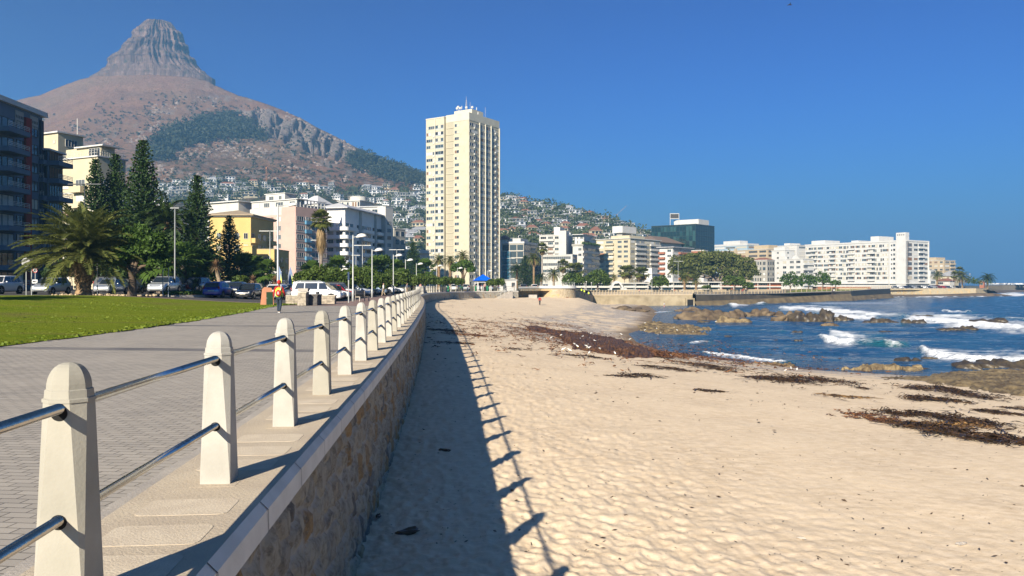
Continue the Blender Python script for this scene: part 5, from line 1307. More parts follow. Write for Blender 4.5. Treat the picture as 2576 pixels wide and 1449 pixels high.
# broad trees and bushes
def tree(name, label, px, Y, base, blobs, mat, size, trunk, cat='tree', grp=None, tm=BARK, limbs=(), up=.4, low=-.55):
    """blobs in pixels: (px, py, rx px, ry px, n)"""
    t = thing(name, (X(px, Y), Y, base), label, cat, grp); k = Y / F; B = []; x0 = X(px, Y)
    for bx, by, rx, rz_, n in blobs:
        if size < .25: n = int(n * 1.8)
        B.append(((X(bx, Y) - x0, rs.uniform(-.4, .4) * rx * k, Z(by, Y) - base), (rx * k, rx * k * .9, rz_ * k), n))
    if trunk:
        h = min(b[0][2] for b in B); lim = []
        for c, r, n in B:
            c = Vector(c); m = Vector((c.x * .35, c.y * .3, lerp(trunk[1], c.z, .55))); lim.append(([Vector((0, 0, trunk[1] * .8)), m, c], [trunk[0] * .6, trunk[0] * .4, trunk[0] * .15]))
        inst('trunk', trunk_mesh('trunk', tm, [(0, 0, -.3), (.05, 0, trunk[1] * .5), (0, 0, trunk[1])], [trunk[0] * 1.25, trunk[0], trunk[0] * .8], lim), t)
    inst('crown' if trunk else 'foliage', crown_mesh('crown', B, mat, size, up, low), t); return t
tree('leafy_tree', 'round leafy tree with leaning trunk right of the big date palm', 332, 66.5, .62, [(352, 600, 34, 30, 1500), (385, 620, 36, 34, 1500), (330, 640, 40, 28, 1300), (395, 660, 28, 24, 800), (300, 655, 26, 20, 500)], F_MID, .17, (.33, 2.0))
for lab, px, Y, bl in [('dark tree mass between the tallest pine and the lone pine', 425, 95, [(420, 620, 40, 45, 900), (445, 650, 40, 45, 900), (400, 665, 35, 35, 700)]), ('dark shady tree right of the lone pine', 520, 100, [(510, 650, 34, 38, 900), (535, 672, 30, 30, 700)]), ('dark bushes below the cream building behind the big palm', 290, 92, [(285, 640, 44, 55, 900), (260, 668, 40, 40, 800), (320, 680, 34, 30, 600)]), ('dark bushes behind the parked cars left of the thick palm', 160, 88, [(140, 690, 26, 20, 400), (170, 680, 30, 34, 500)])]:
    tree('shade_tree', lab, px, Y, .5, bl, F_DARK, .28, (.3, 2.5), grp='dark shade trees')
hedges = [(790, 92, [(772, 702, 28, 20, 900), (800, 696, 36, 26, 1300), (835, 700, 40, 26, 1500), (865, 705, 30, 24, 900)], 'big rounded green bush behind the white van'),
          (915, 106, [(890, 700, 30, 26, 1200), (915, 694, 32, 24, 1200), (945, 704, 28, 22, 1000), (965, 712, 18, 16, 500)], 'big rounded green bush behind the row of parked cars'),
          (1000, 128, [(985, 700, 24, 20, 900), (1012, 699, 24, 20, 900), (1035, 705, 18, 14, 500)], 'rounded green bush right of the third lamp'),
          (1075, 150, [(1055, 704, 22, 13, 600), (1085, 705, 22, 12, 600), (1110, 708, 18, 9, 400)], 'low rounded bush below the three date palms'),
          (1140, 160, [(1125, 707, 20, 9, 400), (1155, 708, 16, 9, 350)], 'low bush left of the blue roofed pavilion'), (1250, 172, [(1238, 711, 14, 8, 300), (1256, 710, 14, 9, 300)], 'low bush right of the blue roofed pavilion')]
for px, Y, bl, lab in hedges: tree('rounded_bush', lab, px, Y, .2, bl, F_HEDGE, .17 if Y < 120 else .24, None, 'bush', 'rounded bushes along the promenade', low=-.9)
tree('rounded_bush', 'clipped round bush behind the small silver hatchback', 605, 88, .4, [(604, 706, 20, 13, 700)], F_HEDGE, .14, None, 'bush', low=-.9)
tree('umbrella_tree', 'umbrella shaped green tree in front of the tower foot', 1166, 195, .2, [(1150, 676, 16, 13, 500), (1168, 668, 20, 13, 700), (1184, 678, 12, 10, 350)], F_MID, .32, (.35, 3.2))
tree('fig_tree', 'huge spreading fig tree with wide olive crown by the far promenade', 1800, 360, -1.6,
     [(1720, 664, 36, 22, 1300), (1752, 656, 38, 22, 1500), (1790, 651, 40, 20, 1500), (1830, 655, 40, 22, 1500), (1866, 666, 36, 22, 1300), (1888, 684, 22, 18, 700), (1710, 682, 26, 18, 800), (1760, 682, 36, 18, 1000), (1800, 678, 36, 20, 1000), (1845, 686, 36, 18, 1000), (1735, 694, 24, 12, 500), (1872, 696, 26, 12, 500)], F_FIG, .55, (1.1, 5), tm=BARKG)
for lab, px, Y, bl in [('round dark green tree, left one of the pair beside the bastion', 1443, 250, [(1432, 704, 18, 16, 500), (1455, 704, 16, 16, 500)]), ('dense round tree, larger one of the pair beside the bastion', 1503, 255, [(1492, 702, 20, 18, 700), (1512, 698, 22, 20, 800), (1526, 708, 10, 12, 250)]),
     ('round green tree right of the slim palms', 1659, 270, [(1650, 710, 14, 13, 400), (1668, 708, 14, 14, 400)]), ('small round tree in front of the fig tree', 1848, 285, [(1836, 707, 18, 14, 500), (1862, 708, 16, 14, 450)]), ('low round shrub in front of the long pavilion', 1778, 282, [(1778, 722, 10, 5, 150)]), ('bush beside the brick part of the long pavilion', 1890, 285, [(1884, 718, 14, 8, 250)]),
     ('bright green tree cluster in front of the villa, leftmost of three', 1988, 330, [(1972, 706, 14, 17, 400), (1992, 704, 16, 18, 450), (2008, 710, 12, 14, 300)]), ('bright green tree in front of the white block, middle of three', 2034, 335, [(2028, 704, 14, 16, 400), (2042, 706, 12, 16, 350)]), ('bright green tree in front of the white block, rightmost of three', 2070, 338, [(2064, 700, 14, 17, 400), (2078, 702, 12, 17, 350)]), ('low bush right of the bright green trees', 2102, 345, [(2100, 712, 13, 8, 250)]), ('bush among the lamps near the point', 2446, 440, [(2442, 706, 10, 10, 200), (2455, 709, 10, 8, 150)])]:
    tree('round_tree' if 'tree' in lab else 'shrub', lab, px, Y, -1.6 if px > 1560 else -.6, bl, F_MID if 'green tree' in lab and px > 1950 else F_HEDGE, .42, (.25, 2.2) if 'tree' in lab else None, 'tree' if 'tree' in lab else 'bush', 'round trees along the far promenade', low=-.75)
# aloes
def aloe(label, px, ytop, Y, base, lean=.2, n=46, Lf=.8, me_m=F_ALOE, trunk=True):
    t = thing('aloe_plant', (X(px, Y), Y, base), label, 'plant', 'aloes among the parked cars'); h = Z(ytop, Y) - base - Lf * .7; r0 = np.random.RandomState(int(px)); Q = []
    for i in range(n):
        e = rad(80 - 125 * (i + .5) / n); a = i * 2.4; d = np.array([math.cos(a) * math.cos(e), math.sin(a) * math.cos(e), math.sin(e)]); s_ = np.array([-math.sin(a), math.cos(a), 0]) * .055
        c = np.array([lean, 0, h]); m = c + d * Lf * .5; tip = c + d * Lf + np.array([0, 0, -.25 * Lf * math.cos(e)]); Q.append(np.stack([c - s_, m - s_ * 1.1, tip, m + s_ * 1.1])[None])
    inst('rosette', quads_mesh('rosette', np.concatenate(Q), me_m), t)
    if trunk: inst('trunk', trunk_mesh('trunk', M('dry_aloe_trunk', (.34, .27, .19), .95, (.20, .15, .10), 5, .8, 20), [(0, 0, -.2), (.02, 0, h * .4), (lean, 0, h)], [.14, .2, .3]), t)
aloe('tall aloe tree with red brown leaves and dry trunk in front of the small pine', 552, 655, 86, .5, -.35, 90, 1.0)
aloe('small leaning aloe beside the bench on the planted island', 484, 700, 73, .3, .35, 60, .62, F_ALOEG)
aloe('red brown spiky aloe right of the clipped bush', 630, 693, 84, .4, .3, 60, .75)
aloe('spiky aloe rosette left of the person with the red cap', 688, 695, 88, .3, .2, 60, .9)
# ================================================================ vehicles
RUB = M('tyre_rubber', (.018, .018, .018), .85); RIM = M('alloy_rim', (.42, .42, .43), .35, metal=.8); CARGL = glass('car_glass', (.012, .016, .02), .06, .7)
HEADL = glass('headlight', (.55, .57, .60), .12, .6); TAILL = glass('tail_light', (.30, .015, .012), .2, .5); PLATE = M('number_plate', (.62, .60, .5), .6); BLACKT = M('black_trim', (.02, .02, .022), .6)
PAINT = {}
def paint(n, c, metal=.0):
    if n not in PAINT:
        m, nt, b = nodes_of(n + '_paint'); b.inputs['Base Color'].default_value = (*c, 1); b.inputs['Roughness'].default_value = .3; b.inputs['Coat Weight'].default_value = .8; b.inputs['Coat Roughness'].default_value = .05; b.inputs['Metallic'].default_value = metal
        PAINT[n] = m
    return PAINT[n]
for n, c, m_ in [('white', (.66, .66, .65), 0), ('silver', (.42, .44, .46), .5), ('blue', (.015, .03, .30), .1), ('black', (.012, .013, .016), 0), ('dark_blue', (.02, .03, .07), .1), ('grey', (.12, .125, .13), .4), ('red', (.32, .02, .02), 0), ('green', (.30, .36, .16), .2), ('maroon', (.12, .02, .02), .1), ('pale_blue', (.22, .30, .38), .4)]: paint(n, c, m_)
def ring_loft(mb, st, mi=0):
    """st: list of (x, zb, zs, hw, crown)"""
    vs = []; n = 10
    for x, zb, zs, hw, cr in st:
        zm = zb + (zs - zb) * .52
        half = [(.80 * hw, zb), (.985 * hw, zb + .10), (hw, zm), (.965 * hw, zs - .03), (.88 * hw, zs + cr * .35)]
        vs += [(x, y, z) for y, z in half] + [(x, -y, z) for y, z in reversed(half)]
    fs = []
    for i in range(len(st) - 1):
        for k in range(n):
            k2 = (k + 1) % n; fs.append((i * n + k, (i + 1) * n + k, (i + 1) * n + k2, i * n + k2))
    fs.append(tuple(range(n))); fs.append(tuple(range(len(st) * n - 1, (len(st) - 1) * n - 1, -1)))
    mb.add(vs, fs, None, mi)
# type: length, width, hood stations, greenhouse (front base x, roof front x, roof rear x, rear base x), roof height, belt height
TYPES = {
 'hatchback': dict(L=3.95, W=1.72, H=1.50, belt=.93, hood=.88, g=(.98, .38, -1.45, -1.93), wr=.31, wb=(1.22, -1.24), side=[(.74, -.30), (-.38, -1.28)]),
 'people_carrier': dict(L=3.95, W=1.78, H=1.58, belt=.98, hood=.93, g=(1.12, .42, -1.45, -1.92), wr=.32, wb=(1.26, -1.28), side=[(.82, -.30), (-.38, -1.32)]),
 'suv': dict(L=4.5, W=1.88, H=1.76, belt=1.10, hood=1.05, g=(1.05, .45, -1.9, -2.2), wr=.38, wb=(1.38, -1.38), side=[(.86, -.2), (-.28, -1.1), (-1.18, -1.75)]),
 'van': dict(L=4.55, W=1.80, H=1.80, belt=1.05, hood=1.02, g=(1.45, .55, -2.12, -2.24), wr=.33, wb=(1.40, -1.36), side=[(1.12, .25), (.12, -1.02), (-1.1, -1.95)]),
 'sedan': dict(L=4.45, W=1.76, H=1.45, belt=.92, hood=.88, g=(.95, .30, -.95, -1.62), wr=.32, wb=(1.38, -1.34), side=[(.72, -.22), (-.30, -1.02)]),
 'minibus': dict(L=5.0, W=1.9, H=2.15, belt=1.2, hood=1.15, g=(2.2, 1.5, -2.38, -2.46), wr=.34, wb=(1.55, -1.5), side=[(1.75, .8), (.7, -.5), (-.6, -2.2)]),
}
CARP = {}
WHEEL = {}
def wheel(r):
    if r not in WHEEL:
        a = MB(); T = Matrix.Rotation(rad(90), 4, 'X')
        a.lathe([(r * .62, -.1), (r * .9, -.11), (r, -.07), (r, .07), (r * .9, .11), (r * .62, .1)], 20, T)
        b = MB(); b.lathe([(r * .64, -.07), (r * .6, .0), (r * .15, .03), (.02, .105), (.01, .105)], 10, T)
        for k in range(5):
            q = Matrix.Rotation(rad(72 * k), 4, 'Y'); b.box((-.035, -.104, .04), (.035, -.075, r * .64), q); b.box((-.035, .075, .04), (.035, .104, r * .64), q)
        WHEEL[r] = (a.mesh('tyre', RUB, True), b.mesh('rim', RIM))
    return WHEEL[r]
def make_car(kind, col):
    d = TYPES[kind]; L_, W, H = d['L'], d['W'], d['H']; hw = W / 2; g = d['g']; zb = .22; bt = d['belt']; hd = d['hood']
    t = bpy.data.objects.new('parked_car', None); t.empty_display_size = .2
    P_ = PAINT[col]
    f, r = L_ / 2, -L_ / 2
    mb = MB()
    ring_loft(mb, [(f, .34, .58, hw * .74, .02), (f - .06, .25, .70, hw * .88, .03), (f - .28, zb, hd - .12, hw * .96, .05), (f - .6, zb, hd - .04, hw * .99, .06), (g[0] + .1, zb, hd, hw, .05), (g[0] - .3, zb, bt - .01, hw, .0), (0, zb, bt, hw, .0), (g[3] + .35, zb, bt + .01, hw, 0), (r + .35, zb, bt, hw * .985, .02), (r + .08, .26, bt - .06, hw * .93, .02), (r, .36, bt - .16, hw * .86, .02)])
    # greenhouse
    y0, y1 = hw * .90, hw * .72
    def sec(x0, x1, z, y): return [(x0, y, z), (x0, -y, z), (x1, -y, z), (x1, y, z)]
    rows = [sec(g[0], g[3], bt - .03, y0), sec(lerp(g[0], g[1], .9), lerp(g[3], g[2], .85), lerp(bt, H, .86), lerp(y0, y1, .86)), sec(g[1] - .08, g[2] + .02, H - .03, y1 * .97), sec(g[1] - .3, g[2] + .25, H, y1 * .8)]
    vs = [p for q in rows for p in q]; fs = []
    for i in range(3):
        for k in range(4): fs.append((i * 4 + k, i * 4 + (k + 1) % 4, (i + 1) * 4 + (k + 1) % 4, (i + 1) * 4 + k))
    fs.append((12, 13, 14, 15)); mb.add(vs, fs)
    b = mb.build('body', P_, t, True); bevel(b, .045, 2, 28)
    # glass panes laid just proud of the pillars
    hz_ = H - bt
    def side_y(z): return lerp(y0, y1, (z - bt + .03) / (hz_ + .03)) + .012
    za, zc = bt + .05, H - .13
    fx = lambda z: lerp(g[0], g[1], (z - bt) / hz_ * .97); rx_ = lambda z: lerp(g[3], g[2], (z - bt) / hz_ * .97)
    for nm, xx, o in (('windscreen', fx, .02), ('rear_window', rx_, -.02)):
        q = MB(); z0 = za - .02 if nm == 'windscreen' else za; z1 = zc + .03
        q.quad((xx(z0) + o, side_y(z0) - .07, z0), (xx(z0) + o, -side_y(z0) + .07, z0), (xx(z1) + o, -side_y(z1) + .08, z1), (xx(z1) + o, side_y(z1) - .08, z1)); q.build(nm, CARGL, t)
    sd_ = d['side']
    for sg in (1, -1):
        for i, (xa, xb) in enumerate(sd_):
            xt = xa - (.5 * (g[0] - g[1]) * .8 if i == 0 else 0); xbt = xb + (.22 if i == len(sd_) - 1 else 0)
            q = MB(); q.quad((xa, sg * side_y(za), za), (xb, sg * side_y(za), za), (xbt, sg * side_y(zc), zc), (xt, sg * side_y(zc), zc)); q.build('side_window', CARGL, t)
        m = MB(); blob(m, (g[0] - .32, sg * (hw + .08), bt + .06), .1, 1, 0, 1, 0, (.6, 1.1, .8)); m.build('wing_mirror', P_, t, True)
        for xw in d['wb']:
            m = MB(); T = Matrix.Translation((xw, sg * (hw * .93), d['wr'])) @ Matrix.Rotation(rad(90), 4, 'X'); m.lathe([(d['wr'] + .07, -.075), (d['wr'] + .07, .075)], 20, T); a = m.build('wheel_arch', BLACKT, t)
            ty, ri = wheel(d['wr']); w = bpy.data.objects.new('wheel', None); put(w, t); w.location = (xw, sg * (hw - .085), d['wr']); inst('tyre', ty, w); inst('rim', ri, w)
        m = MB(); blob(m, (f - .17, sg * hw * .66, hd - .24), .16, 1, 0, 1, 0, (1.1, 1.25, .62)); m.build('headlight', HEADL, t, True)
        m = MB(); blob(m, (r + .10, sg * hw * .80, bt - .12 + (.12 if kind != 'sedan' else 0)), .15, 1, 0, 1, 0, (.6, .75, 1.25)); m.build('tail_light', TAILL, t, True)
    for x0, nm in ((f - .01, 1), (r + .01, -1)):
        m = MB(); m.box((x0 - .03, -.26, .46 if nm > 0 else .62), (x0 + .03, .26, .57 if nm > 0 else .73)); m.build('number_plate', PLATE, t)
    m = MB(); m.box((f - .05, -hw * .55, .28), (f - .002, hw * .55, .42)); m.box((f - .07, -hw * .42, .60), (f - .035, hw * .42, .68)); m.build('grille', BLACKT, t)
    if kind in ('van', 'suv'):
        m = MB()
        for sg in (1, -1): m.tube([(g[1] - .35, sg * y1 * .86, H), (g[1] - .5, sg * y1 * .86, H + .06), (g[2] + .4, sg * y1 * .86, H + .06), (g[2] + .25, sg * y1 * .86, H)], .02, 5)
        m.build('roof_rail', BLACKT if kind == 'suv' else RIM, t)
    return t
def car(kind, col, x, y, head, label, z=None, grp='cars parked by the promenade'):
    """head: heading in degrees, 90 = away from the camera, 0 = towards +x"""
    k = (kind, col)
    if k not in CARP: t = CARP[k] = make_car(kind, col); put(t)
    else: t = copy_tree(CARP[k])
    t.location = (x, y, (G(x, y) + .012) if z is None else z); t.rotation_euler = (0, 0, rad(head)); t['label'] = label; t['category'] = 'van' if kind in ('van', 'minibus') else 'car'; t['group'] = grp
    if kind in ('van', 'minibus'): t.name = 'parked_van'
    return t
car('suv', 'white', -48.4, 75.3, -90, 'white off road car at the left edge with its rear towards the grey hatchback')
car('people_carrier', 'silver', -43.0, 74.2, -90, 'silver people carrier facing the lawn left of the thick palm trunk')
car('hatchback', 'silver', -38.5, 76.4, -90, 'silver hatchback facing the lawn just right of the thick palm trunk')
car('hatchback', 'black', -38.9, 83.0, -90, 'dark hatchback half hidden by the leaning tree trunk')
car('suv', 'silver', -35.6, 81.5, -90, 'silver off road car facing the lawn left of the no parking sign')
car('suv', 'dark_blue', -34.9, 88.0, -90, 'dark blue car behind the bench with the seated person')
car('minibus', 'white', -38.6, 97.0, -80, 'white minibus behind the seated person on the bench')
car('hatchback', 'blue', -27.4, 74.3, 90, 'bright blue hatchback seen from behind at the lawn edge')
car('hatchback', 'black', -24.9, 75.4, -90, 'black hatchback facing the camera beside the bright blue one')
car('hatchback', 'white', -22.6, 77.2, 90, 'small white hatchback seen from behind right of the black one')
car('suv', 'white', -20.6, 82.4, 90, 'white off road car seen from behind left of the person with the red cap')
car('van', 'white', -17.9, 73.4, 0, 'white passenger van standing side on behind the low stone wall')
for i, (kind, col, x, y, h, lab) in enumerate([('sedan', 'white', -31.5, 87.5, 100, 'white saloon behind the bright blue hatchback'), ('hatchback', 'dark_blue', -29.0, 84.5, 95, 'dark blue hatchback roof visible right behind the bright blue one'), ('sedan', 'dark_blue', -27.2, 92, 90, 'dark saloon in the second row behind the black hatchback'), ('hatchback', 'green', -28.7, 98.0, -80, 'pale green car in the far row behind the white off road car'), ('sedan', 'pale_blue', -26.0, 103, -90, 'pale blue saloon in the far row left of the tall lamp'), ('suv', 'white', -31.8, 108, -85, 'white off road car beneath the feather flags'), ('sedan', 'silver', -33.5, 93, 85, 'silver saloon behind the aloe tree'), ('hatchback', 'grey', -24.5, 87.5, 90, 'grey hatchback behind the small white hatchback'), ('sedan', 'black', -22.3, 90.5, 90, 'black saloon behind the orange electricity box'), ('suv', 'grey', -44.8, 90.0, 0, 'grey car in deep shade left of the thick palm trunk')]):
    car(kind, col, x, y, h, lab)
ordn = ['first', 'second', 'third', 'fourth', 'fifth', 'sixth', 'seventh', 'eighth', 'ninth', 'tenth', 'eleventh', 'twelfth', 'thirteenth', 'fourteenth', 'fifteenth', 'sixteenth', 'seventeenth', 'eighteenth', 'nineteenth', 'twentieth', 'twenty-first', 'twenty-second', 'twenty-third', 'twenty-fourth']
cc = ['silver', 'black', 'white', 'black', 'red', 'grey', 'dark_blue', 'maroon', 'silver', 'white', 'dark_blue', 'black', 'silver', 'grey', 'white', 'pale_blue', 'black', 'silver', 'white', 'grey', 'dark_blue', 'silver', 'white', 'black']
kk = ['hatchback', 'hatchback', 'sedan', 'hatchback', 'hatchback', 'suv', 'sedan', 'hatchback', 'suv', 'hatchback']
for i in range(24):
    y = 76.4 + i * 2.75
    if i in (11, 17): continue
    k = kk[i % 10]; n = {'hatchback': 'hatchback', 'sedan': 'saloon', 'suv': 'off road car'}[k]
    car(k, cc[i], prom_edge(y) - 2.7 - R.random() * .3, y, R.uniform(-4, 4) + 3, f'{cc[i].replace("_", " ")} {n}, {ordn[i]} car beyond the white van in the nose out row', grp='nose out row of cars along the promenade')
for i in range(9):
    x = -12.5 + i * 2.7; y = 172.5 + i * 1.6
    c = ['white', 'silver', 'white', 'pale_blue', 'silver', 'white', 'grey', 'white', 'silver'][i]
    car(kk[(i + 3) % 10], c, x - 1, y + 12, 95, f'{c.replace("_", " ")} car, {ordn[i]} from the left in the row behind the far railing', grp='cars behind the far railing')
for i in range(15):
    px = 2252 + i * 13.4; c = ['grey', 'white', 'dark_blue', 'black', 'silver', 'black', 'white', 'dark_blue', 'silver', 'maroon', 'red', 'dark_blue', 'white', 'black', 'silver'][i]
    car(kk[(i * 3 + 1) % 10], c, X(px, 440), 440 + i * .6, R.uniform(-15, 15), f'tiny {c.replace("_", " ")} car on the far sea wall, {ordn[i]} from the white block', z=-.9, grp='cars on the far sea wall')

# ================================================================ people
SKINB = M('brown_skin', (.16, .085, .05), .7); SKINL = M('light_skin', (.48, .30, .22), .7); HAIR = M('dark_hair', (.02, .015, .012), .9)
def cloth(n, c): return M(n, c, .9, tuple(q * .75 for q in c), 9, .3, 40)
def skin_obj(name, pts, edges, mat, parent, sub=2, root=0):
    me = bpy.data.meshes.new(name); me.from_pydata([p[:3] for p in pts], edges, []); me.materials.append(mat)
    o = bpy.data.objects.new(name, me); put(o, parent)
    sk = o.modifiers.new('skin', 'SKIN'); sk.use_smooth_shade = True
    if not me.skin_vertices: return o
    for v, p in zip(me.skin_vertices[0].data, pts):
        r = p[3]; v.radius = (r, r) if not isinstance(r, tuple) else r; v.use_root = False
    me.skin_vertices[0].data[root].use_root = True
    s = o.modifiers.new('subd', 'SUBSURF'); s.levels = s.render_levels = sub
    return o
def person(label, loc, rz, h=1.72, top=None, legs=None, skin=None, hat=None, vest=None, shoes=None, pose='walk', fingers=False, bag=None, hairm=HAIR, grp=None, shorts=False):
    """standing, walking or sitting figure facing +y"""
    t = thing('person', loc, label, 'person', grp, rz); k = h / 1.75; skin = skin or SKINB; sub = 2 if fingers else 1
    st = .20 if pose == 'walk' else .03
    if pose == 'sit': hip = .50; kneeL = (-.10, .40, .50); kneeR = (.10, .40, .48); ankL = (-.10, .38, .08); ankR = (.11, .36, .08)
    else: hip = .92; kneeL = (-.09, .04 + st * .5, .50); kneeR = (.09, .02 - st * .1, .50); ankL = (-.09, st * .9, .08); ankR = (.09, -st * 1.1, .10)
    sh = hip + .52; sw = .19
    if pose == 'sit': elL = (-.25, .10, sh - .26); elR = (.25, .10, sh - .26); haL = (-.17, .34, sh - .36); haR = (.17, .34, sh - .36)
    else: elL = (-.26, -.05 - st * .2, sh - .28); elR = (.26, -.02 + st * .1, sh - .28); haL = (-.29, .02 - st * .1, sh - .54); haR = (.29, .09 + st * .4, sh - .52)
    S = lambda q: tuple(c * k for c in q)
    P_ = [S((0, 0, hip, .125)), S((0, .0, hip + .20, .12)), S((0, .0, hip + .40, .135)), S((0, 0, sh + .01, .085)), S((0, .01, sh + .09, .055)), S((0, .02, sh + .17, .082)), S((0, .015, sh + .27, .080)), S((0, .01, sh + .315, .045)),
          S((-sw, 0, sh - .03, .062)), S((*elL, .045)), S((*haL, .030)), S((haL[0], haL[1] + .03, haL[2] - .07, .034)), S((sw, 0, sh - .03, .062)), S((*elR, .045)), S((*haR, .030)), S((haR[0], haR[1] + .03, haR[2] - .07, .034)),
          S((-.09, .0, hip - .05, .095)), S((*kneeL, .06)), S((*ankL, .042)), S((ankL[0], ankL[1] + .15, .04, .04)), S((.09, 0, hip - .05, .095)), S((*kneeR, .06)), S((*ankR, .042)), S((ankR[0], ankR[1] + .15, .045, .04))]
    E = [(0, 1), (1, 2), (2, 3), (3, 4), (4, 5), (5, 6), (6, 7), (2, 8), (8, 9), (9, 10), (10, 11), (2, 12), (12, 13), (13, 14), (14, 15), (0, 16), (16, 17), (17, 18), (18, 19), (0, 20), (20, 21), (21, 22), (22, 23)]
    if fingers:
        for hi, sg in ((11, -1), (15, 1)):
            b = P_[hi]
            for q in range(4):
                yy = b[1] + (.028 - .018 * q) * k; l = (.075, .085, .08, .06)[q] * k
                P_ += [(b[0] + sg * .004, yy, b[2] - .035 * k, .0095), (b[0] - sg * .004, yy + .004, b[2] - .035 * k - l * .5, .0085), (b[0] - sg * .022, yy + .012, b[2] - .035 * k - l, .0075)]; n = len(P_); E += [(hi, n - 3), (n - 3, n - 2), (n - 2, n - 1)]
            P_ += [(b[0] - sg * .012, b[1] + .045 * k, b[2] - .005, .011), (b[0] - sg * .022, b[1] + .065 * k, b[2] - .045 * k, .009)]; n = len(P_); E += [(hi, n - 2), (n - 2, n - 1)]
    skin_obj('body', P_, E, skin, t, sub)
    g = lambda i, r: (*P_[i][:3], r * k)
    if top: skin_obj('jacket', [g(0, .148), g(1, .146), g(2, .160), g(3, .105), g(8, .078), g(9, .062), g(10, .046), g(12, .078), g(13, .062), g(14, .046)], [(0, 1), (1, 2), (2, 3), (2, 4), (4, 5), (5, 6), (2, 7), (7, 8), (8, 9)], top, t, sub)
    if legs: skin_obj('trousers', [g(0, .140), g(16, .112), g(17, .08), g(18, .068), g(20, .112), g(21, .08), g(22, .068)] if not shorts else [g(0, .140), g(16, .112), g(17, .085), g(20, .112), g(21, .085)], [(0, 1), (1, 2), (2, 3), (0, 4), (4, 5), (5, 6)] if not shorts else [(0, 1), (1, 2), (0, 3), (3, 4)], legs, t, sub)
    for i, j in ((18, 19), (22, 23)):
        p, q = P_[i], P_[j]; skin_obj('shoe', [(p[0], p[1] - .05 * k, .045 * k, .045 * k), (q[0], q[1] - .02, .04 * k, .045 * k), (q[0], q[1] + .04 * k, .035 * k, .036 * k)], [(0, 1), (1, 2)], shoes or BLACKT, t, 1)
    hd = P_[6]
    if hat:
        m = MB(); m.lathe([(.105 * k, -.09 * k), (.112 * k, -.02 * k), (.108 * k, .05 * k), (.07 * k, .105 * k), (.01, .12 * k)], 16, Matrix.Translation((hd[0], hd[1] - .012 * k, hd[2] + .015 * k))); m.build('cap', hat, t, True)
    else:
        m = MB(); blob(m, (hd[0], hd[1] - .02 * k, hd[2] + .02 * k), .105 * k, 2, .12, 3, 1, (.92, 1, 1)); m.build('hair', hairm, t, True)
    # face on the +y side: nose, eyes, mouth, ears
    m = MB(); f0 = Vector(hd[:3]) + Vector((0, .078 * k, -.03 * k)); m.add([f0 + Vector(v) * k for v in ((-.014, 0, -.02), (.014, 0, -.02), (0, .024, -.018), (0, .0, .03))], [(0, 1, 2), (1, 3, 2), (0, 2, 3)]); m.build('nose', skin, t)
    for sg in (-1, 1):
        m = MB(); blob(m, f0 + Vector((sg * .032, -.006, .02)) * k, .010 * k, 1, 0); m.build('eye', HAIR, t, True)
        m = MB(); blob(m, (hd[0] + sg * .082 * k, hd[1], hd[2] - .03 * k), .028 * k, 1, 0, 1, 0, (.4, .8, 1.1)); m.build('ear', skin, t, True)
    m = MB(); blob(m, f0 + Vector((0, -.004, -.05)) * k, .022 * k, 1, 0, 1, 0, (1.2, .4, .35)); m.build('mouth', M('lips', (.25, .09, .07), .6), t, True)
    if vest:
        m = MB(); pr_ = [(.205, .13, -.02), (.20, .135, .12), (.21, .14, .30), (.205, .125, .42), (.13, .10, .50)]
        vs = []; n = 20
        for a, b_, z in pr_:
            for q in range(n): an = 6.2832 * q / n; vs.append((a * k * math.cos(an), b_ * 1.22 * k * math.sin(an), (hip + z) * k))
        fs = [(i * n + q, i * n + (q + 1) % n, (i + 1) * n + (q + 1) % n, (i + 1) * n + q) for i in range(len(pr_) - 1) for q in range(n)]; m.add(vs, fs)
        v = m.build('vest', vest, t, True); so_ = v.modifiers.new('thick', 'SOLIDIFY'); so_.thickness = .012
    if bag:
        m = MB(); c = Vector((.03, -.22, hip + .20)) * k
        blob(m, c, .17 * k, 2, .15, 2, 3, (.95, .45, 1.15)); m.build('bag', bag, t, True)
        m = MB(); m.tube([c + Vector((.07, .02, .12)) * k, Vector((.15, -.17, sh - .08)) * k, Vector((.14, -.09, sh + .07)) * k, Vector((.12, .06, sh + .06)) * k], .02, 6); m.build('bag_strap', cloth('white_strap', (.62, .62, .6)), t)
        m = MB()
        T = Matrix.Translation(c + Vector((0, -.078, .03)) * k) @ Matrix.Rotation(rad(90), 4, 'X')
        m.tube([T @ Vector((.045 * math.cos(a / 12 * 6.2832), .045 * math.sin(a / 12 * 6.2832), .004)) for a in range(13)], .008, 5); m.box((-.012, -.03, .0), (.012, .03, .01), T); m.box((-.06, -.09, .0), (.06, -.065, .01), T); m.build('bag_print', cloth('white_print', (.7, .7, .7)), t)
    return t
RED = cloth('red_cloth', (.40, .025, .02)); HIVIS = cloth('hi_vis_yellow', (.55, .72, .06)); JEAN = cloth('dark_jeans', (.025, .04, .06)); WHT = cloth('white_cloth', (.62, .62, .6)); DKC = cloth('dark_cloth', (.03, .03, .035)); GRYC = cloth('grey_cloth', (.2, .2, .22)); PNK = cloth('pink_cloth', (.55, .3, .27)); BEI = cloth('beige_cloth', (.40, .32, .22))
person('person in red cap, hi-vis vest and dark jeans walking away with a red shoulder bag', (X(702, 43.4), 43.4, 0), 0, 1.72, RED, JEAN, SKINB, RED, HIVIS, WHT, 'walk', True, RED)
bench_y = 76.0
person('person in red top sitting on the bench of the planted island', (X(472, bench_y), bench_y - .1, G(X(472, bench_y), bench_y)), rad(-60), 1.7, RED, WHT, SKINB, None, None, None, 'sit')
bx = X(1358, 158); person('lone person in red jacket and black trousers standing on the beach', (bx, 158, float(sand_z(bx, 158)) - .02), rad(170), 1.72, RED, DKC, SKINB, None, None, None, 'walk')
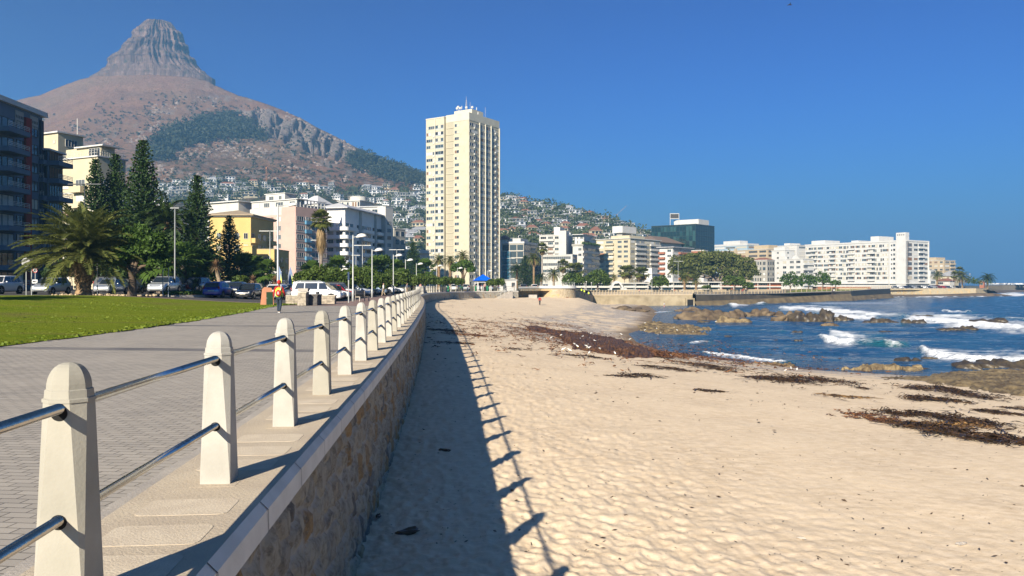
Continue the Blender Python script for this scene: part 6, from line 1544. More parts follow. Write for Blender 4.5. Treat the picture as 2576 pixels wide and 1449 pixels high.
for lab, px, Y, tp, lg, hv, ps in [('worker in hi-vis vest standing by the steps right of the bastion, leftmost of three', 1463, 196, DKC, DKC, HIVIS, 'stand'), ('worker in hi-vis vest right of the bastion, middle of three', 1470, 199, DKC, DKC, HIVIS, 'walk'), ('worker in hi-vis vest lowest and rightmost of three beside the bastion', 1481, 192, GRYC, DKC, HIVIS, 'walk')]:
    person(lab, (X(px, Y), Y, Z({1463: 741, 1470: 744, 1481: 749}[px], Y)), 2.5, 1.72, tp, lg, SKINB, None, hv, None, ps)
for lab, px, Y, tp, lg, ps, sk in [('person in grey shirt standing by the fourth promenade lamp', 1024, 126, GRYC, BEI, 'stand', SKINL), ('person in dark top beside the grey shirted one at the railing bend', 1036, 132, DKC, DKC, 'walk', SKINB), ('walker in pink top left of the white shirted walker on the far promenade', 1058, 150, PNK, DKC, 'walk', SKINL), ('walker in white shirt on the far promenade', 1070, 152, WHT, GRYC, 'walk', SKINL), ('person in white shirt bending by the parked cars behind the second lamp', 965, 104, WHT, BEI, 'walk', SKINL), ('walker in pink top behind the far railing near the blue roof', 1219, 171, PNK, DKC, 'walk', SKINL)]:
    person(lab, (X(px, Y), Y, 0), px * .9, 1.72, tp, lg, sk, None, None, None, ps)
wx = X(1671, 225); person('bather in white shirt standing in shallow water among the rocks', (wx, 225, SEA - .3), 1.0, 1.75, WHT, PNK, SKINL, None, None, None, 'stand')
for i, px in enumerate([1697, 1706, 1716, 1864, 1868, 2094, 2098, 1608]):
    person(f'tiny walker on the far promenade, {ordn[i]} in this group', (X(px, 262), 262, -1.75), px, 1.72, [RED, DKC, WHT, PNK][i % 4], DKC, [SKINB, SKINL][i % 2], None, None, None, 'walk', grp='tiny walkers on the far promenade')
# ================================================================ street furniture
POLEM = M('lamp_pole_grey', (.42, .43, .42), .5, (.34, .35, .34), 3, metal=.2); LAMPW = M('lamp_shade_white', (.62, .61, .57), .5); GREENM = M('green_bin', (.015, .18, .08), .5); WOODG = M('weathered_wood', (.26, .22, .17), .9, (.18, .15, .11), 6, .4, 30)
def dome_lamp(label, px, Y, ytop, base=0., reach=1.15, grp='dome lamps along the promenade', rz=0., r0=.07):
    t = thing('street_lamp', (X(px, Y), Y, base), label, 'street lamp', grp, rz); h = Z(ytop, Y) - base
    m = MB(); m.lathe([(r0 * 1.6, -.2), (r0 * 1.6, .9), (r0, 1.0), (r0 * .75, h - .1), (.01, h)], 10); m.build('pole', POLEM, t, True)
    m = MB(); m.tube([(0, 0, h - .25), (reach * .3, 0, h - .18), (reach * .55, 0, h - .1)], .035, 6); m.build('arm', POLEM, t)
    m = MB(); T = Matrix.Translation((reach * .62, 0, h - .22)) @ Matrix.Rotation(rad(-8), 4, 'Y'); m.lathe([(.40, -.02), (.40, .02), (.36, .14), (.26, .25), (.10, .31), (.01, .32)], 16, T, None, 1.25, .9); m.build('lamp_shade', LAMPW, t, True)
    return t
for i, (px, Y, yt) in enumerate([(888, 72.7, 590), (936, 91, 626), (989.5, 110, 640), (1020, 128, 652), (1047.5, 148, 662), (1098, 172, 667), (1150.7, 188, 673)]):
    dome_lamp(f'dome shaded lamp post, {ordn[i]} from the left along the promenade', px, Y, yt, G(X(px, Y), Y), 1.25)
dome_lamp('dome shaded lamp post behind the umbrella shaped tree', 1137, 215, 676, .3, 1.3); dome_lamp('dome shaded lamp post right of the blue roofed pavilion', 1226, 205, 680, .3, 1.3)
dome_lamp('very tall lamp post with big shade behind the person in the red cap', 699, 84, 512, .4, 2.6, None, 0, .11)
def twin_lamp(label, px, Y, ytop, base, w=1.0, mat=POLEM):
    t = thing('street_lamp', (X(px, Y), Y, base), label, 'street lamp', 'two armed lamps'); h = Z(ytop, Y) - base
    m = MB(); m.lathe([(.10, -.2), (.085, 1), (.06, h)], 8); m.build('pole', mat, t, True)
    for sg in (-1, 1):
        m = MB(); m.box((.0 if sg > 0 else -w, -.05, h - .02), (w if sg > 0 else 0, .05, h + .05)); m.build('arm', mat, t)
        m = MB(); m.box((sg * w * .55 - w * .45 if sg > 0 else -w, -.14, h - .08), (w if sg > 0 else -w * .1 - w * .0, .14, h - .021)); m.build('lamp_head', LAMPW if mat is POLEM else mat, t)
for lab, px, Y, yt, w in [('thin two armed lamp in front of the yellow building', 679, 150, 581, 2.0), ('two armed lamp beside the tall skirted palm', 802, 180, 604, 1.8), ('two armed lamp right of the first dome lamp', 912, 160, 617, 1.7), ('two armed lamp right of the third dome lamp', 998, 190, 628, 1.8), ('short two armed lamp just right of the first dome lamp', 895.5, 190, 642, 1.0), ('two armed lamp in front of the fig tree', 1706, 330, 657, 2.0), ('two armed lamp left of the curved bay building', 1377, 330, 652, 2.5), ('slim lamp left of the scaffolded building', 1285, 330, 650, 1.6)]:
    twin_lamp(lab, px, Y, yt, .3 if px < 1250 else -1, w)
twin_lamp('dark two armed lamp above the big date palm', 213, 92, 463, .5, 1.9, M('dark_lamp_metal', (.05, .055, .06), .5))
twin_lamp('slim grey pole lamp left of the lone pine', 440, 82, 523, .5, .45, M('slim_pole_grey', (.22, .23, .23), .5))
for i, (px, Y, yt) in enumerate([(1475, 250, 708), (1488, 250, 711), (1595, 262, 702), (1640, 262, 700), (2396, 442, 694), (2428, 445, 690), (2440, 447, 689), (2418, 440, 692)]):
    t = thing('lamp_post', (X(px, Y), Y, -1.7 if px < 2000 else -.95), f'small globe lamp post beyond the bay, {ordn[i]} from the left', 'street lamp', 'small globe lamps'); h = Z(yt, Y) - t.location.z
    m = MB(); m.lathe([(.09, 0), (.06, h - .3), (.04, h - .28)], 6); m.build('pole', POLEM, t)
    m = MB(); blob(m, (0, 0, h - .1), .24 if px < 2000 else .34, 1, 0); m.build('globe', LAMPW, t, True)
# bins on the far railing
for i, (px, Y) in enumerate([(1127, 158), (1162, 166), (1196, 169), (1226, 172)]):
    t = thing('litter_bin', (X(px, Y), Y - .3, .0), f'green litter bin by the far railing, {ordn[i]} from the left', 'bin', 'green litter bins'); m = MB(); m.lathe([(.26, 0), (.30, .1), (.32, .9), (.34, .95), (.30, 1.0)], 12); m.build('drum', GREENM, t, True)
    m = MB(); m.lathe([(.31, 1.01), (.28, 1.1), (.1, 1.16), (.01, 1.17)], 12); m.build('lid', GREENM, t, True)
# round signs
def disc(mb, c, r, y, mi, n=24): mb.add([(c[0], y, c[1])] + [(c[0] + r * math.cos(2 * math.pi * k / n), y, c[1] + r * math.sin(2 * math.pi * k / n)) for k in range(n)], [(0, 1 + (k + 1) % n, 1 + k) for k in range(n)], None, mi)
SWHITE = M('sign_white', (.66, .66, .64), .5); SRED = M('sign_red', (.45, .02, .02), .5); SBLK = M('sign_black', (.015, .015, .015), .6); SBACK = M('sign_back', (.35, .35, .34), .5)
def text_part(name, s, size, loc, mat, parent, ext=.003, rot=(rad(90), 0, 0)):
    c = bpy.data.curves.new(name, 'FONT'); c.body = s; c.size = size; c.align_x = 'CENTER'; c.align_y = 'CENTER'; c.extrude = ext
    o = bpy.data.objects.new(name + '_tmp', c); COL.objects.link(o); dg = bpy.context.evaluated_depsgraph_get(); me = bpy.data.meshes.new_from_object(o.evaluated_get(dg)); bpy.data.objects.remove(o)
    me.name = name; me.materials.clear(); me.materials.append(mat); q = bpy.data.objects.new(name, me); q.location = loc; q.rotation_euler = rot; return put(q, parent)
def sign_on_pole(label, px, Y, ydisc, r, kind, base=None, ytop=None, name='road_sign', poleoff=0):
    base = G(X(px, Y), Y) if base is None else base
    t = thing(name, (X(px, Y), Y, base), label, 'sign', None); zc = Z(ydisc, Y) - base
    m = MB(); m.lathe([(.04, -.2), (.04, (Z(ytop, Y) - base) if ytop else zc + .1)], 8, Matrix.Translation((poleoff, .06, 0))); m.build('pole', POLEM, t)
    m = MB(); m.tube([(0, -.015, zc), (0, .015, zc)], r, 28); m.build('sign_disc', SWHITE if kind != 'back' else SBACK, t)
    if kind in ('ban', '50'):
        m = MB(); n = 28
        vs = [((r - (.0 if q else r * .2)) * math.cos(2 * math.pi * k / n) * .995, -.018, zc + (r - (.0 if q else r * .2)) * .995 * math.sin(2 * math.pi * k / n)) for q in (0, 1) for k in range(n)]
        m.add(vs, [(k, (k + 1) % n, n + (k + 1) % n, n + k) for k in range(n)]); m.build('red_ring', SRED, t)
    if kind == '50': text_part('speed_figure', '50', r * 1.05, (0, -.02, zc), SBLK, t)
    if kind == 'ban':
        m = MB(); m.box((-r * .45, -.024, zc + .01), (r * .4, -.019, zc + .12 * r / .25)); m.box((-r * .4, -.024, zc - .45 * r), (r * .45, -.019, zc - .2 * r)); m.box((r * .05, -.024, zc - .2 * r), (r * .25, -.019, zc + .01)); m.build('symbol', SBLK, t)
        q = MB(); q.box((-r * .95, -.03, -.05 * r), (r * .95, -.025, .07 * r), Matrix.Translation((0, 0, zc)) @ Matrix.Rotation(rad(-40), 4, 'Y')); q.build('red_bar', SRED, t)
    return t
sign_on_pole('round red ringed prohibition sign on a pole beside the planted island', 419, 69, 660, .27, 'ban', ytop=650, poleoff=.14)
s5 = sign_on_pole('round fifty speed limit sign with a small plate behind the people carrier', 88, 80, 680, .26, '50')
m = MB(); m.box((-.30, -.02, 1.02), (.26, .0, 1.40)); m.build('small_plate', SWHITE, s5)
m = MB(); m.box((-.2, -.03, 1.14), (.0, -.021, 1.28)); m.box((.02, -.03, 1.2), (.18, -.021, 1.28)); m.build('plate_symbol', SBLK, s5)
sb_ = sign_on_pole('pair of round mirror discs on twin grey poles left of the people carrier', 65, 66, 660, .36, 'back', ytop=648, name='mirror_post')
m = MB(); m.lathe([(.04, -.2), (.04, 3.0)], 8, Matrix.Translation((.42, .1, 0))); m.build('pole', POLEM, sb_); m = MB(); m.tube([(.34, .02, Z(659, 66) - sb_.location.z), (.34, .06, Z(659, 66) - sb_.location.z)], .34, 24); m.build('mirror_disc', SBLK, sb_)
def post_only(label, px, Y, ytop, base, r, m1, m2=None, ysplit=None):
    t = thing('sign_post', (X(px, Y), Y, base), label, 'post'); h = Z(ytop, Y) - base; hs_ = (Z(ysplit, Y) - base) if ysplit else h
    m = MB(); m.lathe([(r, -.2), (r, hs_)], 8); m.build('pole', m1, t)
    if m2: m = MB(); m.box((-r * 1.4, -r * 1.4, hs_), (r * 1.4, r * 1.4, h)); m.build('banner_sleeve', m2, t)
post_only('slim pole standing just right of the thick palm trunk', 245, 66, 655, .62, .045, POLEM)
post_only('slim pole with dark blue upper part in front of the parked cars', 877, 67.2, 684, 0, .05, POLEM, M('dark_blue_sleeve', (.015, .04, .10), .6), 704)
post_only('thin pole with a dark box beside the prohibition sign', 409.7, 70.5, 652, .3, .045, POLEM, None)
# feather flags and blue board
FLAG = M('flag_blue', (.16, .22, .36), .7); FLAGY = M('flag_yellow', (.55, .60, .08), .7)
for lab, px, Y in [('blue and yellow feather flag left of the tall lamp post', 697, 100), ('blue and yellow feather flag right of the tall lamp post', 725, 102)]:
    t = thing('feather_flag', (X(px, Y), Y, .5), lab, 'flag', 'feather flags'); m = MB(); m.tube([(0, 0, 0), (0, 0, 2.2), (.25, 0, 3.3)], .025, 5); m.build('pole', POLEM, t)
    m = MB(); c = [(0.02, 0, .6), (.55, 0, .7), (.62, 0, 1.6), (.55, 0, 2.5), (.28, 0, 3.3), (.05, 0, 2.2)]; m.add([(x, -.008, z) for x, y, z in c] + [(x, .008, z) for x, y, z in c], [(0, 1, 2, 5), (5, 2, 3, 4), (11, 8, 7, 6), (10, 9, 8, 11)], None, 0)
    m.add([(.40, -.012, .75), (.56, -.012, .75), (.60, -.012, 1.6), (.45, -.012, 2.4)], [(0, 1, 2, 3)], None, 1); m.build('banner', [FLAG, FLAGY], t)
t = thing('notice_board', (X(671, 118), 118, .5), 'white double notice board on posts in front of the yellow annex', 'sign')
for dx in (0, 1.15):
    m = MB(); m.box((dx - .04, -.04, 0), (dx + .04, .04, 3.4)); m.box((dx + .96, -.04, 0), (dx + 1.04, .04, 3.0)); m.build('post', LAMPW, t); m = MB(); m.box((dx + .041, -.03, 1.7), (dx + .959, .03, 2.9 + (.4 if not dx else 0))); m.build('panel', [M('board_cream', (.62, .58, .45), .6), SWHITE][0 if not dx else 1], t)
# electricity box
t = thing('electricity_box', (X(672, 58.5), 58.5, 0.0), 'orange plastered electricity box with dark green door on the grass', 'utility box', None, rad(16))
TERR = M('orange_plaster', (.46, .20, .11), .9, (.38, .17, .10), 3, .3, 30)
m = MB(); prof = [(-.48, 0), (.48, 0), (.42, .95), (.30, 1.30), (-.20, 1.36), (-.34, 1.22)]; m.extrude_y(prof, -.32, .40); m.build('body', TERR, t)
m = MB(); m.box((-.05, -.35, .03), (.40, -.325, 1.0)); m.build('door', M('dark_green_door', (.012, .04, .015), .5), t)
m = MB(); m.box((-.02, -.37, .5), (.0, -.351, .62)); m.build('handle', POLEM, t)
# low stone walls, planter and fountain by the van
WSTONE = m_stone('wall_stone_grey', (.34, .29, .22), (.46, .40, .30), (.30, .27, .22), 1.0, .05)
WS2 = M('rough_wall_stone', (.36, .31, .24), .95, (.22, .19, .15), 4.5, 1., 9, lo=.42, hi=.58); WS3 = M('wall_cap_stone', (.46, .41, .33), .9, (.36, .32, .25), 4)
def lowwall(label, x0, x1, y, h, d=.45, rz=0., z=0.):
    t = thing('stone_wall', (x0, y, z), label, 'wall', 'low stone walls by the van', rz); w = x1 - x0
    m = MB(); k = max(1, int(w / .42)); r0 = random.Random(int(x0 * 9))
    for i in range(k):
        for j in range(3):
            a = w * i / k; b = w * (i + 1) / k; o = r0.uniform(-.03, .03); m.box((a + .012, -o * .5, h * j / 3 + .01), (b - .012, d - .02, h * (j + 1) / 3 - .012))
    m.box((0.02, .03, 0), (w - .02, d - .03, h - .01)); o = m.build('stones', WS2, t)
    m = MB(); m.box((-.04, -.04, h), (w + .04, d + .04, h + .08)); m.build('cap', WS3, t); return t
lowwall('low stone wall directly right of the person with the red cap', X(718, 62), X(762, 62), 62, .62); lowwall('taller stepped stone pier in the middle of the low walls', X(746, 58), X(768, 58), 58.2, .92, .9)
t = thing('stone_planter', (X(785, 59.5), 59.5, 0), 'stone planter box with its shaded front coloured dark, between the two low walls', 'planter'); m = MB(); m.box((-.5, -.5, 0), (.5, .9, .72)); m.build('base', M('shade_dark_stone', (.07, .065, .065), .9, (.12, .11, .10), 5, .8, 12), t); m = MB(); m.box((-.54, -.54, .721), (.54, .94, .82)); m.build('cap', MATS['shade_dark_stone'], t)  # shade on the planter's front is put into the dark stone colour
m = MB(); m.box((-.44, -.3, .84), (-.34, .5, 1.0)); m.box((.34, -.3, .84), (.44, .5, 1.0)); m.build('corner_post', MATS['shade_dark_stone'], t)
lowwall('low stone wall at the edge of the red paving in front of the van nose', X(803, 63), X(842, 63), 63, .62, .6)
t = thing('concrete_table', (X(764, 66), 66, .0), 'concrete table top behind the low stone walls', 'table'); m = MB(); m.box((-.42, -.3, .95), (.42, .4, 1.22)); m.build('table_top', GREYC, t); m = MB(); m.box((-.25, -.15, 0), (.25, .25, .949)); m.build('pedestal', GREYC, t)
def bench(label, x, y, rz, z=0.):
    t = thing('park_bench', (x, y, z), label, 'bench', None, rz)
    m = MB(); 
    for k in range(3): m.box((-.9, -.22 + k * .16, .43), (.9, -.09 + k * .16, .47))
    m.build('seat', WOODG, t); m = MB()
    for k in range(3): m.box((-.9, .27 + k * .03, .58 + k * .15), (.9, .30 + k * .03, .70 + k * .15))
    m.build('backrest', WOODG, t)
    for sx in (-.8, .8):
        m = MB(); m.box((sx - .05, -.24, 0), (sx + .05, -.16, .43)); m.box((sx - .05, .24, 0), (sx + .05, .265, .98)); m.box((sx - .05, -.16, .36), (sx + .05, .24, .428)); m.build('leg', GREYC, t)
bench('weathered bench beside the parked cars right of the first dome lamp', X(912, 73.5), 73.5, rad(70)); bench('bench on the planted island under the seated person', X(468, bench_y), bench_y - .15, rad(118), G(X(470, bench_y), bench_y))
# planted island
t = thing('planted_island', (X(445, 71), 71, G(X(445, 71), 71)), 'kerbed island with low green ground plants left of the blue hatchback', 'planting bed')
n = 26; rim_ = [(2.0 * math.cos(6.2832 * k / n) * (1.0), 3.2 * math.sin(6.2832 * k / n) + 2.2) for k in range(n)]
m = MB(); m.prism(rim_, -.1, .14); m.build('kerb', GREYC, t); m = MB(); m.prism([(x * .9, 2.2 + (y - 2.2) * .93) for x, y in rim_], .141, .17); m.build('soil', SOIL, t)
C = np.stack([rs.uniform(-1.75, 1.75, 2400), rs.uniform(-.7, 5.0, 2400), rs.uniform(.16, .45, 2400)], 1); C = C[(C[:, 0] / 1.8) ** 2 + ((C[:, 1] - 2.2) / 3) ** 2 < 1]
o = inst('ground_cover', quads_mesh('ground_cover', leaves(C, .11, .8), F_MID), t); o['kind'] = 'stuff'
# stones round the palm and tree feet
for lab, px, Y in [('ring of pale stones round the thick palm foot', 210, 66), ('ring of pale stones round the leaning tree foot', 332, 66.5)]:
    m = MB(); r0 = random.Random(int(px))
    for i in range(60):
        a = r0.uniform(0, 6.28); rr = r0.uniform(.8, 1.9); blob(m, (rr * 1.3 * math.cos(a), rr * .8 * math.sin(a), .04), r0.uniform(.06, .13), 1, .3, 2, i)
    o = m.build('stone_ring', M('pale_stones', (.48, .38, .24), .9, (.36, .28, .18), 4), None, False, (X(px, Y), Y, G(X(px, Y), Y) + .02)); tag(o, lab, 'stones', None, 'stuff')
# blue roofed pavilion, kiosks
t = thing('pavilion', (X(1215, 186), 186, .0), 'small white pavilion with bright blue pyramid roof behind the far railing', 'pavilion', None, rad(20))
m = MB(); m.box((-1.7, -1.2, 1.9), (1.7, 1.2, 2.35)); m.build('fascia', W_BRIGHT, t)
m = MB(); m.add([(-2.1, -1.7, 2.36), (2.1, -1.7, 2.36), (2.1, 1.7, 2.36), (-2.1, 1.7, 2.36), (0, 0, 3.85)], [(0, 1, 4), (1, 2, 4), (2, 3, 4), (3, 0, 4), (3, 2, 1, 0)]); m.build('roof', M('bright_blue_roof', (.0, .10, .62), .5), t)
for x, y in ((-1.6, -1.1), (1.6, -1.1), (1.6, 1.1), (-1.6, 1.1)): m = MB(); m.box((x - .12, y - .12, -.1), (x + .12, y + .12, 1.9)); m.build('column', W_BRIGHT, t)
m = MB(); m.box((-1.5, .2, -.1), (.2, 1.1, 1.9)); m.build('wall', W_BRIGHT, t)
t = thing('kiosk', (X(1275, 190), 190, 0), 'flat roofed white kiosk with small window right of the blue roof', 'kiosk', None, rad(18)); m = MB(); m.box((-2.0, -1.2, -.2), (2.0, 1.4, 2.4)); m.build('wall', W_BRIGHT, t); m = MB(); m.box((-2.2, -1.4, 2.4), (2.2, 1.6, 2.6)); m.build('roof', W_BRIGHT, t); inst('window', win_mesh(.8, 1.1, 2, FRB, GL[1]), t, (1.2, -1.2, .8), math.pi); inst('door', win_mesh(.8, 1.9, 1, FRW, GL[2]), t, (-1.0, -1.2, 0), math.pi)
# ================================================================ far sea walls
STONE3 = m_stone('bastion_stone', (.38, .31, .21), (.46, .38, .26), (.42, .36, .27), 1.3, .04)
DARKW = M('wet_dark_wall', (.045, .04, .035), .7, (.09, .075, .055), .4, .4, 4); TANW = M('tan_sea_wall', (.32, .265, .175), .9, (.20, .16, .10), .5, .5, 3, lo=.35, hi=.7); WETROCK = M('tidal_brown_rock', (.20, .15, .08), .8, (.10, .075, .045), .4, .8, 3)
def uvbox(me, sc=1.):
    ul = me.uv_layers.new(name='UVMap')
    for p in me.polygons:
        for li in p.loop_indices:
            v = me.vertices[me.loops[li].vertex_index].co; ul.data[li].uv = ((v.x + v.y) * sc, v.z * sc)
def arcwall(mb, c, r, a0, a1, z0, z1, n=24, th=.6):
    vs = []; fs = []
    for k in range(n + 1):
        a = rad(lerp(a0, a1, k / n))
        for rr, z in ((r + .25, z0), (r, z1), (r - th, z1), (r - th, z0)): vs.append((c[0] + rr * math.cos(a), c[1] + rr * math.sin(a), z))
    for k in range(n):
        for q in range(3): fs.append((k * 4 + q, (k + 1) * 4 + q, (k + 1) * 4 + q + 1, k * 4 + q + 1))
    mb.add(vs, fs)
t = thing('bastion', (0, 0, 0), 'round stone bastion with white parapet band where the beach ends', 'wall')
bc = (10.8, 189.6); m = MB(); arcwall(m, bc, 4.3, -175, 20, -3.2, .55); m.add([(1.45, 182, -3.2), (6.6, 188, -3.2), (6.6, 188, .55), (1.45, 182, .55), (1.4, 176.5, -3.2), (1.4, 176.5, .55)], [(0, 1, 2, 3), (4, 0, 3, 5)])
o = m.build('stone_face', STONE3, t); uvbox(o.data)
m = MB(); arcwall(m, bc, 4.4, -175, 22, .551, 1.15, 24, .5); m.add([(1.48, 181.9, .551), (6.6, 187.9, .551), (6.6, 187.9, .95), (1.48, 181.9, .95), (1.2, 182.2, .95), (6.3, 188.2, .95)], [(0, 1, 2, 3), (3, 2, 5, 4)]); m.build('parapet', W_BRIGHT, t)
m = MB(); m.prism([(bc[0] + 4.0 * math.cos(6.2832 * k / 24), bc[1] + 4.0 * math.sin(6.2832 * k / 24)) for k in range(24)], .0, .54); m.build('deck', GREYC, t)
for a in (-118, -62):
    m = MB(); T = Matrix.Translation((bc[0] + 4.5 * math.cos(rad(a)), bc[1] + 4.5 * math.sin(rad(a)), -1.9)) @ Matrix.Rotation(rad(a), 4, 'Z') @ Matrix.Rotation(rad(90), 4, 'Y'); m.lathe([(.42, -.2), (.42, .06), (.3, .07), (.28, -.1)], 16, T); m.build('outlet', M('rust_ring', (.25, .12, .06), .9), t)
m = MB()
for k in range(14):
    a = rad(lerp(-178, 8, k / 13)); x, y = bc[0] + 4.1 * math.cos(a), bc[1] + 4.1 * math.sin(a); m.tube([(x, y, 1.15), (x, y, 2.0)], .035, 5)
for z in (1.55, 1.98): m.tube([(bc[0] + 4.1 * math.cos(rad(lerp(-178, 8, k / 24))), bc[1] + 4.1 * math.sin(rad(lerp(-178, 8, k / 24))), z) for k in range(25)], .03, 5)
m.build('railing', POLEM, t)
# retaining wall between the curve and the bastion, with the stairs
t = thing('beach_stairs', (0, 0, 0), 'concrete stairs with railing leading down from the promenade to the sand', 'stairs'); m = MB(); s0 = Vector((-.2, 172.6)); dr = Vector((-.80, -.42)).normalized(); nn = 12
for k in range(nn):
    z = -.02 - k * .15; p = s0 + dr * (k * .34); T = Matrix.Translation((p.x, p.y, 0)) @ Matrix.Rotation(math.atan2(dr.y, dr.x), 4, 'Z'); m.box((0, -.8, -2.6), (.339, .8, z), T)
m.build('flight', GREYC, t)
for off in (-.85, .85):
    m = MB(); nv = Vector((-dr.y, dr.x)) * off
    for k in range(0, nn, 3): p = s0 + dr * (k * .34) + nv; m.tube([(p.x, p.y, -.1 - k * .15), (p.x, p.y, .95 - k * .15)], .03, 5)
    a = s0 + nv; b_ = s0 + dr * ((nn - 1) * .34) + nv; m.tube([(a.x, a.y, .95), (b_.x, b_.y, .95 - (nn - 1) * .15)], .03, 5); m.build('handrail', FRW, t)
o = MB(); o.box((X(1330, 178), 177.5, -2.6), (X(1351, 178), 179.6, Z(741.5, 178))); q = o.build('concrete_block', GREYC); bevel(q, .06); tag(q, 'plain concrete block on the sand at the foot of the wall left of the bastion', 'block')
def seawall(label, name, pts, zt, zb, mat, th=1.2, batter=.25, cap=None, capm=None):
    """pts: plan polyline left to right as seen, seaward side to the camera"""
    t = thing(name, (0, 0, 0), label, 'wall'); P2 = [Vector(p) for p in pts]; f = offset(P2, batter); b_ = offset(P2, -th); m = MB(); n = len(P2)
    zt = zt if isinstance(zt, list) else [zt] * n
    vs = []
    for i in range(n): vs += [(f[i].x, f[i].y, zb), (P2[i].x, P2[i].y, zt[i]), (b_[i].x, b_[i].y, zt[i])]
    fs = []
    for i in range(n - 1): fs += [(i * 3, (i + 1) * 3, (i + 1) * 3 + 1, i * 3 + 1), (i * 3 + 1, (i + 1) * 3 + 1, (i + 1) * 3 + 2, i * 3 + 2)]
    m.add(vs, fs); o = m.build('face', mat, t); uvbox(o.data, .5)
    if cap:
        m = MB(); c0 = offset(P2, .12); c1 = offset(P2, -.5); vs = []
        for i in range(n): vs += [(c0[i].x, c0[i].y, zt[i] + .003), (c0[i].x, c0[i].y, zt[i] + cap), (c1[i].x, c1[i].y, zt[i] + cap)]
        m.add(vs, fs); m.build('cap', capm or GREYC, t)
    return t
def W(px, Y): return (X(px, Y), Y)
seawall('short stone sea wall between the bastion and the tan sea wall', 'sea_wall', [(15.0, 191), (18, 205), (24, 236)], [-.2, -.6, -1.9], -6, STONE3, cap=.15)
seawall('long tan sea wall with ledge across the end of the bay', 'sea_wall', [W(1484, 236), W(1570, 238), W(1660, 240), W(1742, 240)], -1.9, -6.2, TANW, batter=.9, cap=.3, capm=W_BEIGE)
t = thing('drain_opening', (X(1735, 239.2), 239.0, -4.9), 'dark square drain opening at the end of the tan sea wall', 'drain'); m = MB(); m.box((-.9, -.6, 0), (.9, .3, 1.8)); m.build('hole', DARKHOLE, t); m = MB(); m.box((-1.3, -.7, 1.8), (1.3, .3, 2.2)); m.box((-1.3, -.7, 0), (-.9, .3, 1.8)); m.box((.9, -.7, 0), (1.3, .3, 1.8)); m.build('frame', TANW, t)
seawall('dark wet sea wall right of the drain opening', 'sea_wall', [W(1750, 242), W(1830, 254), W(1930, 270), W(2020, 290), W(2100, 306), W(2140, 314)], [-1.75, -1.9, -2.0, -1.6, -1.4, -1.3], -4.0, DARKW, batter=.3, cap=.25)
seawall('brown rock apron below the dark sea wall', 'rock_apron', [W(1746, 239), W(1830, 250), W(1930, 266), W(2030, 286), W(2140, 312)], [-3.7, -3.6, -3.4, -2.9, -2.4], -6.5, WETROCK, batter=2.2, th=3)
seawall('dark panel sea wall below the white block', 'sea_wall', [W(2140, 314), W(2190, 345), W(2240, 377)], [-1.3, -.95, -.8], -3.6, M('dark_panel_wall', (.05, .055, .05), .7, (.035, .04, .04), .5), batter=.2, cap=.25)
seawall('sloping tan rock foot below the dark panel wall', 'rock_apron', [W(2140, 311), W(2190, 342), W(2242, 374)], [-3.3, -3.2, -3.1], -6.5, WETROCK, batter=2.5, th=3)
seawall('pale stone block sea wall carrying the far car park', 'sea_wall', [W(2238, 418), W(2300, 424), W(2400, 428), W(2455, 430), W(2482, 445)], -.95, -5.0, STONE2, batter=.4, cap=.2)
seawall('rocky brown shore below the pale stone wall', 'rock_apron', [W(2230, 405), W(2300, 412), W(2400, 416), W(2500, 420), W(2545, 428)], [-3.9, -4.1, -4.0, -3.4, -4.6], -7, M('dark_shore_rock', (.13, .095, .065), .9, (.07, .055, .045), .25, 1., 2), batter=4, th=12)
seawall('distant tan headland wall at the right edge', 'sea_wall', [W(2470, 560), W(2520, 650), W(2560, 700), W(2700, 720), W(3000, 760)], [.2, .4, .4, .4, .4], -4.5, TANW, batter=.5, cap=.4)
seawall('dark rocks below the distant headland wall', 'rock_apron', [W(2500, 560), W(2540, 640), W(2700, 700), W(3000, 750)], [-3.2, -3.6, -3.8, -3.8], -7, MATS['dark_shore_rock'], batter=6, th=14)
for i in range(44):
    px = 2486 + i * 2.6; c = ['white', 'silver', 'white', 'pale_blue', 'white', 'grey'][i % 6]
    t = tag(inst('parked_car', CARP[('hatchback', 'white')].children[0].data if i % 3 else CARP[('hatchback', 'silver')].children[0].data, None, (X(px, 690), 690 + (i % 4) * 3, .75), R.uniform(0, 6)), 'pale speck of a parked car on the distant headland at the right edge', 'car', 'cars on the distant headland')
# promenade railings beyond the bay
def farrail(label, pts, z, n, h=1.15, panel=False, col=None):
    t = thing('seafront_railing', (0, 0, 0), label, 'railing'); P2 = [Vector(p) for p in pts]; zs = z if isinstance(z, list) else [z] * len(P2)
    tot = sum((b - a).length for a, b in zip(P2, P2[1:])); pm = MB(); pm.box((-.09, -.09, 0), (.09, .09, h)); pm = pm.mesh('post', col or W_BEIGE); al = along(P2, .01, tot / n * .999)
    def zz(p): return interp([q.x for q in P2], zs, p.x)
    for p, a, s in al: inst('post', pm, t, (p.x, p.y, zz(p)), a)
    for hh in (.35, .7, 1.1):
        m = MB(); m.tube([(q.x, q.y, w_ + hh) for q, w_ in zip(P2, zs)], .045, 5); m.build('rail', col or W_BEIGE, t)
    if panel:
        m = MB()
        for (a, za), (b_, zb_) in zip(zip(P2, zs), zip(P2[1:], zs[1:])): m.quad((a.x, a.y + .3, za), (b_.x, b_.y + .3, zb_), (b_.x, b_.y + .3, zb_ + .8), (a.x, a.y + .3, za + .8))
        m.build('panel', GREYC, t)
farrail('pale railing along the tan sea wall across the bay', [W(1486, 236), W(1570, 238), W(1660, 240), W(1742, 240)], -1.6, 34, 1.3, True)
farrail('railing on the dark wet sea wall', [W(1745, 242), W(1830, 254), W(1930, 270), W(1975, 280)], [-1.6, -1.65, -1.75, -1.55], 26, 1.3, True)
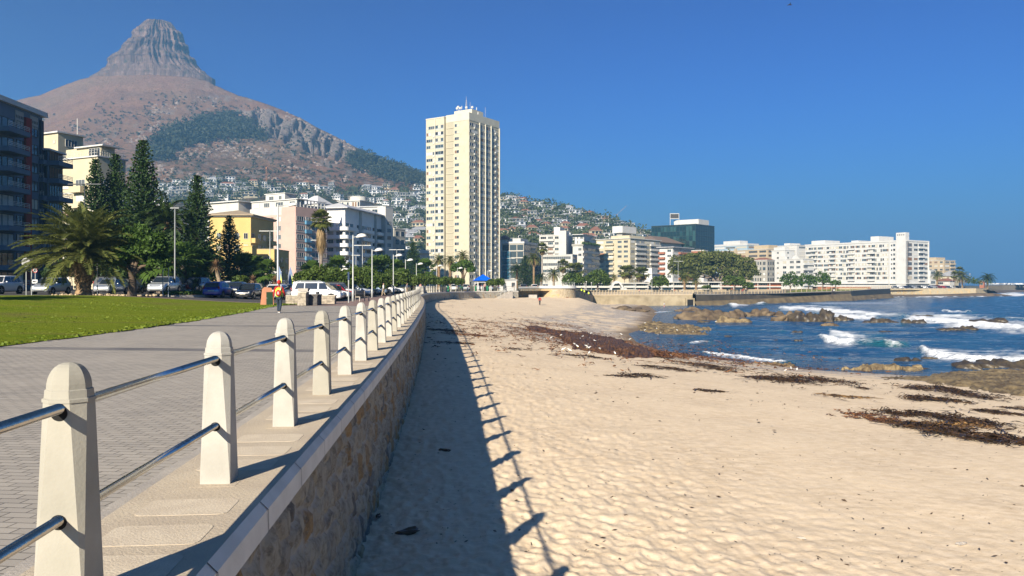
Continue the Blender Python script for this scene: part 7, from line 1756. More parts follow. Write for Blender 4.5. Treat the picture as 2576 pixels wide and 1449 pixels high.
farrail('wooden post railing in front of the bright green trees', [W(1975, 283), W(2060, 300), W(2140, 318), W(2240, 385)], [-1.5, -1.3, -1.0, -.6], 34, 1.5)
t = thing('boundary_wall', (0, 0, 0), 'low white wall running along the far promenade', 'wall'); m = MB(); a, b_ = Vector(W(1470, 262)), Vector(W(1965, 300)); d = (b_ - a).normalized(); nn_ = Vector((-d.y, d.x)) * .3; m.prism([tuple(a), tuple(b_), tuple(b_ + nn_), tuple(a + nn_)], -1.9, -.45); m.build('wall', W_BEIGE, t)
t = thing('terrace_wall', (0, 0, 0), 'brick and timber terrace walls on the lawn before the white block', 'wall')
for px0, px1, Y, z0, z1, mm in [(2081, 2190, 352, -.9, .3, W_BRICK), (2110, 2185, 345, -1.2, -.2, W_BEIGE), (2045, 2084, 340, -1.2, .4, W_BRICK)]:
    m = MB(); m.box((X(px0, Y), Y, z0), (X(px1, Y), Y + .5, z1)); m.build('terrace', mm, t)
m = MB(); m.add([(*W(1975, 284), -1.46), (*W(2140, 316), -1.2), (*W(2190, 352), -.8), (*W(2010, 345), -.7)], [(0, 1, 2, 3)]); o = m.build('far_lawn', LAWN); o['kind'] = 'structure'
# white arch
t = thing('arch', (X(1551, 285), 285, -1.3), 'white parabolic concrete arch on the far promenade', 'arch', None, rad(8)); m = MB(); n = 26; w_, hh = 2.75, 3.9; vs = []
for k in range(n + 1):
    u = lerp(-1, 1, k / n); x = w_ * u; z = hh * (1 - abs(u) ** 2.4); sx = 1 + .18 * 1; 
    for s_, y in ((1, -.9), (1, .9), (.82, .9), (.82, -.9)): vs.append((x * s_, y, z * s_ + (0 if s_ == 1 else 0)))
m.add(vs, [(k * 4 + q, (k + 1) * 4 + q, (k + 1) * 4 + (q + 1) % 4, k * 4 + (q + 1) % 4) for k in range(n) for q in range(4)]); m.build('arch_rib', W_BRIGHT, t); m = MB(); m.box((1.6, -.6, 0), (3.6, 1.0, 1.3)); m.build('plinth', W_BRIGHT, t)

# ================================================================ rocks, kelp, gulls
ROCKB = M('brown_rock', (.17, .125, .075), .85, (.07, .05, .035), .55, 1., 3.2, lo=.38, hi=.62); ROCKD = M('dark_wet_rock', (.045, .036, .028), .5, (.12, .09, .045), 1.1, 1., 4, spec=.5, lo=.45, hi=.75); ROCKO = M('olive_rock', (.22, .165, .088), .85, (.085, .06, .035), 1.5, 1., 5, lo=.42, hi=.62, det=7)
def rock(label, x0, x1, yt, yb, mat, seed, zb=SEA, dep=.6, lumps=5, name='rock', flat=1.):
    Y = (EYE - zb) * F / (yb - HY); w = (x1 - x0) / F * Y; h = (yb - yt) / F * Y * flat; m = MB(); r0 = random.Random(seed)
    for i in range(lumps):
        u = (i + .5) / lumps; hh = h * (.45 + .55 * r0.random()) if lumps > 1 else h; r = w / lumps * (.75 + .3 * r0.random())
        blob(m, ((u - .5) * w * .86, r0.uniform(-.2, .5) * w * dep * .4, -.1), 1, 3, .55, 1.3, seed * 3 + i, (r, max(r * .7, w * dep * .35), hh))
    o = m.build(name, mat, None, True, (X((x0 + x1) / 2, Y), Y + w * dep * .25, zb)); tag(o, label, 'rock', 'rocks in the surf'); return o
RK = [('flat brown rock lying on sand at the far end of the beach', 1530, 1622, 768, 782, ROCKB, -4.45, 4), ('long low brown rocks behind the rounded lump', 1702, 1770, 772, 783, ROCKB, SEA, 4), ('rounded brown rock lump nearest the sand', 1722, 1800, 780, 803, ROCKB, SEA, 2), ('broad brown rock ridge in the middle of the reef', 1792, 1880, 776, 800, ROCKB, SEA, 4), ('lighter brown sloping rock in front of the ridge', 1810, 1885, 784, 812, ROCKO, SEA, 3), ('flat brown rock left of the dark reef', 1872, 1978, 777, 796, ROCKB, SEA, 5), ('brown slab under the white wave line', 1950, 2030, 786, 806, ROCKB, SEA, 3), ('dark jagged rock at the right end of the reef', 1995, 2106, 779, 809, ROCKD, SEA, 5), ('low dark rocks trailing right from the reef', 2072, 2150, 791, 807, ROCKD, SEA, 5),
      ('small dark rock in front of the reef', 1760, 1785, 803, 811, ROCKD, SEA, 2), ('low brown rock right of the reef in open water', 2073, 2112, 810, 818, ROCKB, SEA, 3), ('dark rock row in the wave trough left of the breaking wave', 2180, 2268, 800, 812, ROCKD, SEA, 5), ('dark olive rock under the big breaking wave', 2276, 2332, 803, 816, ROCKD, SEA, 3), ('dark rock poking through the foam at the far right', 2446, 2548, 799, 812, ROCKD, SEA, 5), ('low dark rock behind the foam', 2300, 2350, 790, 796, ROCKD, SEA, 3), ('long jagged black rock in front of the big breaker', 2364, 2466, 819, 831, ROCKD, SEA, 6), ('low rock sliver in the middle water', 2220, 2302, 831, 838, ROCKD, SEA, 5),
      ('small rock left of the small breaker', 1998, 2022, 831, 837, ROCKD, SEA, 2), ('tiny dark rock in the middle bay', 1940, 1960, 851, 856, ROCKD, SEA, 2), ('tiny rock right of the tiny dark one', 1998, 2018, 852, 857, ROCKD, SEA, 2), ('low rock with foam in the near bay', 1826, 1852, 844, 850, ROCKD, SEA, 2), ('black weedy rock left of the nearest breaker', 2254, 2328, 899, 913, ROCKD, SEA, 4), ('small black rock in the nearest breaker', 2326, 2362, 893, 903, ROCKD, SEA, 3), ('broad black weedy reef at the right edge', 2420, 2620, 906, 928, ROCKD, SEA, 7), ('dark low reef beyond the tidal pool', 2255, 2345, 920, 929, ROCKD, SEA, 5), ('low weedy reef strip at the near water edge', 1842, 2010, 911, 924, ROCKO, SEA, 7), ('dark boulder at the foot of the distant wall', 2180, 2210, 745, 753, ROCKD, SEA, 3)]
for i, (lab, x0, x1, yt, yb, mt_, zb, n) in enumerate(RK): rock(lab, x0, x1, yt, yb, mt_, i + 3, zb, .6, n)
def mound(name, label, cat, grp, poly, h, mat, seed, rough=1., kind=None, res=(190, 90)):
    """low uneven sheet lying on the beach (or just under the water), outlined by pixels on the ground"""
    xs = [p[0] for p in poly]; ys_ = [p[1] for p in poly]
    A, B = np.meshgrid(np.linspace(min(xs) - 15, max(xs) + 15, res[0]), np.linspace(min(ys_) - 4, max(ys_) + 4, res[1]))
    Yv = np.full(A.shape, 60.)
    for _ in range(14): Yv = .5 * Yv + .5 * (EYE - np.maximum(sand_z((A - CX) / F * Yv, Yv), SEA)) * F / (B - HY)
    Xv = (A - CX) / F * Yv; ins = soft(A + 26 * (fbm(A / 24, B / 8, seed + 40, 4) - .5), B + 9 * (fbm(A / 18, B / 6, seed + 30, 4) - .5), poly, (max(ys_) - min(ys_)) * .16)
    g = np.maximum(sand_z(Xv, Yv), SEA); cr = np.abs(fbm(Xv * .6 + Yv * .3, Yv * .4, seed + 4, 4) - .5) * 2
    zv = g - .16 + ins * (.16 + h * (.55 + rough * (.9 * fbm(Xv * .9, Yv * .7, seed, 5) - .3 + .5 * (fbm(Xv * 4, Yv * 3, seed + 9, 3) - .5)))) - .30 * h * ins * (1 - sstep(0, .2, cr))
    o = grid_obj(name, np.stack([Xv, Yv, zv], -1), mat); tag(o, label, cat, grp, kind); return o
def flat_reef(label, poly, zt, mat, seed, rough=.25):
    """low uneven rock platform given as pixels on the water plane"""
    xs = [p[0] for p in poly]; ys_ = [p[1] for p in poly]; cx_ = np.linspace(min(xs) - 20, max(xs) + 20, 240); cy = np.linspace(min(ys_) - 4, max(ys_) + 4, 110); A, B = np.meshgrid(cx_, cy); wv = 10 * (fbm(A / 22, B / 7, seed + 30, 4) - .5); wv2 = 30 * (fbm(A / 30, B / 9, seed + 40, 3) - .5)
    Yv = (EYE - SEA) * F / (B - HY); Xv = (A - CX) / F * Yv; ins = soft(A + wv2, B + wv, poly, (max(ys_) - min(ys_)) * .22)
    n1 = fbm(Xv * .8, Yv * .5, seed, 5); n2 = np.abs(fbm(Xv * .45 + Yv * .25, Yv * .3, seed + 4, 4) - .5) * 2
    n3 = fbm(Xv * 2.6, Yv * 1.7, seed + 9, 4) - .5; zv = SEA - .35 + ins * (zt * .8 + .26 + rough * 2.2 * (n1 - .5) + .30 * n3) - ins * .5 * (1 - sstep(0, .22, n2))
    o = grid_obj('rock_shelf', np.stack([Xv, Yv, zv], -1), mat, flip=False); tag(o, label, 'rock', 'flat reefs at the water edge'); return o
mound('rock_shelf', 'wide olive tan rock shelf at the right edge of the beach', 'rock', 'flat reefs at the water edge', [(2120, 952), (2200, 948), (2330, 944), (2390, 930), (2480, 924), (2640, 925), (2780, 960), (2720, 1020), (2560, 1003), (2440, 985), (2300, 968), (2190, 962)], .32, ROCKO, 5, 1.2, None, (260, 110))
flat_reef('brown weed covered flat reef where gulls rest', [(1590, 815), (1640, 806), (1720, 812), (1790, 822), (1800, 842), (1740, 846), (1660, 845), (1610, 838)], .45, ROCKO, 9, .2)
flat_reef('low brown reef strips around the tidal pool', [(2105, 927), (2180, 922), (2260, 921), (2330, 926), (2300, 936), (2200, 934), (2140, 936)], .35, ROCKO, 14, .35)
flat_reef('narrow brown weed reef left of the tidal pool', [(1845, 914), (1900, 912), (2005, 920), (2010, 928), (1920, 922), (1860, 918)], .35, ROCKO, 22, .3)
def m_kelp(name, a, b_):
    m, nt, b = nodes_of(name); g = N(nt, 'ShaderNodeNewGeometry'); c = mixc(nt, g.outputs['Random Per Island'], a, b_); L(nt, c, b.inputs['Base Color']); b.inputs['Roughness'].default_value = .45; return m
KELPD = m_kelp('dark_kelp', (.016, .011, .007), (.085, .045, .018)); KELPR = m_kelp('red_brown_kelp', (.06, .025, .012), (.22, .10, .04)); KELPG = m_kelp('golden_kelp', (.05, .03, .012), (.30, .17, .06))
def kelp(label, pts, n, mat, width, hgt=.12, ln=1.0, wd=.035, name='kelp_pile', kind=None, zoff=0., bias=None):
    """ribbons strewn round a pixel polyline on the sand; width in metres"""
    n = int(n * .62); wd *= .62; hgt *= .55; W3 = []
    for px, py in pts:
        y = 40.0
        for _ in range(12):
            x = X(px, y); zz_ = float(sand_z(x, y)); zz_ = max(zz_, SEA); y = (EYE - zz_) * F / (py - HY)
        W3.append(Vector((X(px, y), y)))
    Q = []; acc = [0]
    for a, b_ in zip(W3, W3[1:]): acc.append(acc[-1] + (b_ - a).length)
    r0 = np.random.RandomState(int(pts[0][0]) + len(pts)); C = []
    tt = r0.rand(n) * acc[-1]
    bx_ = np.interp(tt, acc, [p.x for p in W3]); by_ = np.interp(tt, acc, [p.y for p in W3])
    taper = np.sin(np.pi * np.clip(tt / acc[-1], .04, .96)) ** .6
    bx_ = bx_ + r0.normal(size=n) * width * (.62 if width < 3 else .22) * taper; by_ = by_ + r0.normal(size=n) * width * .62 * taper
    out_ = r0.rand(n) < .3; by_ = by_ + out_ * r0.normal(size=n) * width * .9; bx_ = bx_ + out_ * r0.normal(size=n) * width * .8
    kp = vn(bx_ * 1.9 / max(width, .5) + 9, by_ * 1.9 / max(width, .5), 7) + .3 * r0.rand(n) > (.60 if width < 8 else .44); bx_, by_, taper = bx_[kp], by_[kp], taper[kp]; n = len(bx_)
    d0 = W3[-1] - W3[0]; a0 = math.atan2(d0.y, d0.x); ang = a0 + r0.normal(size=n) * .5
    m_ = 7; px_ = bx_[:, None].repeat(m_, 1); py_ = by_[:, None].repeat(m_, 1); st_ = .9 * ln * (.35 + .9 * r0.rand(n)) / m_; st_[: max(3, n // 14)] *= 2.6
    for k in range(1, m_):
        ang = ang + r0.normal(size=n) * .6; px_[:, k] = px_[:, k - 1] + np.cos(ang) * st_; py_[:, k] = py_[:, k - 1] + np.sin(ang) * st_
    base = np.maximum(sand_z(px_, py_), SEA + .02); zz_ = base + .022 + zoff + np.abs(r0.normal(size=px_.shape)) * hgt * .22 + (r0.rand(n) * hgt * .5 * taper)[:, None] * np.sin(np.linspace(0, np.pi, m_))[None]
    Pn = np.stack([px_, py_, zz_], -1); tg = np.gradient(Pn, axis=1); sd_ = unit(np.stack([-tg[..., 1], tg[..., 0], r0.normal(size=px_.shape) * np.abs(tg).max() * .3], -1)) * (wd * (.5 + r0.rand(n)))[:, None, None]
    prof_ = np.sin(np.linspace(.25, np.pi - .15, m_))[None, :, None]; Lf, Rt = Pn - sd_ * prof_, Pn + sd_ * prof_
    V = np.stack([Lf, Rt], 2)
    vs = V.reshape(-1, 3); fs = []
    idx = np.arange(n)[:, None] * (m_ * 2) + np.arange(m_ - 1)[None] * 2
    q = np.stack([idx, idx + 1, idx + 3, idx + 2], -1).reshape(-1, 4)
    me = bpy.data.meshes.new(name); me.vertices.add(len(vs)); me.vertices.foreach_set('co', vs.astype(np.float32).reshape(-1)); me.loops.add(q.size); me.loops.foreach_set('vertex_index', q.astype(np.int32).reshape(-1)); me.polygons.add(len(q)); me.polygons.foreach_set('loop_start', np.arange(0, q.size, 4, dtype=np.int32)); me.materials.append(mat); me.update(calc_edges=True)
    o = put(bpy.data.objects.new(name, me)); tag(o, label, 'seaweed', 'kelp piles on the beach', kind or 'stuff'); return o
KMAT = M('kelp_mat', (.16, .075, .03), .6, (.04, .02, .011), 3.5, 1., 9, lo=.38, hi=.6, det=7)
mound('kelp_heap', 'low solid mound of matted brown kelp under the gulls', 'seaweed', 'kelp piles on the beach', [(1398, 838), (1460, 836), (1530, 846), (1590, 868), (1640, 886), (1672, 903), (1600, 906), (1510, 895), (1440, 880), (1405, 858)], .55, KMAT, 3, 1., 'stuff')
mound('kelp_heap', 'thin brown kelp spread reaching inland from the big heap', 'seaweed', 'kelp piles on the beach', [(1300, 814), (1360, 818), (1430, 832), (1470, 842), (1400, 850), (1340, 834)], .12, KMAT, 8, 2.2, 'stuff')
# ribbons over the heap
kelp('broad reddish brown kelp heap full of gulls by the water', [(1470, 868), (1520, 868), (1580, 882), (1650, 898)], 9500, KELPR, 9, .4, 1.1, .055, zoff=.06); kelp('broad reddish brown kelp heap full of gulls by the water', [(1440, 848), (1500, 856), (1560, 866)], 5000, KELPR, 9.5, .3, 1.0, .05, zoff=.03)
kelp('scattered kelp left of the big heap', [(1310, 822), (1380, 838), (1440, 852)], 2000, KELPR, 7.5, .10, 1.2, .04); kelp('scattered kelp in the far middle beach', [(1330, 812), (1400, 822), (1440, 818)], 1100, KELPR, 13, .10, 1.2, .04)
for lab, pts, n, mm, wd, h, ln in [
    ('dark kelp strands nearest the rock shelf', [(2285, 978), (2350, 975), (2420, 992), (2480, 1006)], 1400, KELPD, .8, .22, 1.0), ('compact dark kelp pile below the shelf strands', [(2285, 1003), (2340, 1005), (2390, 1010)], 900, KELPD, .6, .28, .8),
    ('long brown and gold kelp pile right of the middle beach', [(2215, 1038), (2290, 1045), (2380, 1058), (2480, 1068)], 1500, KELPD, .8, .28, .9), ('golden edge of the long kelp pile', [(2300, 1066), (2380, 1072), (2450, 1072)], 700, KELPG, .5, .15, .6), ('small reddish kelp patches left of the long pile', [(2130, 1040), (2180, 1045), (2215, 1060)], 500, KELPR, .6, .10, .6),
    ('dark diagonal kelp rope running off the right edge', [(2245, 1064), (2340, 1082), (2450, 1098), (2560, 1112), (2680, 1126)], 2100, KELPD, .55, .28, 1.0), ('dark kelp mound by the pale shell line', [(1962, 960), (2030, 955), (2105, 962)], 1300, KELPD, 1.4, .35, 1.1), ('thin dark kelp line left of the shell line mound', [(1888, 948), (1950, 955), (2010, 960)], 500, KELPD, .8, .12, 1.2), ('dark kelp line along the pale shell strip', [(1722, 912), (1770, 920), (1828, 935)], 900, KELPD, 1.2, .18, 1.2),
    ('thin kelp strand in the middle of the beach', [(1612, 920), (1660, 924), (1720, 934)], 350, KELPD, .6, .12, 1.2), ('small dark kelp clump in the middle of the beach', [(1590, 942), (1610, 946), (1628, 948)], 220, KELPD, .6, .18, .8), ('low kelp strip left of the small dark clump', [(1535, 945), (1560, 946), (1580, 948)], 160, KELPD, .5, .08, .8), ('kelp strip below the big heap', [(1430, 894), (1460, 896), (1490, 900)], 180, KELPD, .9, .12, 1.2), ('dark kelp strip on open sand left of the heap', [(1278, 879), (1300, 880), (1322, 881)], 160, KELPD, .6, .12, 1.2),
    ('kelp strip at the edge of the wall shadow', [(1155, 843), (1180, 842), (1210, 846)], 300, KELPR, 1.4, .1, 1.2), ('dark kelp strip inside the wall shadow', [(1073, 829), (1105, 831), (1145, 833)], 350, KELPD, .8, .12, 1.4), ('kelp strand beyond the shadow edge', [(1160, 803), (1190, 806), (1220, 811)], 250, KELPR, 1.5, .1, 1.4), ('second dark kelp strip inside the wall shadow', [(1095, 860), (1130, 862), (1160, 866)], 220, KELPD, .7, .1, 1.2),
    ('long thin brown kelp stalk on the right sand', [(2020, 989), (2080, 995), (2170, 1002)], 160, KELPG, .15, .08, 1.3), ('dark kelp bits above the long stalk', [(2140, 975), (2170, 978)], 60, KELPD, .3, .1, .7), ('short dark kelp clump on open sand', [(1748, 983), (1775, 984), (1806, 986)], 120, KELPD, .22, .1, .8), ('thin kelp line near the right edge', [(2440, 1030), (2500, 1038), (2560, 1045)], 260, KELPD, .3, .08, .9), ('kelp wisps at the far right sand', [(2515, 1024), (2576, 1032)], 120, KELPD, .3, .08, .9)]:
    kelp(lab, pts, n, mm, wd, h, ln)
# countless dried weed scraps over the beach
Q = []; r0 = np.random.RandomState(5); n = 2300
py = HY + (110 * F / 2000) * 0 + np.where(r0.rand(n) < .5, r0.uniform(60, 300, n), r0.uniform(200, 735, n)); px = r0.uniform(880, 2640, n); y = 3.9 * F / (py - 0 - HY + 1e-6) if False else 4.1 * F / (py - HY); x = (px - CX) / F * y; zz_ = sand_z(x, y); ok = (x > wall_x(y) + .3) & (zz_ > SEA + .25) & (y < 150); x, y, zz_ = x[ok], y[ok], zz_[ok]
n = len(x); a = r0.uniform(0, 6.28, n); l = (.010 + .03 * r0.rand(n) ** 4) * (1 + y / 22); d = np.stack([np.cos(a), np.sin(a), r0.normal(size=n) * .15], 1) * l[:, None]; s_ = np.stack([-np.sin(a), np.cos(a), r0.normal(size=n) * .5], 1) * (l * .28)[:, None]; C = np.stack([x, y, zz_ + .022], 1)
o = put(bpy.data.objects.new('weed_scraps', quads_mesh('weed_scraps', np.stack([C - d - s_ * .3, C - s_, C + d, C + s_], 1), KELPD))); o['kind'] = 'stuff'
for i, (px, py_, w_, lab) in enumerate([(1027, 1339, .10, 'dark driftwood lump in the wall shadow near the camera'), (952, 1300, .05, 'small dark weed clump at the foot of the wall'), (1118, 1136, .09, 'small dark weed lump in the middle of the wall shadow'), (1572, 1300, .035, 'small dark pebble on the rippled sand'), (1288, 1235, .04, 'little dark lump beside the railing shadow'), (2015, 1357, .035, 'small grey pebble on the open sand right'), (2420, 1370, .05, 'thin dark stick near the lower right corner')]):
    y = 3.9 * F / (py_ - HY)
    for _ in range(8): y = (EYE - float(sand_z(X(px, y), y))) * F / (py_ - HY)
    m = MB(); blob(m, (0, 0, .02), w_, 2, .6, 2, i, (1.9, .8, .55)); o = m.build('driftwood' if i in (0, 6) else 'weed_lump' if i < 3 else 'pebble', KELPD if i < 5 else GREYC, None, False, (X(px, y), y, float(sand_z(X(px, y), y))), .6 + i); tag(o, lab, 'debris')
# gulls
GW = M('gull_white', (.72, .72, .70), .8); GG_ = M('gull_grey_wing', (.07, .07, .075), .8); GB = M('gull_beak', (.55, .35, .05), .6)
m = MB(); m.mi = 0
m.lathe([(.01, -.26), (.05, -.18), (.085, -.04), (.095, .06), (.07, .15), (.035, .2), (.045, .24), (.05, .275), (.03, .32), (.008, .335)], 10, Matrix.Translation((0, 0, .26)) @ Matrix.Rotation(rad(68), 4, 'X') @ Matrix.Rotation(math.pi, 4, 'Z'), 0)
m.box((-.022, -.02, 0), (-.012, .0, .2), None, 2); m.box((.012, -.02, 0), (.022, 0, .2), None, 2)
for sg in (-1, 1): m.add([(sg * .085, .10, .34), (sg * .105, -.05, .29), (sg * .03, -.36, .22), (sg * .05, -.05, .36)], [(0, 1, 2, 3)], None, 1)
m.add([(0, .40, .46), (.015, .36, .45), (-.015, .36, .45), (0, .36, .47)], [(0, 1, 3), (0, 3, 2), (0, 2, 1)], None, 2)
GULL = m.mesh('seagull', [GW, GG_, GB], False)
spots = [(1493 + R.gauss(0, 42), 864 + R.gauss(0, 14)) for _ in range(30)]; spots2 = [(1670 + R.gauss(0, 45), 826 + R.gauss(0, 10)) for _ in range(9)]; spots3 = [(1690, 900), (1918, 918), (2005, 934), (1990, 931), (1975, 938)]
def gull(px, py_, lab, grp, dz=0.):
    y = 90.
    for _ in range(10): x = X(px, y); zz_ = max(float(sand_z(x, y)), SEA); y = (EYE - zz_ - dz) * F / (py_ - HY)
    tag(inst('seagull', GULL, None, (X(px, y), y, zz_ + dz), R.uniform(0, 6.28), (.55, .55, .55)), lab, 'gull', grp)
for p in spots: gull(*p, 'white gull standing on the big reddish kelp heap', 'gulls on the kelp heap', .15)
for p in spots2: gull(*p, 'white gull resting on the brown flat reef', 'gulls on the flat reef', .25)
for p, l in zip(spots3, ['white gull at the water edge right of the kelp heap', 'white gull on the pale shell strip', 'white gull on the sand right beside the tidal pool', 'white gull left of the one beside the tidal pool', 'white gull below the other two by the tidal pool']): gull(*p, l, 'gulls by the tidal pool', .0)
t = thing('flying_bird', (X(1987, 60), 60, Z(12, 60)), 'small dark bird flying high in the blue sky', 'bird'); m = MB(); m.lathe([(.005, -.16), (.035, -.05), (.04, .05), (.02, .14), (.003, .18)], 8, Matrix.Rotation(rad(90), 4, 'Y')); m.build('body', GG_, t)
for sg in (-1, 1): m = MB(); m.add([(.06, 0, .01), (-.05, 0, .01), (-.02, sg * .22, .12), (-.1, sg * .40, .05)], [(0, 1, 3, 2)]); m.build('wing', GG_, t)

# short grass tufts that break up the lawn
n = 7000; yy_ = rs.uniform(17, 62, n) ; e_ = rs.rand(n) ** 1.7 * 34; xx_ = np.interp(yy_, yy, [p.x for p in LAWN_EDGE]) - e_ + .08; zz_ = gz(xx_, yy_) + .045
hb = .025 + .045 * rs.rand(n); a = rs.uniform(0, 6.28, n); s_ = np.stack([np.cos(a), np.sin(a), a * 0], 1) * (.03 + .05 * rs.rand(n))[:, None]; C = np.stack([xx_, yy_, zz_ - .02], 1); U = np.stack([rs.normal(size=n) * .02, rs.normal(size=n) * .02, hb], 1)
o = put(bpy.data.objects.new('grass_tufts', quads_mesh('grass_tufts', np.stack([C - s_, C + s_, C + s_ * .5 + U, C - s_ * .6 + U], 1), leafmat('grass_blade', (.075, .14, .008), (.20, .23, .025), ns=.4)))); o['kind'] = 'stuff'
# ================================================================ hillside suburb
def hw_mesh(seed, wallm, roof):
    """modern flat roofed villa or small gabled house, about 13 m wide, front to -y"""
    r0 = random.Random(seed); m = MB(); mats = [wallm, GL[0], R_RED if roof == 'red' else (R_WHITE if roof == 'flat' else R_GREY), GL[2]]
    ns = r0.choice((2, 3)); z = 0
    for i in range(ns):
        w0 = -6.5 + r0.uniform(0, 2) * i; w1 = 6.5 - r0.uniform(0, 2.5) * i; y0 = 1.2 * i
        m.box((w0, y0, z - (4 if i == 0 else 0)), (w1, 8, z + 2.9), None, 0)
        for k in range(3):
            a = lerp(w0, w1, k / 3 + .05); b_ = lerp(w0, w1, (k + 1) / 3 - .05); m.box((a, y0 - .04, z + .7), (b_, y0 + .1, z + 2.4), None, 1 if r0.random() < .7 else 3); m.box((a, y0 - .12, z + 2.4), (b_, y0 + .1, z + 2.55), None, 0)
        m.box((w1 - .1, y0 + 1.5, z + .8), (w1 + .04, y0 + 4.5, z + 2.3), None, 1)
        m.box((w0 - .4, y0 - 1.0, z + 2.9), (w1 + .4, 8.3, z + 3.15), None, 0 if roof != 'flat' else 2); z += 3.15; x0, x1, yy0 = w0, w1, y0
    if roof != 'flat':
        m.add([(x0 - .6, yy0 - .8, z), (x1 + .6, yy0 - .8, z), (x1 + .6, 8.6, z), (x0 - .6, 8.6, z), (x0 + 2.5, (yy0 + 8) / 2, z + 2.4), (x1 - 2.5, (yy0 + 8) / 2, z + 2.4)], [(0, 1, 5, 4), (1, 2, 5), (2, 3, 4, 5), (3, 0, 4)], None, 2)
    return m.mesh('hillside_house', mats)
HM = [('white flat roofed villa', hw_mesh(1, W_PURE, 'flat')), ('white flat roofed villa', hw_mesh(2, W_PURE, 'flat')), ('cream flat roofed villa', hw_mesh(3, W_CREAM, 'flat')), ('white house with red tiled roof', hw_mesh(4, W_PURE, 'red')), ('cream house with red tiled roof', hw_mesh(5, W_CREAM, 'red')), ('grey roofed white house', hw_mesh(6, W_PURE, 'grey')), ('grey flat roofed villa', hw_mesh(7, W_GREY, 'flat')), ('beige flat roofed villa', hw_mesh(8, W_BEIGE, 'flat'))]
tc = []
def suburb(region, n, wt, seed, zonename, smin, smax):
    r0 = random.Random(seed); done_ = []; tries = 0
    xs = [p[0] for p in region]; ys_ = [p[1] for p in region]
    while len(done_) < n and tries < 6000:
        tries += 1; px, py_ = r0.uniform(min(xs), max(xs)), r0.uniform(min(ys_), max(ys_))
        if not bool(in_poly(np.array([px]), np.array([py_]), region)[0]): continue
        p = hill_at(px, py_)
        if any(abs(px - a) < 11 * s and abs(py_ - b_) < 6.0 * s for a, b_, s in done_): continue
        done_.append((px, py_, 900 / p.y)); k = r0.choices(range(8), wt)[0]; s = r0.uniform(smin, smax)
        row = 'upper' if py_ < np.interp(px, [400, 1075, 1261, 1620], [490, 520, 545, 590]) else 'lower'
        o = inst('hillside_house', HM[k][1], None, (p.x, p.y, p.z + 1.0), r0.uniform(-.9, .5), (s * r0.uniform(.8, 1.5), s, s * r0.uniform(.85, 1.15)))
        tag(o, f'{HM[k][0]} on the {row} hillside rows {zonename}', 'house', f'{HM[k][0]}s, {row} rows, {zonename}')
    return done_
regL = [(395, 472), (440, 463), (560, 458), (640, 462), (700, 468), (800, 478), (900, 478), (1000, 478), (1078, 474), (1078, 640), (985, 640), (985, 520), (840, 505), (620, 500), (540, 520), (400, 520)]
regR = [(1256, 508), (1290, 504), (1330, 520), (1400, 529), (1470, 548), (1530, 560), (1590, 580), (1640, 598), (1640, 620), (1256, 625)]
d1 = suburb(regL, 135, (6, 5, 3, 1.2, 1.2, 2, 2.5, 2), 4, 'left of the tower', .8, 1.25)
d2 = suburb(regR, 150, (6, 5, 3, 1.7, 1.7, 2, 1, 2), 9, 'right of the tower', .75, 1.15)
# trees between the houses and the two woods: masses
def woods(name, pts, mat, size, n_each, rr):
    Q = []
    for px, py_ in pts:
        p = hill_at(px, py_); r = rr * (.6 + .8 * rs.rand()); Q.append(leaves(cloud((p.x, p.y, p.z + r * .7), (r, r, r * 1.05), n_each, .55, .3, -.4), size))
    o = put(bpy.data.objects.new(name, quads_mesh(name, np.concatenate(Q), mat))); o['kind'] = 'stuff'; return o
def sample(poly, n, jit=0):
    out = []; xs = [p[0] for p in poly]; ys_ = [p[1] for p in poly]
    while len(out) < n:
        a, b_ = rs.uniform(min(xs), max(xs), n), rs.uniform(min(ys_), max(ys_), n); k = in_poly(a, b_, poly); out += list(zip(a[k], b_[k]))
    return [(p_ + rs.normal() * jit, q_ + rs.normal() * jit * .5) for p_, q_ in out[:n]]
F_FAR = leafmat('far_tree_leaf', (.04, .06, .024), (.085, .105, .04), ns=.05, trans=.1); F_WOOD = leafmat('pine_wood_leaf', (.028, .04, .02), (.055, .065, .03), ns=.05, trans=.1)
woods('hillside_trees', sample(regL, 750), F_FAR, 1.5, 26, 4.2); woods('hillside_trees', sample([(1256, 500), (1290, 498), (1330, 513), (1400, 523), (1470, 542), (1530, 555), (1590, 578), (1660, 608), (1660, 625), (1256, 625)], 800), F_FAR, 1.4, 28, 4.6)
woods('pine_wood', sample(forest_a, 800, 13), F_WOOD, 2.6, 24, 8.5); woods('pine_wood', sample(forest_b, 460, 7), F_WOOD, 2.2, 24, 7.0)
scr = [(px, py_) for px, py_ in sample([(100, 300), (400, 230), (620, 260), (1060, 460), (1060, 475), (400, 465), (200, 440)], 1500) if vn(px / 25, py_ / 14, 3) > .45]
woods('mountain_scrub', scr, F_WOOD, 1.8, 7, 2.3)
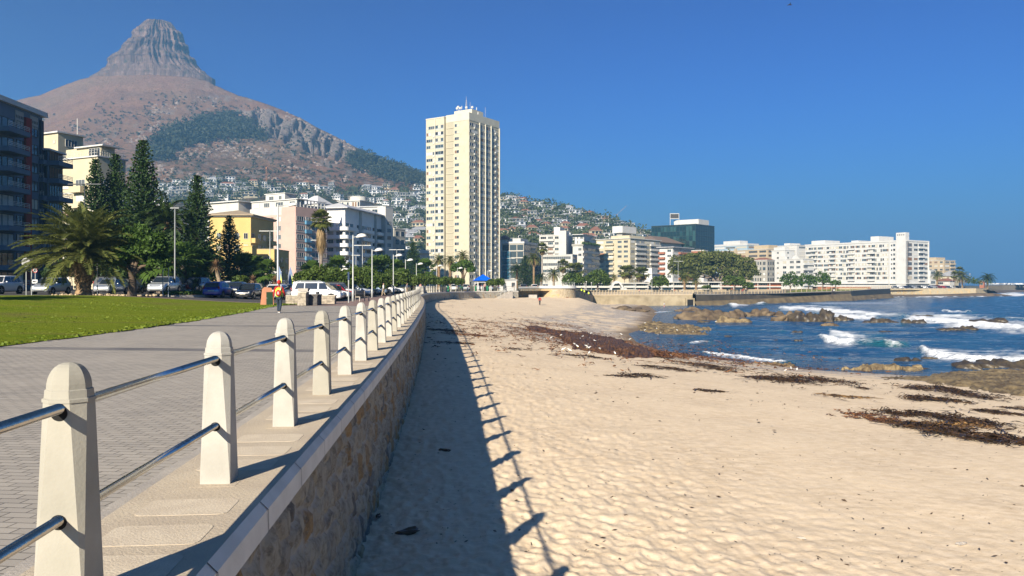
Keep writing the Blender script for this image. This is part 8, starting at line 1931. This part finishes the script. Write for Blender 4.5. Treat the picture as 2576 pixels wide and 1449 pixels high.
m = MB(); BOUL = M('mountain_boulder', (.27, .21, .17), .95, (.18, .14, .115), .08, .8, .6)
bs_ = [(px, py_) for px, py_ in sample([(130, 330), (400, 260), (560, 235), (700, 280), (1040, 440), (1060, 470), (560, 455), (420, 460), (210, 420)], 1500) if vn(px / 30, py_ / 18, 8) > .64] + [(rs.uniform(480, 640), rs.uniform(360, 400)) for _ in range(60)] + [(x_, np.interp(x_, rxs, [b for a, b in RIDGE]) + rs.uniform(1, 14)) for x_ in rs.uniform(720, 1060, 130)]
for i, (px, py_) in enumerate(bs_):
    p = hill_at(px, py_); blob(m, (p.x, p.y, p.z), rs.uniform(1.2, 3.8) * (1.5 if rs.rand() < .1 else 1), 1, .5, 1.5, i, (1.2, 1, .9))
o = m.build('boulder_field', BOUL); o['kind'] = 'stuff'
# cranes
def crane(label, px, ybase, ytop, Y, zb, col, jib):
    t = thing('tower_crane', (X(px, Y), Y, zb), label, 'crane'); h = Z(ytop, Y) - zb; w = .7
    m = MB()
    for sx, sy in ((-1, -1), (1, -1), (1, 1), (-1, 1)): m.tube([(sx * w, sy * w, 0), (sx * w, sy * w, h)], .09, 4)
    n = int(h / 3)
    for k in range(n): m.tube([(-w, -w, h * k / n), (w, -w, h * (k + 1) / n)], .1, 3); m.tube([(w, w, h * k / n), (-w, w, h * (k + 1) / n)], .1, 3)
    m.build('mast', col, t); m = MB(); a = Vector((0, 0, h)); b_ = Vector((jib[0], 0, h + jib[1])); m.tube([a, b_], .14, 4); m.tube([a + Vector((0, 0, 1.5)), b_], .07, 4); m.tube([a, Vector((-jib[0] * .35, 0, h))], .16, 4); m.build('jib', col, t); m = MB(); m.box((-.9, -.9, h - 2), (.9, .9, h)); m.build('cab', col, t)
p = hill_at(670, 466); crane('orange tower crane on the mountain slope above the houses', 670, 466, 421, p.y, p.z, M('crane_orange', (.45, .20, .08), .7), (5, 3.5))
crane('faint far tower crane rising beyond the right hillside', 1552, 570, 540, 1100, 40, M('crane_grey', (.4, .3, .28), .7), (14, 13))
